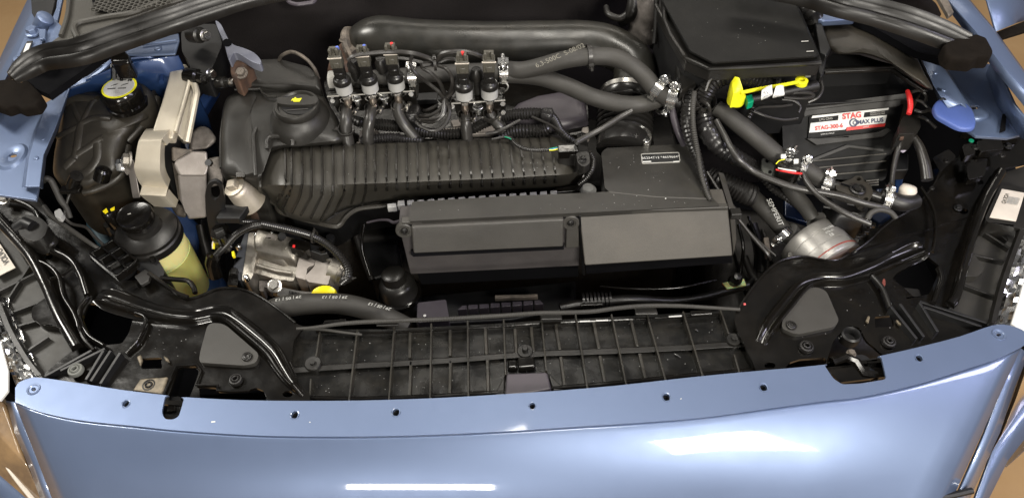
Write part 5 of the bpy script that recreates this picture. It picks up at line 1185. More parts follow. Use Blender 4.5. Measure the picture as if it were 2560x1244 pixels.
inj = [(865, 238, .93, 'leftmost gas injector on the long three injector bracket, blue wire on top', 'blue_wire'), (929, 234, .93, 'middle gas injector of the three on the long bracket, blue wire on top', 'blue_wire'),
       (994, 229, .93, 'right hand gas injector of the three on the long bracket, red seal on top', 'red'), (1162, 252, .93, 'gas injector on the short bracket with a bright red seal on top', 'red'),
       (1224, 249, .93, 'gas injector with no coloured seal at the right end of the short bracket', None)]
for i, (x, y, z, lab, tip) in enumerate(inj):
    p = P(x, y, z); t = T('gas_injector', lab, 'injector', p, 'gas injectors on the rail brackets')
    for n, m, me in INJ:
        o = place(t, n, me, p, V((.015*(i-1.5), 0, 1)), V((1, 0, 0)), 1.0)
        if n in ('coil_body', 'neck', 'connector', 'latch'):
            b = o.modifiers.new('b', 'BEVEL'); b.width = .0008; b.segments = 1
    if tip:
        q = p + V((.003, .003, .078)); B(t, 'wire_seal', G().lathe(q, (0, 0, 1), [(.0020, -.006), (.0026, -.002), (.0020, .0), (.0001, .0005)], 14), tip)
def bracket(lab, a, b, zt, drop, studs, bolts):
    t = T('injector_bracket', lab, 'bracket', (a[0], a[1], zt), 'black injector brackets')
    pa, pb = P(*a, zt), P(*b, zt); d = (pb-pa).normalized(); n = V((0, .004, 0)); dn = V((0, 0, -drop))
    pa = pa+V((0, .007, 0)); pb = pb+V((0, .007, 0))
    B(t, 'plate', G().prism([pa, pb, pb+dn, pa+dn+V((.006, 0, 0))], [pa+n*.8, pb+n*.8, pb+dn+n*.8, pa+dn+n*.8+V((.006, 0, 0))]), 'plastic_gloss', bevel=.0006)
    B(t, 'flange_edge', G().tube([pa+V((0, -.0100, -.001)), pb+V((0, -.0100, -.001))], .0011, 6), 'bracket_edge')
    B(t, 'top_flange', G().prism([pa+V((0, -.009, 0)), pb+V((0, -.009, 0)), pb+V((0, .018, 0)), pa+V((0, .018, 0))], [q+V((0, 0, -.003)) for q in (pa+V((0, -.009, 0)), pb+V((0, -.009, 0)), pb+V((0, .018, 0)), pa+V((0, .018, 0)))]), 'plastic_gloss', bevel=.0006)
    for x, y in studs:
        p = P(x, y, zt-.008); st = place(t, 'stud', shared('stud', _mk(lambda: G().add(hexp(.0085, 0, .006).v, hexp(.0085, 0, .006).f).lathe((0, 0, 0), (0, 0, 1), [(.0095, -.002), (.0095, 0), (.004, .001)], 18).lathe((0, 0, 0), (0, 0, -1), [(.0048, 0), (.0048, .014), (.003, .016)], 14), 'stud', 'zinc')), p+V((0, -.008, .002)), sc=.85)
        B(t, 'spigot', G().lathe(P(x, y-24, zt)+V((0, .004, 0)), (0, 0, 1), [(.0075, -.002), (.0070, .022), (.009, .024), (.009, .034), (.006, .040), (.0001, .042)], 16), 'plastic_satin')
    for x, y in bolts:
        p = PY(x, y, pa.y-.003); bolt(t, p, .0055, V((0, -1, .3)), 'zinc', False)
bracket('long black injector bracket carrying three injectors', (818, 237), (1036, 223), .930, .038, [(894, 238), (962, 234)], [(832, 250), (1028, 233)])
bracket('short black injector bracket carrying two injectors at the right', (1128, 254), (1263, 246), .930, .036, [(1195, 260)], [(1131, 264), (1257, 257), (1258, 279)])
t = T('bracket_end_tab', 'thin bright edged steel tab at the right end of the long injector bracket', 'bracket', (1038, 225, .92))
B(t, 'tab', G().prism([P(1032, 216, .93), P(1044, 214, .93), P(1042, 248, .90), P(1038, 248, .90)], [q+V((.002, .004, 0)) for q in (P(1032, 216, .93), P(1044, 214, .93), P(1042, 248, .90), P(1038, 248, .90))]), 'steel', bevel=.0005)
# supply rail tube behind the injectors
t = T('gas_rail', 'dark grey rubber gas rail tube lying behind the injectors', 'hose', (1000, 190, .95))
B(t, 'tube', hose([(826, 201, .935, 26), (880, 197, .937, 34), (1000, 190, .94, 38), (1130, 182, .94, 42), (1262, 178, .94, 44)]), 'rubber')
B(t, 'end_cap', G().lathe(P(824, 201, .935), (-1, 0, 0), [(.012, -.01), (.013, -.006), (.013, .0), (.008, .002)], 20), 'grey_print')
clamp(P(1032, 188, .94), (1, 0, 0), V((0, -.1, 1)), .0148, 'bright hose clamp on the gas rail right of the third injector')
# injector outlet hoses
for i, (pts, lab) in enumerate((([(867, 268, .905, 27), (865, 300, .90, 29), (866, 330, .885, 30), (873, 368, .865, 30), (876, 385, .85, 28)], 'black rubber hose from the leftmost injector down to the manifold'),
    ([(931, 264, .905, 26), (925, 295, .90, 28), (920, 330, .885, 29), (922, 364, .865, 29), (924, 385, .85, 28)], 'black rubber hose from the second injector down to the manifold'),
    ([(996, 258, .908, 26), (996, 282, .90, 28), (1008, 308, .89, 28), (1030, 336, .875, 28), (1050, 362, .86, 27)], 'black rubber hose from the third injector curving right to the manifold'),
    ([(1163, 284, .90, 24), (1165, 310, .89, 27), (1168, 345, .87, 28), (1170, 370, .855, 26)], 'straight black hose from the red tipped injector on the short bracket'),
    ([(1225, 280, .90, 24), (1234, 298, .89, 27), (1252, 320, .88, 28), (1272, 342, .865, 28), (1280, 360, .85, 26)], 'black hose from the rightmost injector curving right to the manifold'))):
    t = T('injector_hose', lab, 'hose', pts[0][:3], 'injector outlet hoses'); B(t, 'hose', hose(pts), 'rubber_shiny')
for x, y, z, lab in ((867, 276, .902, 'leftmost'), (930, 272, .902, 'second'), (996, 266, .905, 'third'), (1164, 292, .897, 'fourth'), (1227, 288, .897, 'rightmost')):
    clamp(P(x, y, z), (.05, -.25, 1), V((1, -.25, 0)), .0098, 'small steel clamp on the %s injector hose just below its bracket' % lab, mt='steel')
zip_tie(P(866, 322, .893), (0, -.3, 1), V((-1, 0, 0)), .0112, 'black cable tie round the leftmost injector hose')

# big grey hoses from the rail across to the right
t = T('gas_hose', 'thick grey rubber hose arching high from the rail to the clamps at the right', 'hose', (1450, 150, .94), 'thick grey gas hoses')
B(t, 'hose', hose([(1268, 176, .94, 46), (1310, 176, .945, 44), (1360, 164, .955, 44), (1410, 150, .965, 44), (1470, 142, .97, 44), (1530, 143, .97, 44), (1575, 162, .965, 44), (1610, 190, .955, 44), (1638, 222, .945, 44), (1668, 245, .93, 42)], 8, 24), 'rubber')
text(t, '6,3-500C  S-08/02', P(1400, 144, .983), P(1460, 128, .98)-P(1390, 152, .98), (0, -.35, 1), .010, 'print_faint', lift=.0045)
t = T('gas_hose', 'thick grey rubber hose sagging from the rail below the other to the clamps', 'hose', (1450, 220, .92), 'thick grey gas hoses')
B(t, 'hose', hose([(1268, 188, .935, 40), (1310, 190, .935, 40), (1360, 196, .935, 42), (1420, 216, .93, 43), (1480, 242, .925, 43), (1540, 258, .92, 43), (1590, 262, .92, 43), (1630, 254, .92, 43), (1668, 238, .925, 42)], 8, 24), 'rubber')
clamp(P(1259, 178, .94), (1, 0, 0), V((0, -.2, 1)), .0155, 'bright hose clamp where the two thick hoses leave the gas rail')
zip_tie(P(1472, 141, .97), (1, .1, 0), V((-.2, -1, -.2)), .0150, 'black cable tie round the upper thick grey hose')
clamp(P(1645, 226, .943), (.75, -.6, -.3), V((.5, .3, 1)), .0148, 'bright clamp on the upper thick hose end, upper left of the joint')
clamp(P(1657, 246, .925), (.95, .3, 0), V((.0, -.4, -1)), .0150, 'patterned clamp on the lower thick hose end at the joint')
clamp(P(1683, 244, .93), (.9, -.4, 0), V((.3, .2, 1)), .0158, 'large bright clamp at the right side of the hose joint')
t = T('y_connector', 'black three way hose connector beneath the bright clamps', 'hose connector', (1680, 245, .92))
B(t, 'body', hose([(1640, 236, .93, 36), (1670, 242, .93, 40), (1700, 254, .925, 40), (1722, 272, .915, 40)]), 'rubber_dark')
# wires from injectors
def wire(lab, strands, grp='injector wires', mt='wire_black', nm='wiring'):
    t = T(nm, lab, 'wires', strands[0][0][:3], grp)
    for s_ in strands: B(t, 'wire', hose(s_, 6, 8), mt)
    return t
wire('black sleeved wires running over the three left injectors to the cable tie', [[(870, 150, .995, 8), (885, 140, 1.0, 10), (920, 134, 1.0, 11), (980, 130, 1.0, 12), (1030, 133, 1.0, 12), (1070, 145, .99, 12), (1088, 155, .985, 12)],
    [(940, 146, .99, 6), (970, 144, .99, 8), (1020, 148, .985, 9), (1060, 158, .98, 9), (1085, 164, .98, 8)], [(872, 152, .99, 6), (890, 170, .96, 8), (915, 182, .94, 8)]])
wire('black sleeved wires arching from the cable tie over to the right hand injectors', [[(1092, 152, .985, 12), (1105, 136, .995, 13), (1130, 130, 1.0, 13), (1165, 130, 1.0, 13), (1195, 138, .995, 12), (1222, 152, .985, 10)],
    [(1095, 158, .98, 9), (1120, 148, .985, 10), (1145, 150, .985, 9), (1160, 156, .98, 7)]])
wire('loose bundle of thin black wires looping between the two injector brackets', [
    [(1030, 140, .99, 9), (1026, 160, .98, 9), (1040, 185, .97, 10), (1070, 208, .95, 10), (1095, 228, .94, 10), (1108, 244, .93, 10)],
    [(1085, 160, .98, 10), (1060, 162, .98, 16), (1058, 172, .975, 9), (1080, 185, .97, 9), (1100, 208, .955, 10), (1112, 240, .93, 10)],
    [(1095, 164, .98, 9), (1115, 172, .98, 9), (1128, 190, .97, 9), (1130, 215, .955, 9), (1118, 240, .93, 9)],
    [(1150, 180, .965, 8), (1142, 205, .955, 14), (1132, 228, .94, 13), (1116, 244, .93, 12)],
    [(1110, 246, .93, 9), (1095, 262, .92, 8), (1068, 275, .91, 8), (1060, 276, .90, 8)], [(1111, 248, .93, 9), (1098, 275, .92, 9), (1070, 291, .91, 9), (1050, 290, .90, 9)],
    [(1113, 248, .93, 9), (1110, 285, .92, 9), (1082, 305, .91, 9), (1048, 300, .90, 9), (1040, 290, .90, 8)], [(1114, 248, .93, 9), (1124, 280, .92, 9), (1112, 312, .91, 9), (1085, 328, .905, 9), (1055, 318, .90, 9), (1040, 305, .90, 8)],
    [(1112, 248, .93, 9), (1104, 285, .92, 8), (1080, 298, .915, 8), (1056, 300, .905, 8)]])
zip_tie(P(1087, 157, .985), (1, .1, 0), V((0, -.5, 1)), .0100, 'black cable tie gathering the wires above the injector gap')
zip_tie(P(1111, 246, .93), (.1, -.4, 1), V((-.5, -1, .2)), .0100, 'black cable tie at the throat of the looping wire bundle')
t = T('tape_wrap', 'black tape wrapped lump of wiring left of the looping bundle', 'taped wires', (1030, 280, .89))
B(t, 'wrap', G().cushion(PP(rnd([(1000, 272), (1040, 262), (1058, 280), (1050, 305), (1020, 310), (1005, 295)], 10), .885), .012, .01, .3), 'tape', smooth=60)
t = T('thin_pipe', 'thin curled silver wire right of the rightmost injector', 'wire', (1268, 215, .91))
B(t, 'wire', hose([(1262, 205, .93, 4), (1270, 215, .925, 4), (1264, 226, .91, 5), (1245, 232, .90, 6)]), 'grey_print')
# taped and corrugated looms behind the manifold
for lab, pts, mt, pitch in (('long corrugated loom lying behind the ribbed manifold', [(868, 288, .875, 20), (900, 306, .875, 28), (950, 312, .87, 32), (1010, 318, .87, 30), (1070, 332, .868, 28), (1130, 335, .868, 28), (1175, 325, .87, 28), (1220, 304, .875, 30), (1270, 290, .88, 32), (1330, 284, .885, 32), (1378, 288, .885, 30)], 'loom', .0042),
    ('second corrugated loom just above the manifold ribs at the left', [(900, 352, .872, 22), (945, 346, .872, 26), (985, 344, .872, 26), (1010, 348, .87, 24), (1060, 352, .87, 20)], 'tape', .004),
    ('short corrugated loom above the manifold ribs at the right', [(1250, 342, .87, 26), (1280, 330, .876, 32), (1320, 326, .88, 34), (1355, 326, .88, 34), (1375, 318, .885, 30)], 'loom', .0045),
    ('corrugated loom bending down to the pressure sensor', [(1372, 286, .885, 28), (1386, 302, .885, 26), (1400, 326, .885, 24), (1420, 345, .885, 22), (1438, 356, .885, 20)], 'loom', .004)):
    t = T('wiring_loom', lab, 'wiring loom', pts[0][:3], 'corrugated wiring looms'); B(t, 'conduit', corr(pts, pitch, .22), mt)
t = T('tape_wrap', 'shiny black tape wrapped end of the loom above the manifold', 'taped wires', (1375, 290, .88))
B(t, 'wrap', G().cushion(PP(rnd([(1352, 280), (1384, 280), (1386, 296), (1376, 305), (1350, 300)], 6), .887), .01, .01, .3), 'tape', smooth=60)
wire('thin black wires between the looms and the pressure sensor', [[(1330, 292, .89, 7), (1360, 305, .89, 7), (1385, 318, .89, 7), (1410, 335, .89, 7)], [(1215, 335, .88, 8), (1250, 326, .885, 9), (1300, 300, .89, 8)], [(1230, 348, .88, 5), (1262, 342, .885, 7), (1275, 345, .885, 7)]], None)
t = T('vacuum_hose', 'thin black hose running from the pressure sensor up towards the thick hoses', 'hose', (1500, 330, .89))
B(t, 'hose', hose([(1440, 356, .905, 15), (1470, 340, .905, 15), (1510, 318, .91, 15), (1550, 293, .915, 15), (1580, 276, .92, 14)]), 'rubber_shiny')

# ================================================================== strut, bolts and brackets around the left rear
t = T('rear_mount_bracket', 'black bracket with shiny bolts at the left rear corner of the engine bay', 'bracket', (510, 110, .90))
B(t, 'plate', G().slab(PP(rnd([(452, 80), (480, 60), (540, 60), (556, 110), (540, 150), (520, 190), (480, 180), (468, 150), (455, 130)], 8), .93), .04), 'plastic_dark', bevel=.005)
for x, y, z, r, ax, mt in ((500, 88, .955, 20, (1, -.6, .3), 'steel'), (495, 193, .925, 20, (.9, -.4, .1), 'plastic_gloss'), (562, 206, .91, 15, (.9, -.3, .2), 'steel')):
    p = P(x, y, z); k = K(p); a_ = V(ax).normalized()
    B(t, 'bush', G().lathe(p, a_, [(r*k, -.02), (r*k, 0), (r*.7*k, .002), (r*.7*k, .012)], 20), mt if mt != 'steel' else 'plastic_satin')
    bolt(t, p+a_*.012, r*.75*k, a_, mt)
bolt(t, P(527, 186, .925)+V((0, 0, 0)), .0085, V((1, -.5, .3)), 'zinc')
t = T('strut_brace', 'pale metal brace fanning out at the rear left against the firewall', 'brace', (590, 110, .93))
B(t, 'brace', G().slab(PP(cat([(538, 52), (552, 60), (566, 88), (582, 110), (610, 120), (636, 132), (652, 150), (648, 160), (626, 152), (600, 136), (584, 132), (572, 150), (560, 108), (548, 80)], 3, True), .955), .014), 'white_metal', bevel=.003)
B(t, 'brace_hole', G().slab(PP(ell(568, 106, 11, 9, 14), .9565), .002), 'void_dark')
t = T('rusty_bracket', 'brown rusty bracket under the pale brace at the rear left', 'bracket', (600, 170, .91))
B(t, 'plate', G().cushion(PP(rnd([(576, 138), (600, 140), (632, 160), (610, 178), (596, 200), (578, 190)], 5), .935), .006, .03, .2), 'rust', smooth=60)
p = P(604, 183, .94); bolt(t, p, .009, V((0, -.5, 1)), 'cast_dirty')

# ================================================================== throttle body
t = TB = T('throttle_valve_housing', 'silver cast throttle body with a grey cover low in front of the manifold', 'throttle body', (730, 660, .68))
def sol(parent, nm, top, z0, z1, mt, bevel=.003, rr=4):
    top = rnd(top, rr, 3) if rr else top
    zz = (lambda x, y: z0) if not callable(z0) else z0
    tp = [P(x, y, zz(x, y)) for x, y in top]
    return B(parent, nm, G().slab(tp, z1), mt, bevel=bevel)
tzf = lambda x, y: .745-(y-640)*.00016
def tsol(nm, top, dz, th, mt, bevel=.003, rr=4): return sol(TB, nm, top, lambda x, y: tzf(x, y)+dz, th, mt, bevel, rr)
tsol('gearbox_cover', [(612, 583), (640, 578), (622, 640), (600, 702), (578, 690), (590, 640)], .006, .05, 'grey_cover', .004)
tsol('mounting_flange', [(622, 580), (650, 582), (640, 640), (632, 690), (622, 704), (604, 700), (612, 650)], .010, .055, 'cast_alu_bright', .004, 6)
B(TB, 'body_upper', G().cushion([P(x, y, tzf(x, y)) for x, y in rnd([(645, 586), (700, 600), (752, 612), (760, 632), (745, 668), (640, 645), (636, 610)], 8, 4)], .016, .05, .16), 'cast_alu_bright', smooth=60)
tsol('body_lower', [(638, 640), (745, 662), (735, 702), (700, 700), (632, 680)], .0, .05, 'cast_alu_bright', .008, 6)
0 or B(TB, 'machined_edge', G().tube([P(642, 662, .746), P(690, 676, .744), (P(730, 682, .743))], .0028, 8), 'cast_alu_bright')
B(TB, 'barrel', G().lathe(P(665, 622, .738), (P(750, 645, .738)-P(665, 622, .738)), [(.0001, 0), (.021, .002), (.024, .006), (.024, .045), (.020, .050), (.0001, .051)], 28), 'cast_alu_bright', smooth=50)
tsol('neck', [(752, 630), (792, 640), (786, 662), (768, 668), (765, 700), (738, 692), (744, 655)], .008, .05, 'cast_alu', .006, 5)
tsol('end_block', [(790, 641), (832, 650), (826, 690), (820, 712), (768, 704), (762, 690), (786, 665)], .010, .05, 'cast_alu', .005, 6)
B(TB, 'end_rim', G().tube([P(x, y, .757) for x, y in ((792, 641), (812, 646), (832, 651))], .0028, 8), 'cast_alu_bright')
a_ = (P(858, 682, .74)-P(826, 672, .745)).normalized()
B(TB, 'outlet_pipe', G().lathe(P(824, 672, .742), a_, [(.017, 0), (.017, .014), (.019, .016), (.019, .022), (.015, .0225), (.013, .01)], 26), 'cast_alu_bright')
tsol('lower_skirt', [(760, 700), (826, 712), (812, 724), (760, 716), (735, 702)], -.012, .03, 'cast_alu', .003, 3)
for x, y in ((642, 586), (680, 583), (615, 692), (595, 614)): p = P(x, y, .764); B(TB, 'cap_screw', G().lathe(p, (0, 0, 1), [(8*K(p), -.006), (7*K(p), .001), (.0001, .0035)], 12), 'zinc')
tsol('side_ear', [(672, 583), (694, 590), (688, 600), (662, 594)], .014, .01, 'cast_alu', .002, 3)
tsol('clevis', [(648, 700), (675, 702), (673, 722), (660, 716), (658, 728), (648, 726)], -.01, .02, 'cast_alu_dull', .002, 2)
p = P(687, 714, .745); bolt(TB, p, .0105, V((0, -.4, 1)), 'steel')
t = T('throttle_clamp', 'large steel band clamp curving below the throttle body', 'hose clamp', (720, 720, .70))
c = cat([(694, 716, .744), (720, 722, .742), (750, 728, .74), (780, 730, .738), (812, 728, .738)], 6); g = G()
rings = [[P(x, y, z)+V(q) for q in ((0, 0, .001), (0, -.011, -.006), (0, -.010, -.008), (0, .001, -.001))] for x, y, z in c]
B(t, 'band', G().loft(rings), 'steel', smooth=60)
for k in range(9): p = P(724+k*3.6, 725+k*.8, .7445); B(t, 'slot', G().box(p+V((0, -.004, -.001)), (.0009, .007, .001)), 'void_dark')
t = T('throttle_lever_parts', 'black plastic lever and connector block on top of the throttle body', 'connector', (760, 610, .76))
B(t, 'frame', G().slab(PP(rnd([(722, 604), (730, 596), (774, 604), (776, 622), (762, 628), (722, 616)], 4), .775), .02), 'plastic_gloss', bevel=.002)
B(t, 'connector', G().slab(PP([(768, 606), (812, 618), (820, 632), (800, 636), (764, 624)], .772), .02), 'plastic_dark', bevel=.002)
p = P(806, 624, .774); B(t, 'ring', G().lathe(p, (0, 0, 1), [(9*K(p), -.002), (9*K(p), .002), (6*K(p), .002), (6*K(p), -.002)], 18), 'plastic_gloss')
B(t, 'peg', G().tube([P(705, 590, .77), P(702, 606, .75)], .006, 10), 'plastic_dark')
B(t, 'peg', G().tube([P(826, 592, .77), P(822, 640, .73)], .0065, 10), 'plastic_dark')
B(t, 'red_mark', G().slab(PP([(732, 611), (738, 612), (737, 619), (731, 617)], .7765), .0006), 'red')
t = T('throttle_plug', 'black electrical plug low at the left end of the throttle body', 'plug', (580, 690, .71))
B(t, 'plug', G().slab(PP(rnd([(574, 672), (596, 678), (594, 714), (568, 712)], 3), .745), .03), 'plastic_gloss', bevel=.002)
B(t, 'lever', G().slab(PP([(578, 668), (594, 670), (590, 684), (576, 682)], .752), .01), 'plastic_satin', bevel=.001)
t = T('throttle_loom', 'ribbed black loom arching over the throttle body and down its right side', 'wiring loom', (700, 570, .79))
B(t, 'conduit', corr([(600, 552, .80, 16), (640, 556, .80, 18), (680, 564, .80, 20), (740, 578, .80, 21), (785, 592, .80, 21), (820, 612, .795, 21), (850, 640, .785, 22), (868, 668, .775, 22), (870, 690, .765, 22), (855, 706, .755, 20)], .0032, .2), 'loom')
t = T('throttle_loom', 'smooth black cable branching left down to the yellow wired connector', 'wiring loom', (600, 580, .79))
B(t, 'cable', corr([(655, 560, .80, 20), (625, 566, .80, 20), (590, 586, .79, 19), (560, 618, .78, 19), (538, 640, .77, 18)], .003, .08), 'loom')
zip_tie(P(786, 592, .80), (1, -.3, -.1), V((.2, .3, 1)), .0085, 'black cable tie on the loom above the throttle body')
zip_tie(P(864, 700, .76), (.2, -1, -.3), V((1, 0, 0)), .0085, 'pale headed cable tie at the lower right end of the throttle loom')
t = T('connector_block', 'black connector with yellow and orange wires left of the throttle body', 'connector', (550, 590, .77))
B(t, 'housing', G().slab(PP(rnd([(528, 572), (545, 556), (570, 560), (562, 592), (548, 600), (526, 592)], 4), .80), .03), 'plastic_gloss', bevel=.002)
B(t, 'latch', G().slab(PP([(534, 574), (556, 566), (560, 574), (538, 584)], .805), .008), 'plastic_satin', bevel=.001)
for mt, pts in (('yellow', [(544, 596, .785, 6), (536, 606, .785, 6), (534, 622, .78, 6)]), ('cream_label', [(540, 596, .786, 4), (532, 606, .786, 4), (532, 622, .78, 4)]), ('wire_orange', [(530, 592, .79, 5), (534, 600, .79, 5)]), ('wire_orange', [(556, 586, .79, 5), (562, 592, .79, 5)])): B(t, 'wire', hose(pts), mt)
B(t, 'yellow_lock', G().slab(PP([(548, 604), (562, 602), (566, 610), (546, 612)], .785), .006), 'yellow', bevel=.001)
B(t, 'yellow_lock', G().slab(PP([(578, 628), (585, 626), (587, 638), (580, 640)], .78), .006), 'yellow', bevel=.001)
B(t, 'boot', G().tube([P(534, 640, .775), P(530, 655, .765), P(540, 690, .74)], .010, 12), 'plastic_gloss')
t = T('support_plate', 'flat black shelf plate beside the lifting eye', 'plate', (580, 530, .80))
B(t, 'plate', G().slab(PP([(560, 510), (622, 512), (598, 545), (538, 545)], .83), .012), 'plastic_dark', bevel=.002)
B(t, 'vertical_pillar', G().slab(PP([(500, 545), (540, 545), (545, 690), (490, 690)], .62), .05), 'plastic_dark', bevel=.004)
# dipstick, hose with dates, oil filter
t = T('dipstick_cap', 'bright yellow knurled dipstick cap above the printed hose', 'dipstick', (812, 728, .73))
p = P(811, 738, .742); k = K(p); n = 40
rings = []
for r, h in ((29, -.012), (31, -.009), (31, .004), (28, .007), (24, .006), (.1, .0065)):
    rings.append([p+V((math.cos(2*math.pi*i/n)*r*k*(1+(.04 if i % 2 else 0)), math.sin(2*math.pi*i/n)*r*k*.75*(1+(.04 if i % 2 else 0)), h)) for i in range(n)])
B(t, 'cap', G().loft(rings), 'yellow', smooth=30)
t = PH = T('coolant_hose', 'thick grey hose with white date print arching behind the front panel', 'hose', (820, 765, .74))
hp = [(640, 800, .735, 56), (690, 772, .742, 56), (740, 762, .746, 54), (800, 758, .748, 52), (860, 760, .748, 52), (920, 774, .745, 52), (970, 795, .738, 52), (1020, 820, .728, 52)]
B(PH, 'hose', hose(hp, 8, 28), 'rubber')
for s_, x, y, an in (('29 | 05 | 13', 838, 747, .02), ('29 | 05 | 13', 722, 750, -.17), ('29 | 05 | 13', 950, 770, .33)):
    k = K(P(x, y, .76)); xd = P(x-20, y-20*math.tan(an), .762)-P(x+20, y+20*math.tan(an), .762)
    text(PH, s_, P(x, y, .7625 if s_ else 0), xd, V((0, .25, 1)), 14*k, 'print_white', name='date_print', lift=.0036, bold=.0)
t = T('oil_filter_housing', 'black round oil filter housing low beside the air filter box', 'oil filter', (985, 710, .62))
p = P(990, 706, .70); k = K(p); ax = V((-.10, .1, 1)).normalized()
B(t, 'bowl', G().lathe(p, ax, [(46*k, -.10), (50*k, -.05), (52*k, -.035), (52*k, -.026), (48*k, -.024), (46*k, -.004), (40*k, .003), (30*k, .005), (29*k, .02), (22*k, .023), (.0001, .023)], 40), 'plastic_satin', smooth=50)
B(t, 'rim', G().lathe(p-ax*.03, ax, [(52*k, -.002), (56*k, 0), (56*k, .006), (50*k, .008)], 40), 'plastic_gloss')
B(t, 'oil_cooler_block', G().slab(PP([(900, 560), (990, 560), (1000, 680), (930, 700), (905, 640)], .66), .06), 'plastic_dark', bevel=.006)
t = T('lead_wire', 'thin mauve wire emerging left of the air filter box lid', 'wire', (960, 555, .80))
B(t, 'wire', hose([(918, 556, .80, 6), (945, 550, .81, 6), (970, 550, .82, 7), (984, 556, .83, 8), (1000, 552, .85, 8)]), 'purple_grey')
# ================================================================== fuse box, battery cover at the right rear
t = FB = T('fuse_box', 'large matt black fuse box with chamfered lid at the top right of the engine bay', 'fuse box', (1860, 120, .88))
ol = [(1672, -30), (1650, 0), (1722, 132), (1780, 162), (2040, 146), (2050, 140), (1988, -4), (1975, -40)]
B(FB, 'lid', G().loft([[P(x, y, 1.0) for x, y in rnd(ol, 6, 3)], [P(1860+(x-1860)*.985, 60+(y-60)*.975, 1.008) for x, y in rnd(ol, 6, 3)], [P(1860+(x-1860)*.965, 60+(y-60)*.94, 1.010) for x, y in rnd(ol, 6, 3)]]), 'fuse_black', smooth=25)
B(FB, 'lid_skirt', G().slab(PP([(1650, 2), (1660, -30), (1980, -30), (2054, 146), (2052, 158), (1775, 172), (1716, 146), (1644, 20)], .998), .02), 'plastic_satin', bevel=.002)
B(FB, 'lid_rim', G().tube([P(x, y, .997) for x, y in [(1640, 14), (1712, 146), (1772, 172), (1870, 168), (2052, 157)]], .003, 8), 'plastic_satin')
lower = [(1650, 30), (1714, 150), (1774, 176), (2056, 162), (2052, 190), (2030, 260), (1760, 280), (1700, 250), (1655, 120)]
B(FB, 'lower_body', G().slab([P(x, y, .975) for x, y in [(1645, 20), (1714, 152), (1774, 178), (2056, 160), (1990, 0)]], .12), 'plastic_dark', bevel=.003)
B(FB, 'front_ledge', G().tube([P(x, y, .972) for x, y in cat([(1876, 182), (1930, 181), (1960, 176), (1985, 166), (2030, 158), (2056, 154)], 4)], .0028, 8), 'plastic_satin')
B(FB, 'front_ledge', G().tube([P(x, y, .966) for x, y in cat([(1880, 190), (1940, 188), (1970, 182), (1992, 173), (2030, 166), (2054, 162)], 4)], .002, 8), 'plastic_satin')
B(FB, 'corner_pillar', G().slab(PP([(1690, 150), (1712, 146), (1760, 172), (1740, 205), (1700, 230)], .95), .08), 'plastic_satin', bevel=.004)
B(FB, 'side_rail', G().tube([P(x, y, 1.0) for x, y in ((1660, -20), (1662, 50), (1678, 90), (1712, 142))], .0035, 8), 'plastic_satin')
B(FB, 'hinge_clip', G().box(P(1902, 1, 1.0)+V((0, 0, 0)), (.001, .001, .001)), 'plastic_dark') if False else None
for x, y in ((2003, 104), (2016, 129)): B(FB, 'moulded_mark', G().tube([P(x, y, 1.0115), P(x+18, y-1, 1.0115)], .0005, 6), 'grey_print')
p = P(2020, 186, .965); B(FB, 'latch_square', G().box(p, (.008, .004, .008)), 'grey_plug', bevel=.0006)
t = T('fuse_box_loom', 'fat corrugated black conduit entering the right side of the fuse box', 'wiring loom', (2040, 40, .98))
B(t, 'conduit', corr([(1990, 0, 1.0, 50), (2008, 12, 1.0, 52), (2030, 36, .99, 50), (2040, 62, .97, 46), (2045, 90, .95, 44)], .0095, .22, 12, 16), 'loom')
B(t, 'clip_arm', G().slab(PP([(2036, 50), (2052, 48), (2078, 120), (2066, 140), (2050, 130)], .985), .012), 'plastic_dark', bevel=.002)
B(t, 'clip_arm', G().slab(PP([(2050, 130), (2072, 118), (2060, 185), (2052, 192), (2046, 180)], .975), .012), 'plastic_dark', bevel=.002)
t = BC = T('battery_cover', 'wide black moulded battery cover sloping to the right wing', 'battery cover', (2190, 160, .88))
bc = cat([(2052, 50), (2130, 47), (2205, 68), (2260, 100), (2290, 140), (2312, 185), (2332, 222), (2318, 222), (2290, 205), (2240, 168), (2200, 148), (2150, 134), (2082, 130)], 4, True)
rings = [[P(x, y, .93) for x, y in bc], [P(x, y, .962) for x, y in bc], [P(2180+(x-2180)*.97, 118+(y-118)*.95, .968) for x, y in bc], [P(2180+(x-2180)*.85, 118+(y-118)*.8, .972) for x, y in bc], [P(2180+(x-2180)*.3, 118+(y-118)*.3, .974) for x, y in bc]]
B(BC, 'top', G().loft(rings), 'plastic_satin_warm', smooth=60)
B(BC, 'ledge', G().slab(PP([(2062, 168), (2215, 160), (2236, 158), (2252, 166), (2325, 222), (2310, 226), (2240, 180), (2225, 172), (2062, 180)], .935), .006), 'plastic_satin', bevel=.002)
B(BC, 'ledge_edge', G().tube([P(x, y, .938) for x, y in ((2058, 176), (2225, 168), (2238, 168), (2318, 218))], .0022, 8), 'plastic_satin')
B(BC, 'front_wall', G().slab(PP([(2082, 134), (2150, 137), (2200, 152), (2238, 162), (2220, 164), (2060, 172), (2066, 150)], .932), .06), 'plastic_dark', bevel=.003)
B(BC, 'side_box', G().slab(PP([(2058, 180), (2228, 174), (2310, 222), (2290, 245), (2000, 262), (2052, 200)], .90), .12), 'plastic_dark', bevel=.004)

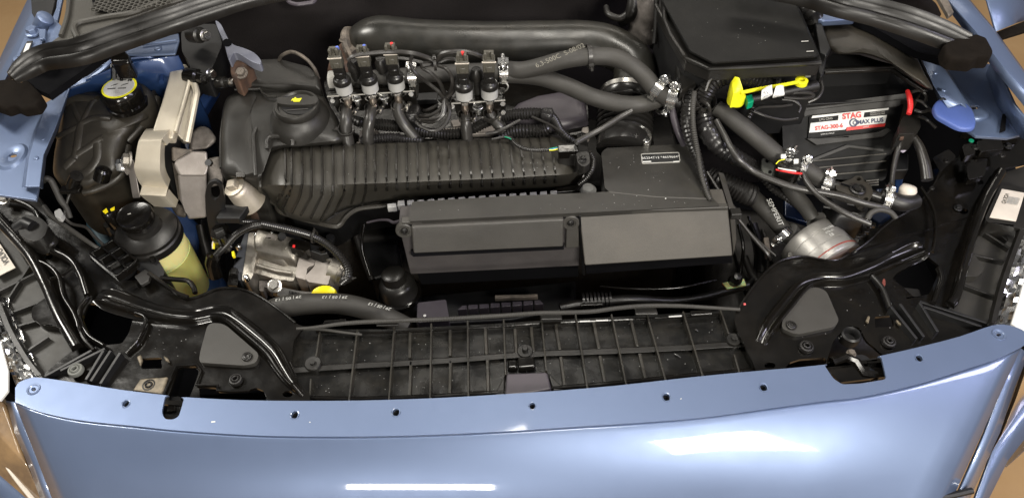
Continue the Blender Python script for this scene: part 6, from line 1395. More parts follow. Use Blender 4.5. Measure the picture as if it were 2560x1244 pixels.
# ================================================================== right inner wing
t = T('inner_wing', 'blue inner wing ledge with pressed dimples on the right side of the bay', 'inner wing', (2430, 250, .90))
sheet(t, 'raised_flange', [[(2298, 128, .86), (2340, 225, .86), (2362, 280, .86)], [(2296, 120, .95), (2338, 216, .945), (2372, 272, .94)], [(2318, 112, .952), (2358, 180, .947), (2400, 262, .942)], [(2340, 130, .945), (2385, 215, .935), (2440, 300, .93)]], 'blue_primer')
B(t, 'ledge', G().slab([P(x, y, .93) for x, y in [(2340, 150), (2480, 160), (2520, 240), (2580, 330), (2520, 345), (2440, 340), (2380, 300), (2350, 220)]], .004, [[P(x, y, .93) for x, y in ell(2437, 268, 11, 5, 14, .3)]]), 'blue_primer', bevel=.001)
sheet(t, 'valley_wall', [[(2490, 150, .975), (2540, 260, .965), (2610, 350, .955)], [(2478, 165, .955), (2515, 260, .945), (2580, 345, .94)], [(2470, 185, .932), (2500, 265, .932), (2560, 348, .932)]], 'blue_primer')
B(t, 'pressed_dimple', G().cushion(PP(ell(2446, 288, 26, 14, 18), .9305), .004, .001, .4), 'blue_primer', smooth=70)
for x, y in ((2315, 142), (2338, 182), (2360, 225)): B(t, 'spot_weld', G().lathe(P(x, y, .951), (0, 0, 1), [(.0035, 0), (.0028, .0012), (.0001, .0014)], 10), 'blue_primer')
B(t, 'dark_slot', G().slab(PP([(2507, 285), (2516, 284), (2514, 325), (2500, 330)], .934), .002), 'void_dark')
B(t, 'tower_top', G().slab(PP([(2020, 10), (2100, 22), (2140, 48), (2060, 52), (2030, 44)], .99), .01), 'blue_primer', bevel=.003)
B(t, 'side_strip', G().slab(PP([(2195, 66), (2245, 90), (2300, 116), (2296, 130), (2250, 104)], .955), .006), 'blue_primer', bevel=.003)
sheet(t, 'outer_rail', [[(2330, -30, 1.03), (2420, 90, 1.02), (2490, 180, 1.0), (2580, 290, .985)], [(2345, -30, 1.04), (2440, 80, 1.028), (2512, 172, 1.008), (2610, 280, .99)], [(2395, -30, 1.035), (2480, 75, 1.022), (2550, 170, 1.002), (2620, 260, .985)], [(2400, -30, .98), (2488, 75, .965), (2560, 175, .95), (2630, 270, .93)]], 'blue_primer')
B(t, 'hinge_plate', G().slab(PP([(2338, -20), (2362, -20), (2385, 30), (2372, 40)], 1.045), .006), 'cast_dirty', bevel=.001)
t = T('door_mirror_panel', 'blue outer wing panel beyond the gutter at the top right corner', 'wing', (2510, 30, .9))
sheet(t, 'panel', [[(2430, -60, .99), (2470, 0, .985), (2492, 78, .975)], [(2500, -60, .95), (2530, 0, .94), (2545, 56, .93)], [(2600, -60, .90), (2620, 0, .89), (2640, 30, .88)]], 'blue_primer')
B(t, 'lower_trim', G().slab(PP([(2488, 80), (2600, 36), (2620, 60), (2496, 98)], .94), .006), 'foam', bevel=.002)
for q, z in (([(2330, 395), (2372, 372), (2392, 392), (2350, 430)], .835), ([(2440, 352), (2500, 345), (2512, 372), (2450, 380)], .842), ([(2405, 362), (2432, 356), (2440, 384), (2412, 392)], .846)):
    B(SP, 'bracket_plate', G().slab(PP(rnd(q, 7), z), .012), 'plastic_gloss', bevel=.002)
for x, y, r in ((2438, 368, 9), (2505, 388, 8), (2366, 402, 7), (2330, 470, 6)):
    p = P(x, y, .846); torx(SP, p, r*K(p), mt='plastic_satin')
t = T('washer_bottle', 'flat bright blue washer bottle cap on the right inner wing', 'cap', (2380, 285, .93))
B(t, 'cap', G().cushion(PP(cat([(2332, 268), (2348, 250), (2375, 244), (2408, 258), (2432, 282), (2436, 320), (2400, 324), (2362, 306), (2338, 290)], 4, True), .938), .003, .003, .10), 'blue_plug', smooth=60)
B(t, 'hook', G().tube([P(2350, 250, .943), P(2358, 246, .946), P(2364, 250, .943)], .0015, 6), 'plastic_dark')

# ================================================================== gas control unit
t = ST = T('gas_control_unit', 'black gas injection control unit with a red and white printed label', 'control unit', (2110, 350, .82))
def onp(x, y):      # plane of the unit's label face: tilted, lower in front
    return P(x, y, .900-(y-240)*.00042-(x-2110)*.00001)
U = lambda pts: [onp(x, y) for x, y in pts]
nrm = (onp(2200, 300)-onp(2000, 310)).cross(onp(2100, 240)-onp(2100, 400)).normalized()
B(ST, 'body', G().slab(U(rnd([(1975, 275), (2255, 240), (2262, 250), (2215, 445), (2205, 452), (1985, 470), (1960, 440), (1955, 300)], 6)), .04, dirn=-nrm), 'unit_black', bevel=.003)
def up(pts, d): return [q+nrm*d for q in U(pts)]
B(ST, 'top_bar', G().slab(up(rnd([(1996, 266), (2262, 234), (2262, 246), (1998, 278)], 3), .008), .012, dirn=-nrm), 'unit_fin', bevel=.003)
B(ST, 'heat_fin', G().slab(up([(2006, 276), (2248, 248), (2246, 264), (2236, 268), (2020, 289), (2006, 294)], .0065), .006, dirn=-nrm), 'unit_fin', bevel=.0012)
B(ST, 'faceplate', G().slab(up([(2022, 292), (2222, 270), (2206, 322), (2018, 345)], .003), .004, dirn=-nrm), 'unit_black')
B(ST, 'label_white', G().slab(up([(2028, 290), (2219, 270), (2217, 275), (2026, 296)], .0042), .001, dirn=-nrm), 'white_label')
B(ST, 'label_white', G().slab(up([(2094, 285), (2158, 278), (2155, 296), (2092, 302)], .0044), .001, dirn=-nrm), 'white_label')
B(ST, 'label_white', G().slab(up([(2024, 308), (2214, 288), (2209, 308), (2114, 318), (2110, 324), (2020, 332)], .0043), .001, dirn=-nrm), 'white_label')
B(ST, 'label_red', G().slab(up([(2114, 318), (2210, 309), (2208, 316), (2112, 327)], .0045), .001, dirn=-nrm), 'red_print')
xs_ = (onp(2200, 290)-onp(2030, 309)).normalized()
k = K(onp(2110, 300))
text(ST, 'STAG', onp(2126, 290)+nrm*.0048, xs_, nrm, 19*k, 'red_print', bold=.035)
text(ST, 'STAG-300-6', onp(2069, 318)+nrm*.0048, xs_, nrm, 13.5*k, 'red_print', bold=.03)
text(ST, 'QMAX PLUS', onp(2166, 304)+nrm*.0048, xs_, nrm, 14*k, 'navy_print', bold=.03)
text(ST, 'www.ac.com.pl', onp(2066, 334)+nrm*.0036, xs_, nrm, 5.5*k, 'white_label')
text(ST, 'QMAX', onp(2160, 317)+nrm*.0056, xs_, nrm, 5*k, 'white_label')
text(ST, 'LPG CNG', onp(2062, 298)+nrm*.0038, xs_, nrm, 8*k, 'grey_print')
for dy in (0, 5): text(ST, 'SEQUENTIAL GAS', onp(2190, 281+dy)+nrm*.0038, xs_, nrm, 4.6*k, 'grey_print')
# ring emblem between the words
B(ST, 'ring_emblem', G().loft([[onp(2130, 307)+nrm*.0055+(xs_*math.cos(a)+nrm.cross(xs_)*math.sin(a))*r*k for r in (10.5, 7.5)] for a in [2*math.pi*i/24 for i in range(25)]], cap=False, closed=False), 'navy_print')
B(ST, 'face_fin', G().slab(up([(2012, 347), (2022, 344), (2040, 346), (2190, 330), (2214, 320), (2224, 326), (2205, 342), (2038, 364)], .006), .006, dirn=-nrm), 'unit_fin', bevel=.0015)
B(ST, 'face_fin', G().slab(up([(2024, 398), (2116, 361), (2124, 362), (2206, 372), (2206, 380), (2122, 370), (2116, 371), (2028, 405)], .005), .005, dirn=-nrm), 'unit_fin', bevel=.0012)
for y0, y1 in ((402, 384), (420, 402), (440, 424)):
    B(ST, 'edge_line', G().tube([onp(2030, y0)+nrm*.004, onp(2212, y1)+nrm*.004], .0010, 6), 'plastic_edge')
B(ST, 'corner_ear', G().slab(up(rnd([(1978, 268), (2000, 262), (2004, 290), (1990, 294), (1978, 286)], 6), .003), .01, dirn=-nrm), 'unit_fin', bevel=.002)
p = onp(1989, 279)+nrm*.004; B(ST, 'ear_hole', G().lathe(p, nrm, [(.004, -.001), (.004, .0006), (.0028, .0008), (.0027, -.002)], 16, cap=False), 'plastic_gloss')
for y0 in (452, 458, 464): B(ST, 'connector_pin', G().tube([onp(2165, y0), onp(2196, y0-3)], .0012, 6), 'steel')
t = T('control_unit_plug', 'black multi plug with red sleeve at the right of the control unit', 'plug', (2270, 330, .84))
B(t, 'red_sleeve', hose([(2269, 228, .93, 11), (2274, 245, .93, 13), (2276, 265, .925, 13), (2272, 285, .92, 12)]), 'red')
B(t, 'plug_shell', G().slab(PP(rnd([(2258, 290), (2300, 286), (2302, 318), (2290, 334), (2246, 334), (2250, 310)], 4), .905), .03), 'plastic_satin', bevel=.002)
B(t, 'boot', G().slab(PP([(2244, 328), (2275, 328), (2280, 340), (2246, 342)], .90), .02), 'plastic_dark', bevel=.002)
B(t, 'orange_seal', G().slab(PP([(2252, 336), (2262, 335), (2260, 345), (2250, 345)], .90), .005), 'rust', bevel=.001)
for pts in ([(2256, 342, .895, 14), (2246, 370, .88, 14), (2236, 410, .87, 13), (2230, 460, .86, 12), (2236, 490, .86, 11), (2250, 502, .85, 10)], [(2282, 338, .89, 16), (2300, 370, .88, 22), (2312, 410, .87, 26), (2318, 450, .86, 28)]): B(t, 'lead', hose(pts), 'wire_black')
wire('tangle of thin black wires at the right rear corner of the control unit', [[(2280, 230, .93, 8), (2300, 226, .93, 9), (2316, 240, .925, 9), (2310, 262, .92, 8)], [(2290, 250, .925, 7), (2306, 256, .925, 8), (2320, 270, .92, 8), (2332, 282, .91, 8)], [(2286, 275, .92, 8), (2305, 280, .92, 8), (2325, 275, .92, 8)], [(2295, 290, .91, 9), (2318, 300, .905, 9), (2340, 320, .90, 8)]], None)
t = T('label_flag', 'crumpled pale tag hanging beside the cable right of the control unit', 'tag', (2250, 365, .86))
B(t, 'tag', G().grid([[P(2236, 346, .875), P(2250, 352, .87), P(2262, 358, .874)], [P(2240, 362, .868), P(2256, 366, .872), P(2268, 372, .866)], [P(2246, 378, .862), P(2258, 382, .866), P(2270, 374, .862)]]), 'lilac_label', solid=.0006)
B(t, 'black_box', G().slab(PP([(2238, 388), (2272, 384), (2272, 424), (2236, 426)], .85), .02), 'plastic_dark', bevel=.002)
t = T('blue_bodywork', 'blue painted panel glimpsed low between the right hand cables', 'panel', (2260, 450, .78))
B(t, 'panel', G().slab(PP([(2240, 426), (2262, 424), (2255, 470), (2240, 500), (2236, 470)], .80), .01), 'blue_deep', bevel=.002)
for q in ([(2190, 470), (2230, 470), (2215, 500), (2195, 495)], [(2180, 520), (2240, 530), (2200, 560), (2175, 545)], [(1960, 470), (2010, 500), (2030, 560), (1960, 540)], [(2470, 420), (2540, 430), (2530, 450), (2480, 460)]): B(t, 'blue_patch', G().slab(PP(q, .70), .01), 'blue_deep', bevel=.003)
t = T('taped_plug', 'off white plastic plug body lying among the cables at the right', 'plug', (2270, 480, .85))
B(t, 'body', G().lathe(P(2262, 494, .845), (P(2274, 466, .86)-P(2262, 494, .845)), [(.006, -.008), (.0095, -.004), (.0115, .012), (.009, .017), (.0001, .018)], 18), 'cream_label', smooth=60)

# ================================================================== big loom, yellow cap, white tape
t = T('main_loom', 'thick corrugated loom arching from the cable ties towards the fuse box front', 'wiring loom', (1850, 190, .95), 'thick corrugated looms')
B(t, 'conduit', corr([(1752, 258, .93, 44), (1762, 236, .94, 46), (1782, 208, .955, 46), (1815, 192, .965, 46), (1850, 192, .965, 46), (1885, 200, .96, 44), (1925, 214, .955, 42), (1960, 224, .95, 36)], .0055, .13, 10, 18), 'loom')
t = T('main_loom', 'thick corrugated loom running straight down beside the air box duct', 'wiring loom', (1720, 300, .92), 'thick corrugated looms')
B(t, 'conduit', corr([(1732, 208, .93, 30), (1728, 225, .935, 34), (1720, 260, .93, 34), (1718, 300, .92, 36), (1724, 340, .905, 34), (1738, 380, .89, 30), (1750, 420, .88, 24), (1768, 480, .865, 16)], .0058, .16, 10, 18), 'loom')
t = T('main_loom', 'slim corrugated loom with pale edge following the right side of the air box duct', 'wiring loom', (1735, 300, .92), 'thick corrugated looms')
B(t, 'conduit', corr([(1736, 232, .95, 14), (1732, 270, .945, 14), (1734, 320, .93, 14), (1744, 380, .905, 14), (1752, 430, .89, 13), (1766, 478, .875, 13), (1776, 500, .87, 12)], .0030, .2), 'rubber')
t = T('main_loom', 'wide tape wrapped loom curving down to the right beside the corrugated loom', 'wiring loom', (1780, 320, .90), 'thick corrugated looms')
B(t, 'conduit', corr([(1752, 258, .925, 40), (1760, 300, .91, 50), (1778, 340, .90, 54), (1804, 368, .885, 52), (1836, 392, .87, 44), (1880, 412, .85, 36), (1930, 440, .83, 30)], .0085, .10, 10, 16), 'tape')
t = T('main_loom', 'fat ribbed conduit lying low between the air box and the filter', 'wiring loom', (1840, 470, .80), 'thick corrugated looms')
B(t, 'conduit', corr([(1776, 436, .81, 40), (1800, 450, .81, 50), (1830, 466, .805, 56), (1862, 482, .80, 60), (1884, 490, .795, 56)], .0050, .10, 10, 20), 'rubber_dark')
t = T('main_loom', 'thin ribbed conduit disappearing towards the silver filter', 'wiring loom', (1900, 450, .82), 'thick corrugated looms')
B(t, 'conduit', corr([(1860, 420, .84, 18), (1900, 440, .83, 18), (1930, 470, .82, 20), (1960, 490, .81, 20), (2000, 520, .79, 16)], .0055, .25, 10, 12), 'loom')
t = T('main_loom', 'short ribbed conduit hanging below the green tape', 'wiring loom', (1870, 270, .9), 'thick corrugated looms')
B(t, 'conduit', corr([(1884, 262, .93, 14), (1878, 280, .92, 16), (1868, 300, .91, 16)], .0045, .25), 'loom')
zip_tie(P(1732, 252, .935), (0, -.3, 1), V((1, -.4, .3)), .0135, 'black cable tie round the corrugated loom by the hose joint')
zip_tie(P(1762, 248, .935), (.5, -.5, 1), V((0, -1, .3)), .0165, 'black cable tie at the base of the arching thick loom')
wire('flat black flying lead above the arching loom', [[(1764, 228, .97, 6), (1776, 200, .98, 7), (1800, 182, .985, 7), (1830, 176, .985, 7), (1858, 176, .985, 7)], [(1752, 250, .94, 12), (1770, 262, .94, 10), (1775, 280, .93, 8)]], None)
t = T('harness_pipe', 'black rubber cable bundle behind the yellow cap lead', 'cable', (1960, 235, .93))
B(t, 'cable', hose([(1858, 252, .94, 20), (1900, 244, .94, 22), (1960, 230, .945, 24), (2005, 222, .945, 28), (2040, 214, .945, 30)]), 'rubber_dark')
wire('loose thin wires curling right of the white tape', [[(2052, 200, .95, 8), (2056, 222, .945, 8), (2044, 244, .94, 8), (2020, 256, .935, 8)], [(1955, 240, .94, 9), (1985, 232, .945, 10), (2020, 232, .945, 10), (2034, 240, .94, 9), (2010, 246, .94, 8), (1960, 244, .94, 8)],
   [(1884, 276, .93, 7), (1905, 268, .93, 7), (1950, 266, .93, 7), (1980, 262, .93, 7)], [(1884, 278, .93, 7), (1920, 292, .925, 7), (1960, 300, .92, 7), (1995, 296, .92, 7)], [(1955, 248, .935, 8), (1985, 252, .935, 8), (2000, 266, .93, 7), (1996, 282, .925, 7)]], None)
t = T('yellow_cap', 'bright yellow tethered valve cap lying on the wiring', 'valve cap', (1840, 240, .96))
p = P(1838, 252, .955)
B(t, 'base', G().lathe(P(1838, 258, .945), (0, .1, 1), [(.0001, 0), (.0105, 0), (.0115, .003), (.0115, .012), (.009, .014)], 24), 'yellow_bright', smooth=50)
g = G(); c = [P(1824, 214, .972), P(1834, 200, .982), P(1846, 204, .982), P(1856, 234, .968), P(1846, 246, .962), P(1830, 248, .962)]
B(t, 'grip', G().cushion(c, .008, .014, .2), 'yellow_bright', smooth=50)
B(t, 'tether', G().tube([P(1852, 232, .972), P(1900, 222, .972), P(1960, 212, .972), P(1996, 205, .972)], .0024, 8), 'yellow_bright')
q_ = P(2003, 205, .970); B(t, 'eyelet', G().lathe(q_, (0, 0, 1), [(.0082, -.003), (.0082, .003), (.0074, .0035), (.0040, .0035), (.0037, .002), (.0037, -.003)], 28, cap=False), 'yellow_bright', smooth=40)
t = T('white_tape', 'white paper tape flag with a small black mark wrapped round the lead', 'tape flag', (1915, 230, .95), 'white tape flags on the lead')
B(t, 'flag', G().slab([P(1904, 226, .982), P(1918, 216, .986), P(1930, 211, .982), P(1932, 234, .976), P(1918, 242, .980), P(1903, 248, .972)], .002), 'white_label', bevel=.0006)
text(t, '71', P(1915, 235, .9825), V((1, .25, 0)), (0, -.1, 1), .007, 'black_print', lift=.0012)
t = T('white_tape', 'blank white paper tape flag right of the marked one', 'tape flag', (1945, 228, .95), 'white tape flags on the lead')
B(t, 'flag', G().slab([P(1940, 215, .982), P(1950, 212, .985), P(1959, 213, .982), P(1962, 236, .976), P(1948, 238, .980), P(1931, 243, .972)], .002), 'white_label', bevel=.0006)
t = T('green_tape', 'small green tape band on the lead beside the yellow cap', 'tape band', (1874, 246, .95))
B(t, 'band', G().slab(PP([(1864, 238), (1881, 234), (1886, 252), (1870, 258)], .958), .012), 'green', bevel=.002)
zip_tie(P(1934, 222, .955), (1, .1, -.1), V((0, -.3, 1)), .0120, 'black tie between the two white tape flags')

# ================================================================== hoses to the gas filter
t = T('gas_hose', 'thick grey hose running diagonally from the loom down to the pressure sensor joint', 'hose', (1850, 320, .88), 'thick grey gas hoses')
B(t, 'hose', hose([(1790, 270, .92, 40), (1820, 290, .915, 44), (1860, 320, .905, 46), (1900, 352, .893, 46), (1935, 382, .882, 46), (1960, 402, .876, 44)], 8, 24), 'rubber')
t = T('gas_hose', 'short thick grey hose between the sensor joint and the black valve plate', 'hose', (2020, 440, .86), 'thick grey gas hoses')
B(t, 'hose', hose([(2000, 412, .872, 42), (2026, 432, .866, 44), (2056, 450, .86, 42), (2078, 460, .856, 36)], 8, 24), 'rubber')
t = T('gas_hose', 'grey hose leaving the valve plate towards the right wing', 'hose', (2250, 500, .85), 'thick grey gas hoses')
B(t, 'hose', hose([(2200, 488, .852, 38), (2230, 500, .85, 42), (2260, 508, .848, 42), (2290, 502, .846, 38)], 8, 24), 'rubber_dark')
t = T('gas_hose', 'grey hose marked with white letters going down to the left port of the silver filter', 'hose', (1930, 530, .78), 'thick grey gas hoses')
B(t, 'hose', hose([(1880, 490, .79, 40), (1905, 515, .785, 42), (1935, 548, .775, 42), (1968, 588, .765, 40)], 8, 24), 'rubber')
text(t, 'SEMPERIT', P(1933, 536, .79), P(1950, 568, .79)-P(1918, 522, .79), (0, -.3, 1), .0105, 'print_white', lift=.008)
t = T('gas_hose', 'grey hose going down to the right port of the silver filter', 'hose', (2000, 490, .80), 'thick grey gas hoses')
B(t, 'hose', hose([(1968, 458, .83, 40), (1990, 490, .815, 40), (2015, 520, .80, 38), (2030, 545, .79, 36)], 8, 24), 'rubber')
clamp(P(1962, 404, .875), (.75, -.62, -.2), V((.1, .4, 1)), .0150, 'bright clamp with screw up at the left end of the pressure sensor joint')
clamp(P(2002, 424, .870), (.8, -.5, -.2), V((.4, .5, 1)), .0135, 'bright clamp at the right end of the pressure sensor joint')
clamp(P(2065, 458, .860), (.9, -.4, -.1), V((.2, .4, 1)), .0135, 'bright clamp left of the black valve plate')
clamp(P(2217, 497, .852), (.95, -.3, 0), V((.1, .4, 1)), .0130, 'bright clamp right of the black valve plate')
clamp(P(1960, 588, .77), (.6, -.8, -.3), V((-1, -.4, .1)), .0125, 'clamp with its screw sticking left at the silver filter', mt='zinc')
t = T('pressure_joint', 'black pressure sensor joint with two white dots and red wires', 'sensor', (1975, 410, .87))
B(t, 'block', G().slab(PP(rnd([(1940, 400), (1955, 390), (2000, 398), (2006, 420), (1990, 430), (1946, 424)], 5), .893), .025), 'plastic_gloss', bevel=.003)
for x, y in ((1958, 389), (1990, 401)): B(t, 'white_dot', G().slab(PP([(x-6, y-4), (x+7, y-5), (x+7, y+5), (x-5, y+6)], .896), .003), 'white_label', bevel=.0008)
for mt, pts in (('red', [(1940, 424, .89, 4), (1960, 428, .892, 5), (1985, 432, .892, 6), (2004, 434, .888, 5)]), ('white_label', [(1945, 420, .893, 3), (1965, 424, .894, 4), (1990, 428, .893, 4)]), ('yellow_bright', [(1940, 410, .894, 2.5), (1948, 402, .896, 2.5), (1962, 398, .896, 2.5)])): B(t, 'wire', hose(pts), mt)
B(t, 'under_bracket', G().slab(PP([(1905, 395), (1930, 390), (1945, 420), (1936, 445), (1914, 440), (1904, 420)], .86), .01), 'grey_plug', bevel=.002)
for x, y in ((1918, 402), (1925, 429)): B(t, 'hole', G().slab(PP(ell(x, y, 4.5, 3.5, 10), .8612), .001), 'void_dark')
B(t, 'back_tube', G().slab(PP([(1905, 340), (1955, 310), (1960, 360), (1930, 395)], .84), .02), 'plastic_satin_warm', bevel=.004)
t = T('valve_plate', 'black three eared round valve body between the two bright clamps', 'valve', (2140, 480, .85))
B(t, 'plate', G().slab([P(x, y, .862) for x, y in rnd([(2088, 460), (2130, 446), (2140, 438), (2156, 440), (2160, 452), (2178, 462), (2184, 482), (2176, 498), (2168, 508), (2154, 504), (2148, 492), (2112, 482), (2090, 474)], 7, 3)], .016, [[P(x, y, .862) for x, y in ell(2147, 447, 6, 4.5, 12)], [P(x, y, .862) for x, y in ell(2165, 497, 6.5, 5, 12)]]), 'plastic_satin_warm', bevel=.003)
p = P(2144, 474, .863); B(t, 'hub', G().lathe(p, (0, 0, 1), [(.0105, -.002), (.0105, .002), (.0085, .003), (.0075, .0), (.004, -.001), (.0038, .002), (.0001, .002)], 26), 'plastic_satin')
B(t, 'slot', G().tube([P(2102, 459, .8645), P(2133, 468, .8645)], .0012, 6), 'void_dark')
B(t, 'port', hose([(2076, 462, .856, 24), (2095, 466, .856, 26)]), 'plastic_satin'); B(t, 'port', hose([(2172, 485, .854, 26), (2200, 494, .852, 26)]), 'plastic_satin')
t = T('under_valve_body', 'dark ribbed valve body half hidden under the round valve plate', 'valve', (2120, 530, .80))
B(t, 'body', G().cushion(PP(rnd([(2060, 500), (2140, 495), (2170, 520), (2160, 560), (2080, 560)], 12), .80), .015, .03, .25), 'plastic_dark', smooth=60)
for x, y in ((2134, 509), (2145, 531), (2075, 516)): B(t, 'rib', G().tube([P(x-16, y, .822), P(x, y+3, .823), P(x+16, y-1, .822)], .0018, 6), 'plastic_satin')
# long hoses crossing the right side
t = T('crossing_cable', 'long smooth grey cable sweeping from the loom down across to the right wing', 'cable', (1900, 430, .87), 'long cables crossing the right side')
B(t, 'cable', hose([(1790, 300, .92, 14), (1812, 340, .91, 15), (1840, 390, .90, 16), (1880, 425, .885, 16), (1920, 445, .88, 17), (1990, 470, .875, 17), (2060, 482, .872, 17), (2110, 492, .87, 17), (2160, 508, .866, 17), (2220, 522, .86, 15)], 10), 'rubber_shiny')
t = T('crossing_cable', 'smooth grey cable crossing in front from the sensor joint to behind the filter', 'cable', (2080, 500, .87), 'long cables crossing the right side')
B(t, 'cable', hose([(2006, 430, .885, 13), (2020, 458, .882, 14), (2050, 492, .88, 14), (2095, 522, .877, 15), (2140, 545, .872, 15), (2176, 560, .868, 14)], 10), 'rubber_shiny')
t = T('crossing_cable', 'short grey cable looping over the blue patch beside the right arm', 'cable', (2200, 530, .86), 'long cables crossing the right side')
B(t, 'cable', hose([(2168, 548, .855, 14), (2178, 532, .86, 14), (2200, 524, .862, 14), (2225, 530, .86, 14), (2240, 545, .855, 13)], 10), 'rubber')
t = T('crossing_cable', 'thin black cable running from the ties down into the dark left of the duct', 'cable', (1690, 300, .9), 'long cables crossing the right side')
B(t, 'cable', hose([(1680, 270, .92, 16), (1686, 300, .91, 18), (1698, 335, .895, 18), (1710, 362, .88, 16)], 8), 'purple_grey')
wire('thin dark wires running down beside the air box towards the front panel', [[(1768, 430, .86, 8), (1800, 480, .85, 9), (1835, 520, .84, 10), (1850, 545, .83, 9)], [(1848, 550, .80, 9), (1880, 590, .79, 10), (1915, 630, .78, 10), (1925, 650, .77, 10)], [(1856, 560, .77, 7), (1900, 606, .77, 7), (1940, 640, .77, 6)]], None)
# ================================================================== silver filter
t = GF = T('gas_filter', 'round silver aluminium gas filter with printed letters and red seal line', 'filter', (2055, 610, .72))
ax = V((.40, -.91, -.02)).normalized()
c1 = P(2078, 668, .752); k = K(c1); R_ = 84*k; L_ = .046
B(GF, 'canister', G().lathe(c1-ax*L_, ax, [(R_*.80, -.008), (R_*.95, -.006), (R_, 0), (R_, .0105), (R_*.985, .011), (R_*.985, .012), (R_, .0125), (R_*1.005, .028), (R_*.99, .0285), (R_*.99, .0295), (R_*1.005, .030), (R_, L_), (R_*.97, L_+.003), (R_*.90, L_+.0045)], 72, cap=False), 'filter_alu', smooth=30)
B(GF, 'red_seal', G().lathe(c1-ax*.0045, ax, [(R_*.99, -.0007), (R_*1.012, -.0006), (R_*1.012, .0006), (R_*.99, .0012)], 72, cap=False), 'seal_red')
B(GF, 'front_plate', G().lathe(c1, ax, [(R_*.90, .003), (R_*.86, .0035), (R_*.6, .005), (R_*.3, .0055), (.0001, .0055)], 48), 'purple_metal', smooth=50)
bolt(GF, c1+ax*.005+V((-.004, 0, .020)), .0065, ax, 'zinc'); B(GF, 'port_ring', G().lathe(c1+ax*.005+V((.018, 0, .018)), ax, [(.008, 0), (.0075, .001), (.005, .001), (.0045, 0), (.0001, 0)], 20), 'purple_metal')
tp = c1-ax*.028+V((0, 0, 1))*R_*1.012; up_n = V((.12, -.25, 1)).normalized()
xd = V((ax.y*-1, ax.x, 0))
for i_, (s_, h_) in enumerate((('VALTEK', 9), ('67R-01', 9), ('E8', 12))): text(GF, s_, tp+ax*(-.004+i_*.0058)+xd*(.004-.002*i_)+V((0, 0, .0005)), xd, (0, 0, 1), h_*k, 'white_label', lift=.0008)
def port(x, y, z, tgt, nm='hose_port'):
    p = P(x, y, z); a_ = (P(*tgt)-p).normalized()
    B(GF, nm, G().lathe(p, a_, [(.0125, -.012), (.0140, -.004), (.0150, 0), (.0150, .008), (.0125, .009)], 26), 'filter_alu')
port(1978, 588, .765, (1940, 545, .79)); port(2048, 560, .775, (2020, 520, .81))
B(GF, 'bracket_lug', G().slab(PP([(1908, 592), (1922, 590), (1928, 630), (1916, 640)], .77), .01), 'cast_dirty', bevel=.002)
B(GF, 'pipe_clip', G().slab(PP([(1970, 630), (1978, 628), (1984, 642), (1968, 644)], .79), .006), 'steel', bevel=.001)
t = T('filter_bracket', 'small black chain-like bracket at the right side of the silver filter', 'bracket', (2170, 580, .79))
B(t, 'arm', G().tube([P(2142, 600, .80), P(2158, 588, .80), P(2170, 575, .80), P(2185, 560, .80)], .0035, 8), 'plastic_gloss')
for x, y in ((2148, 592), (2165, 580), (2180, 565)): B(t, 'link', G().box(P(x, y, .803), (.008, .005, .006)), 'plastic_gloss', bevel=.001)
t = T('regulator_fitting', 'dull metal fitting standing at the firewall left of the fuse box', 'fitting', (1620, 30, .92))
B(t, 'drum', G().lathe(P(1612, 52, .92), (.05, .2, 1), [(.024, -.03), (.024, .03), (.022, .04), (.0001, .042)], 28), 'cast_alu_dull', smooth=50)
B(t, 'tube', hose([(1632, 70, .92, 16), (1636, 90, .90, 14), (1630, 120, .88, 14)]), 'steel')
t = T('firewall_pipework', 'dark pipes and clips against the firewall left of the fuse box', 'pipe', (1560, 50, .92))
B(t, 'pipe', hose([(1585, -10, .96, 30), (1580, 30, .94, 34), (1562, 50, .92, 28), (1555, 60, .91, 20)]), 'plastic_satin')
B(t, 'pipe', hose([(1515, 18, .93, 14), (1522, 36, .93, 16), (1550, 46, .93, 18), (1575, 30, .94, 16)]), 'plastic_satin')
B(t, 'pipe', hose([(1580, 70, .9, 14), (1590, 95, .9, 14), (1586, 115, .89, 12)]), 'plastic_gloss')
B(t, 'clip', G().slab(PP([(1580, 128), (1610, 122), (1626, 140), (1612, 160), (1584, 150)], .90), .02), 'plastic_satin', bevel=.003)
B(t, 'rod', G().tube([P(1642, -10, .98), P(1640, 60, .95), P(1636, 110, .93)], .004, 8), 'plastic_satin')
# ================================================================== dark machinery seen deep in the gaps
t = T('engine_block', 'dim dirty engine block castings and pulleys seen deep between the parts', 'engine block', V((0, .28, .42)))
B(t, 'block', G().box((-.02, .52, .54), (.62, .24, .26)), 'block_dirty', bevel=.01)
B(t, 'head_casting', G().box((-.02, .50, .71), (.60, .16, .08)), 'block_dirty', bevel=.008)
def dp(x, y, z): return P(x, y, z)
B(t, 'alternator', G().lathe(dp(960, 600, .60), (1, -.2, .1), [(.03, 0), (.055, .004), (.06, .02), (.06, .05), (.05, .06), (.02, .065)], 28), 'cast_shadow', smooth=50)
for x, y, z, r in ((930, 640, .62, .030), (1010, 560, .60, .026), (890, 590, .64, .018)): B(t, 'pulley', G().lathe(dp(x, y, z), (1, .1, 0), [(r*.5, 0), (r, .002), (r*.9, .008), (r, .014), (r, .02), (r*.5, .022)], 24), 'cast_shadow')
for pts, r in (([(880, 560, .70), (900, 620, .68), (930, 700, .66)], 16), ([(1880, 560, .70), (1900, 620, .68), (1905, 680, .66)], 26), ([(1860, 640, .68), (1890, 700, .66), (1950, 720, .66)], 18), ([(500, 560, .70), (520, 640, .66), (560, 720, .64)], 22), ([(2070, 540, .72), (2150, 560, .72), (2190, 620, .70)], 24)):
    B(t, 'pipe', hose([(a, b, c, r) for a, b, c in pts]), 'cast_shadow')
t = T('gearbox', 'dim grey gearbox casting deep below the hoses at the right', 'gearbox', V((.42, .30, .42)))
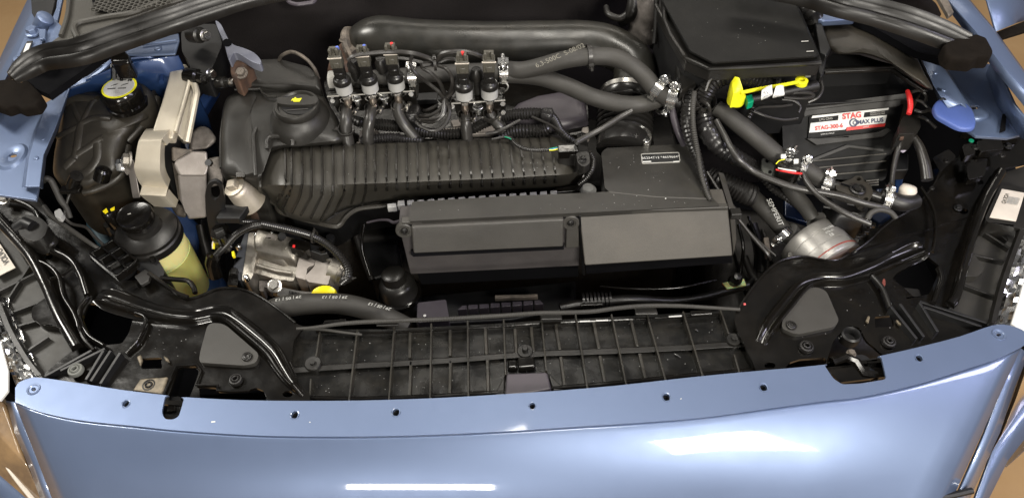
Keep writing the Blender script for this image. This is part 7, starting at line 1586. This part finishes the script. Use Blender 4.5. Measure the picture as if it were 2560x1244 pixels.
B(t, 'casing', G().cushion([V((.30, .18, .58)), V((.60, .16, .58)), V((.64, .42, .58)), V((.34, .50, .58))], .06, .12, .3), 'cast_shadow', smooth=60)
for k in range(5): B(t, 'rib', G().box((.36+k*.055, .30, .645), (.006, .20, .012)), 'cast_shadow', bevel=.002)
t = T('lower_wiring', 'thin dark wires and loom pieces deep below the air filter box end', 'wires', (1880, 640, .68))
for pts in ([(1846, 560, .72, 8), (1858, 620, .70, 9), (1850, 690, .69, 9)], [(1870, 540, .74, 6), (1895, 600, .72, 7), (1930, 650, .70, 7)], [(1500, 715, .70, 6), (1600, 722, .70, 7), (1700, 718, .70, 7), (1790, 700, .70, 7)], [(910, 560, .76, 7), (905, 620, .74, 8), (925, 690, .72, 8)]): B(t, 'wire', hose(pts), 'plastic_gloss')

random.seed(11); g = G()
def fleck(x, y, z, s=1.0):
    p = P(x, y, z); a = random.uniform(0, 3.14); l = random.uniform(.0004, .0011)*s
    g.box(p, (l, l*random.uniform(.25, .8), .0003), (V((math.cos(a), math.sin(a), 0)), V((-math.sin(a), math.cos(a), 0)), V((0, 0, 1))))
for _ in range(26): fleck(random.uniform(1525, 1765), random.uniform(385, 490), .8686)
for _ in range(22): x = random.uniform(1050, 1780); fleck(x, 535-(x-1050)*.04+random.uniform(-12, 4), .8686, .8)
for _ in range(30): x = random.uniform(1220, 1390); fleck(x, random.uniform(365, 430), .8775)
for _ in range(16): x = random.uniform(720, 1200); fleck(x, random.uniform(375, 440), .8775, .8)
for _ in range(24): fleck(random.uniform(1930, 2260), random.uniform(690, 850), AZ+.0004, .9)
for _ in range(20): fleck(random.uniform(340, 500), random.uniform(800, 890), AZ+.0004, .9)
for _ in range(14): fleck(random.uniform(1720, 1960), random.uniform(10, 120), 1.0105, .8)
B1('lint_specks', g, 'grey_block', 'fine pale lint specks on the black covers of the engine bay', None, kind='stuff')
for q in ([(528, 1052), (538, 1051), (538, 1054), (528, 1055)], [(773, 1053), (776, 1053), (776, 1055), (773, 1055)], [(1701, 995), (1704, 994), (1704, 996), (1701, 997)]):
    B(BUMP, 'paint_chip', G().slab(PP(q, .8064), .0004), 'white_label')
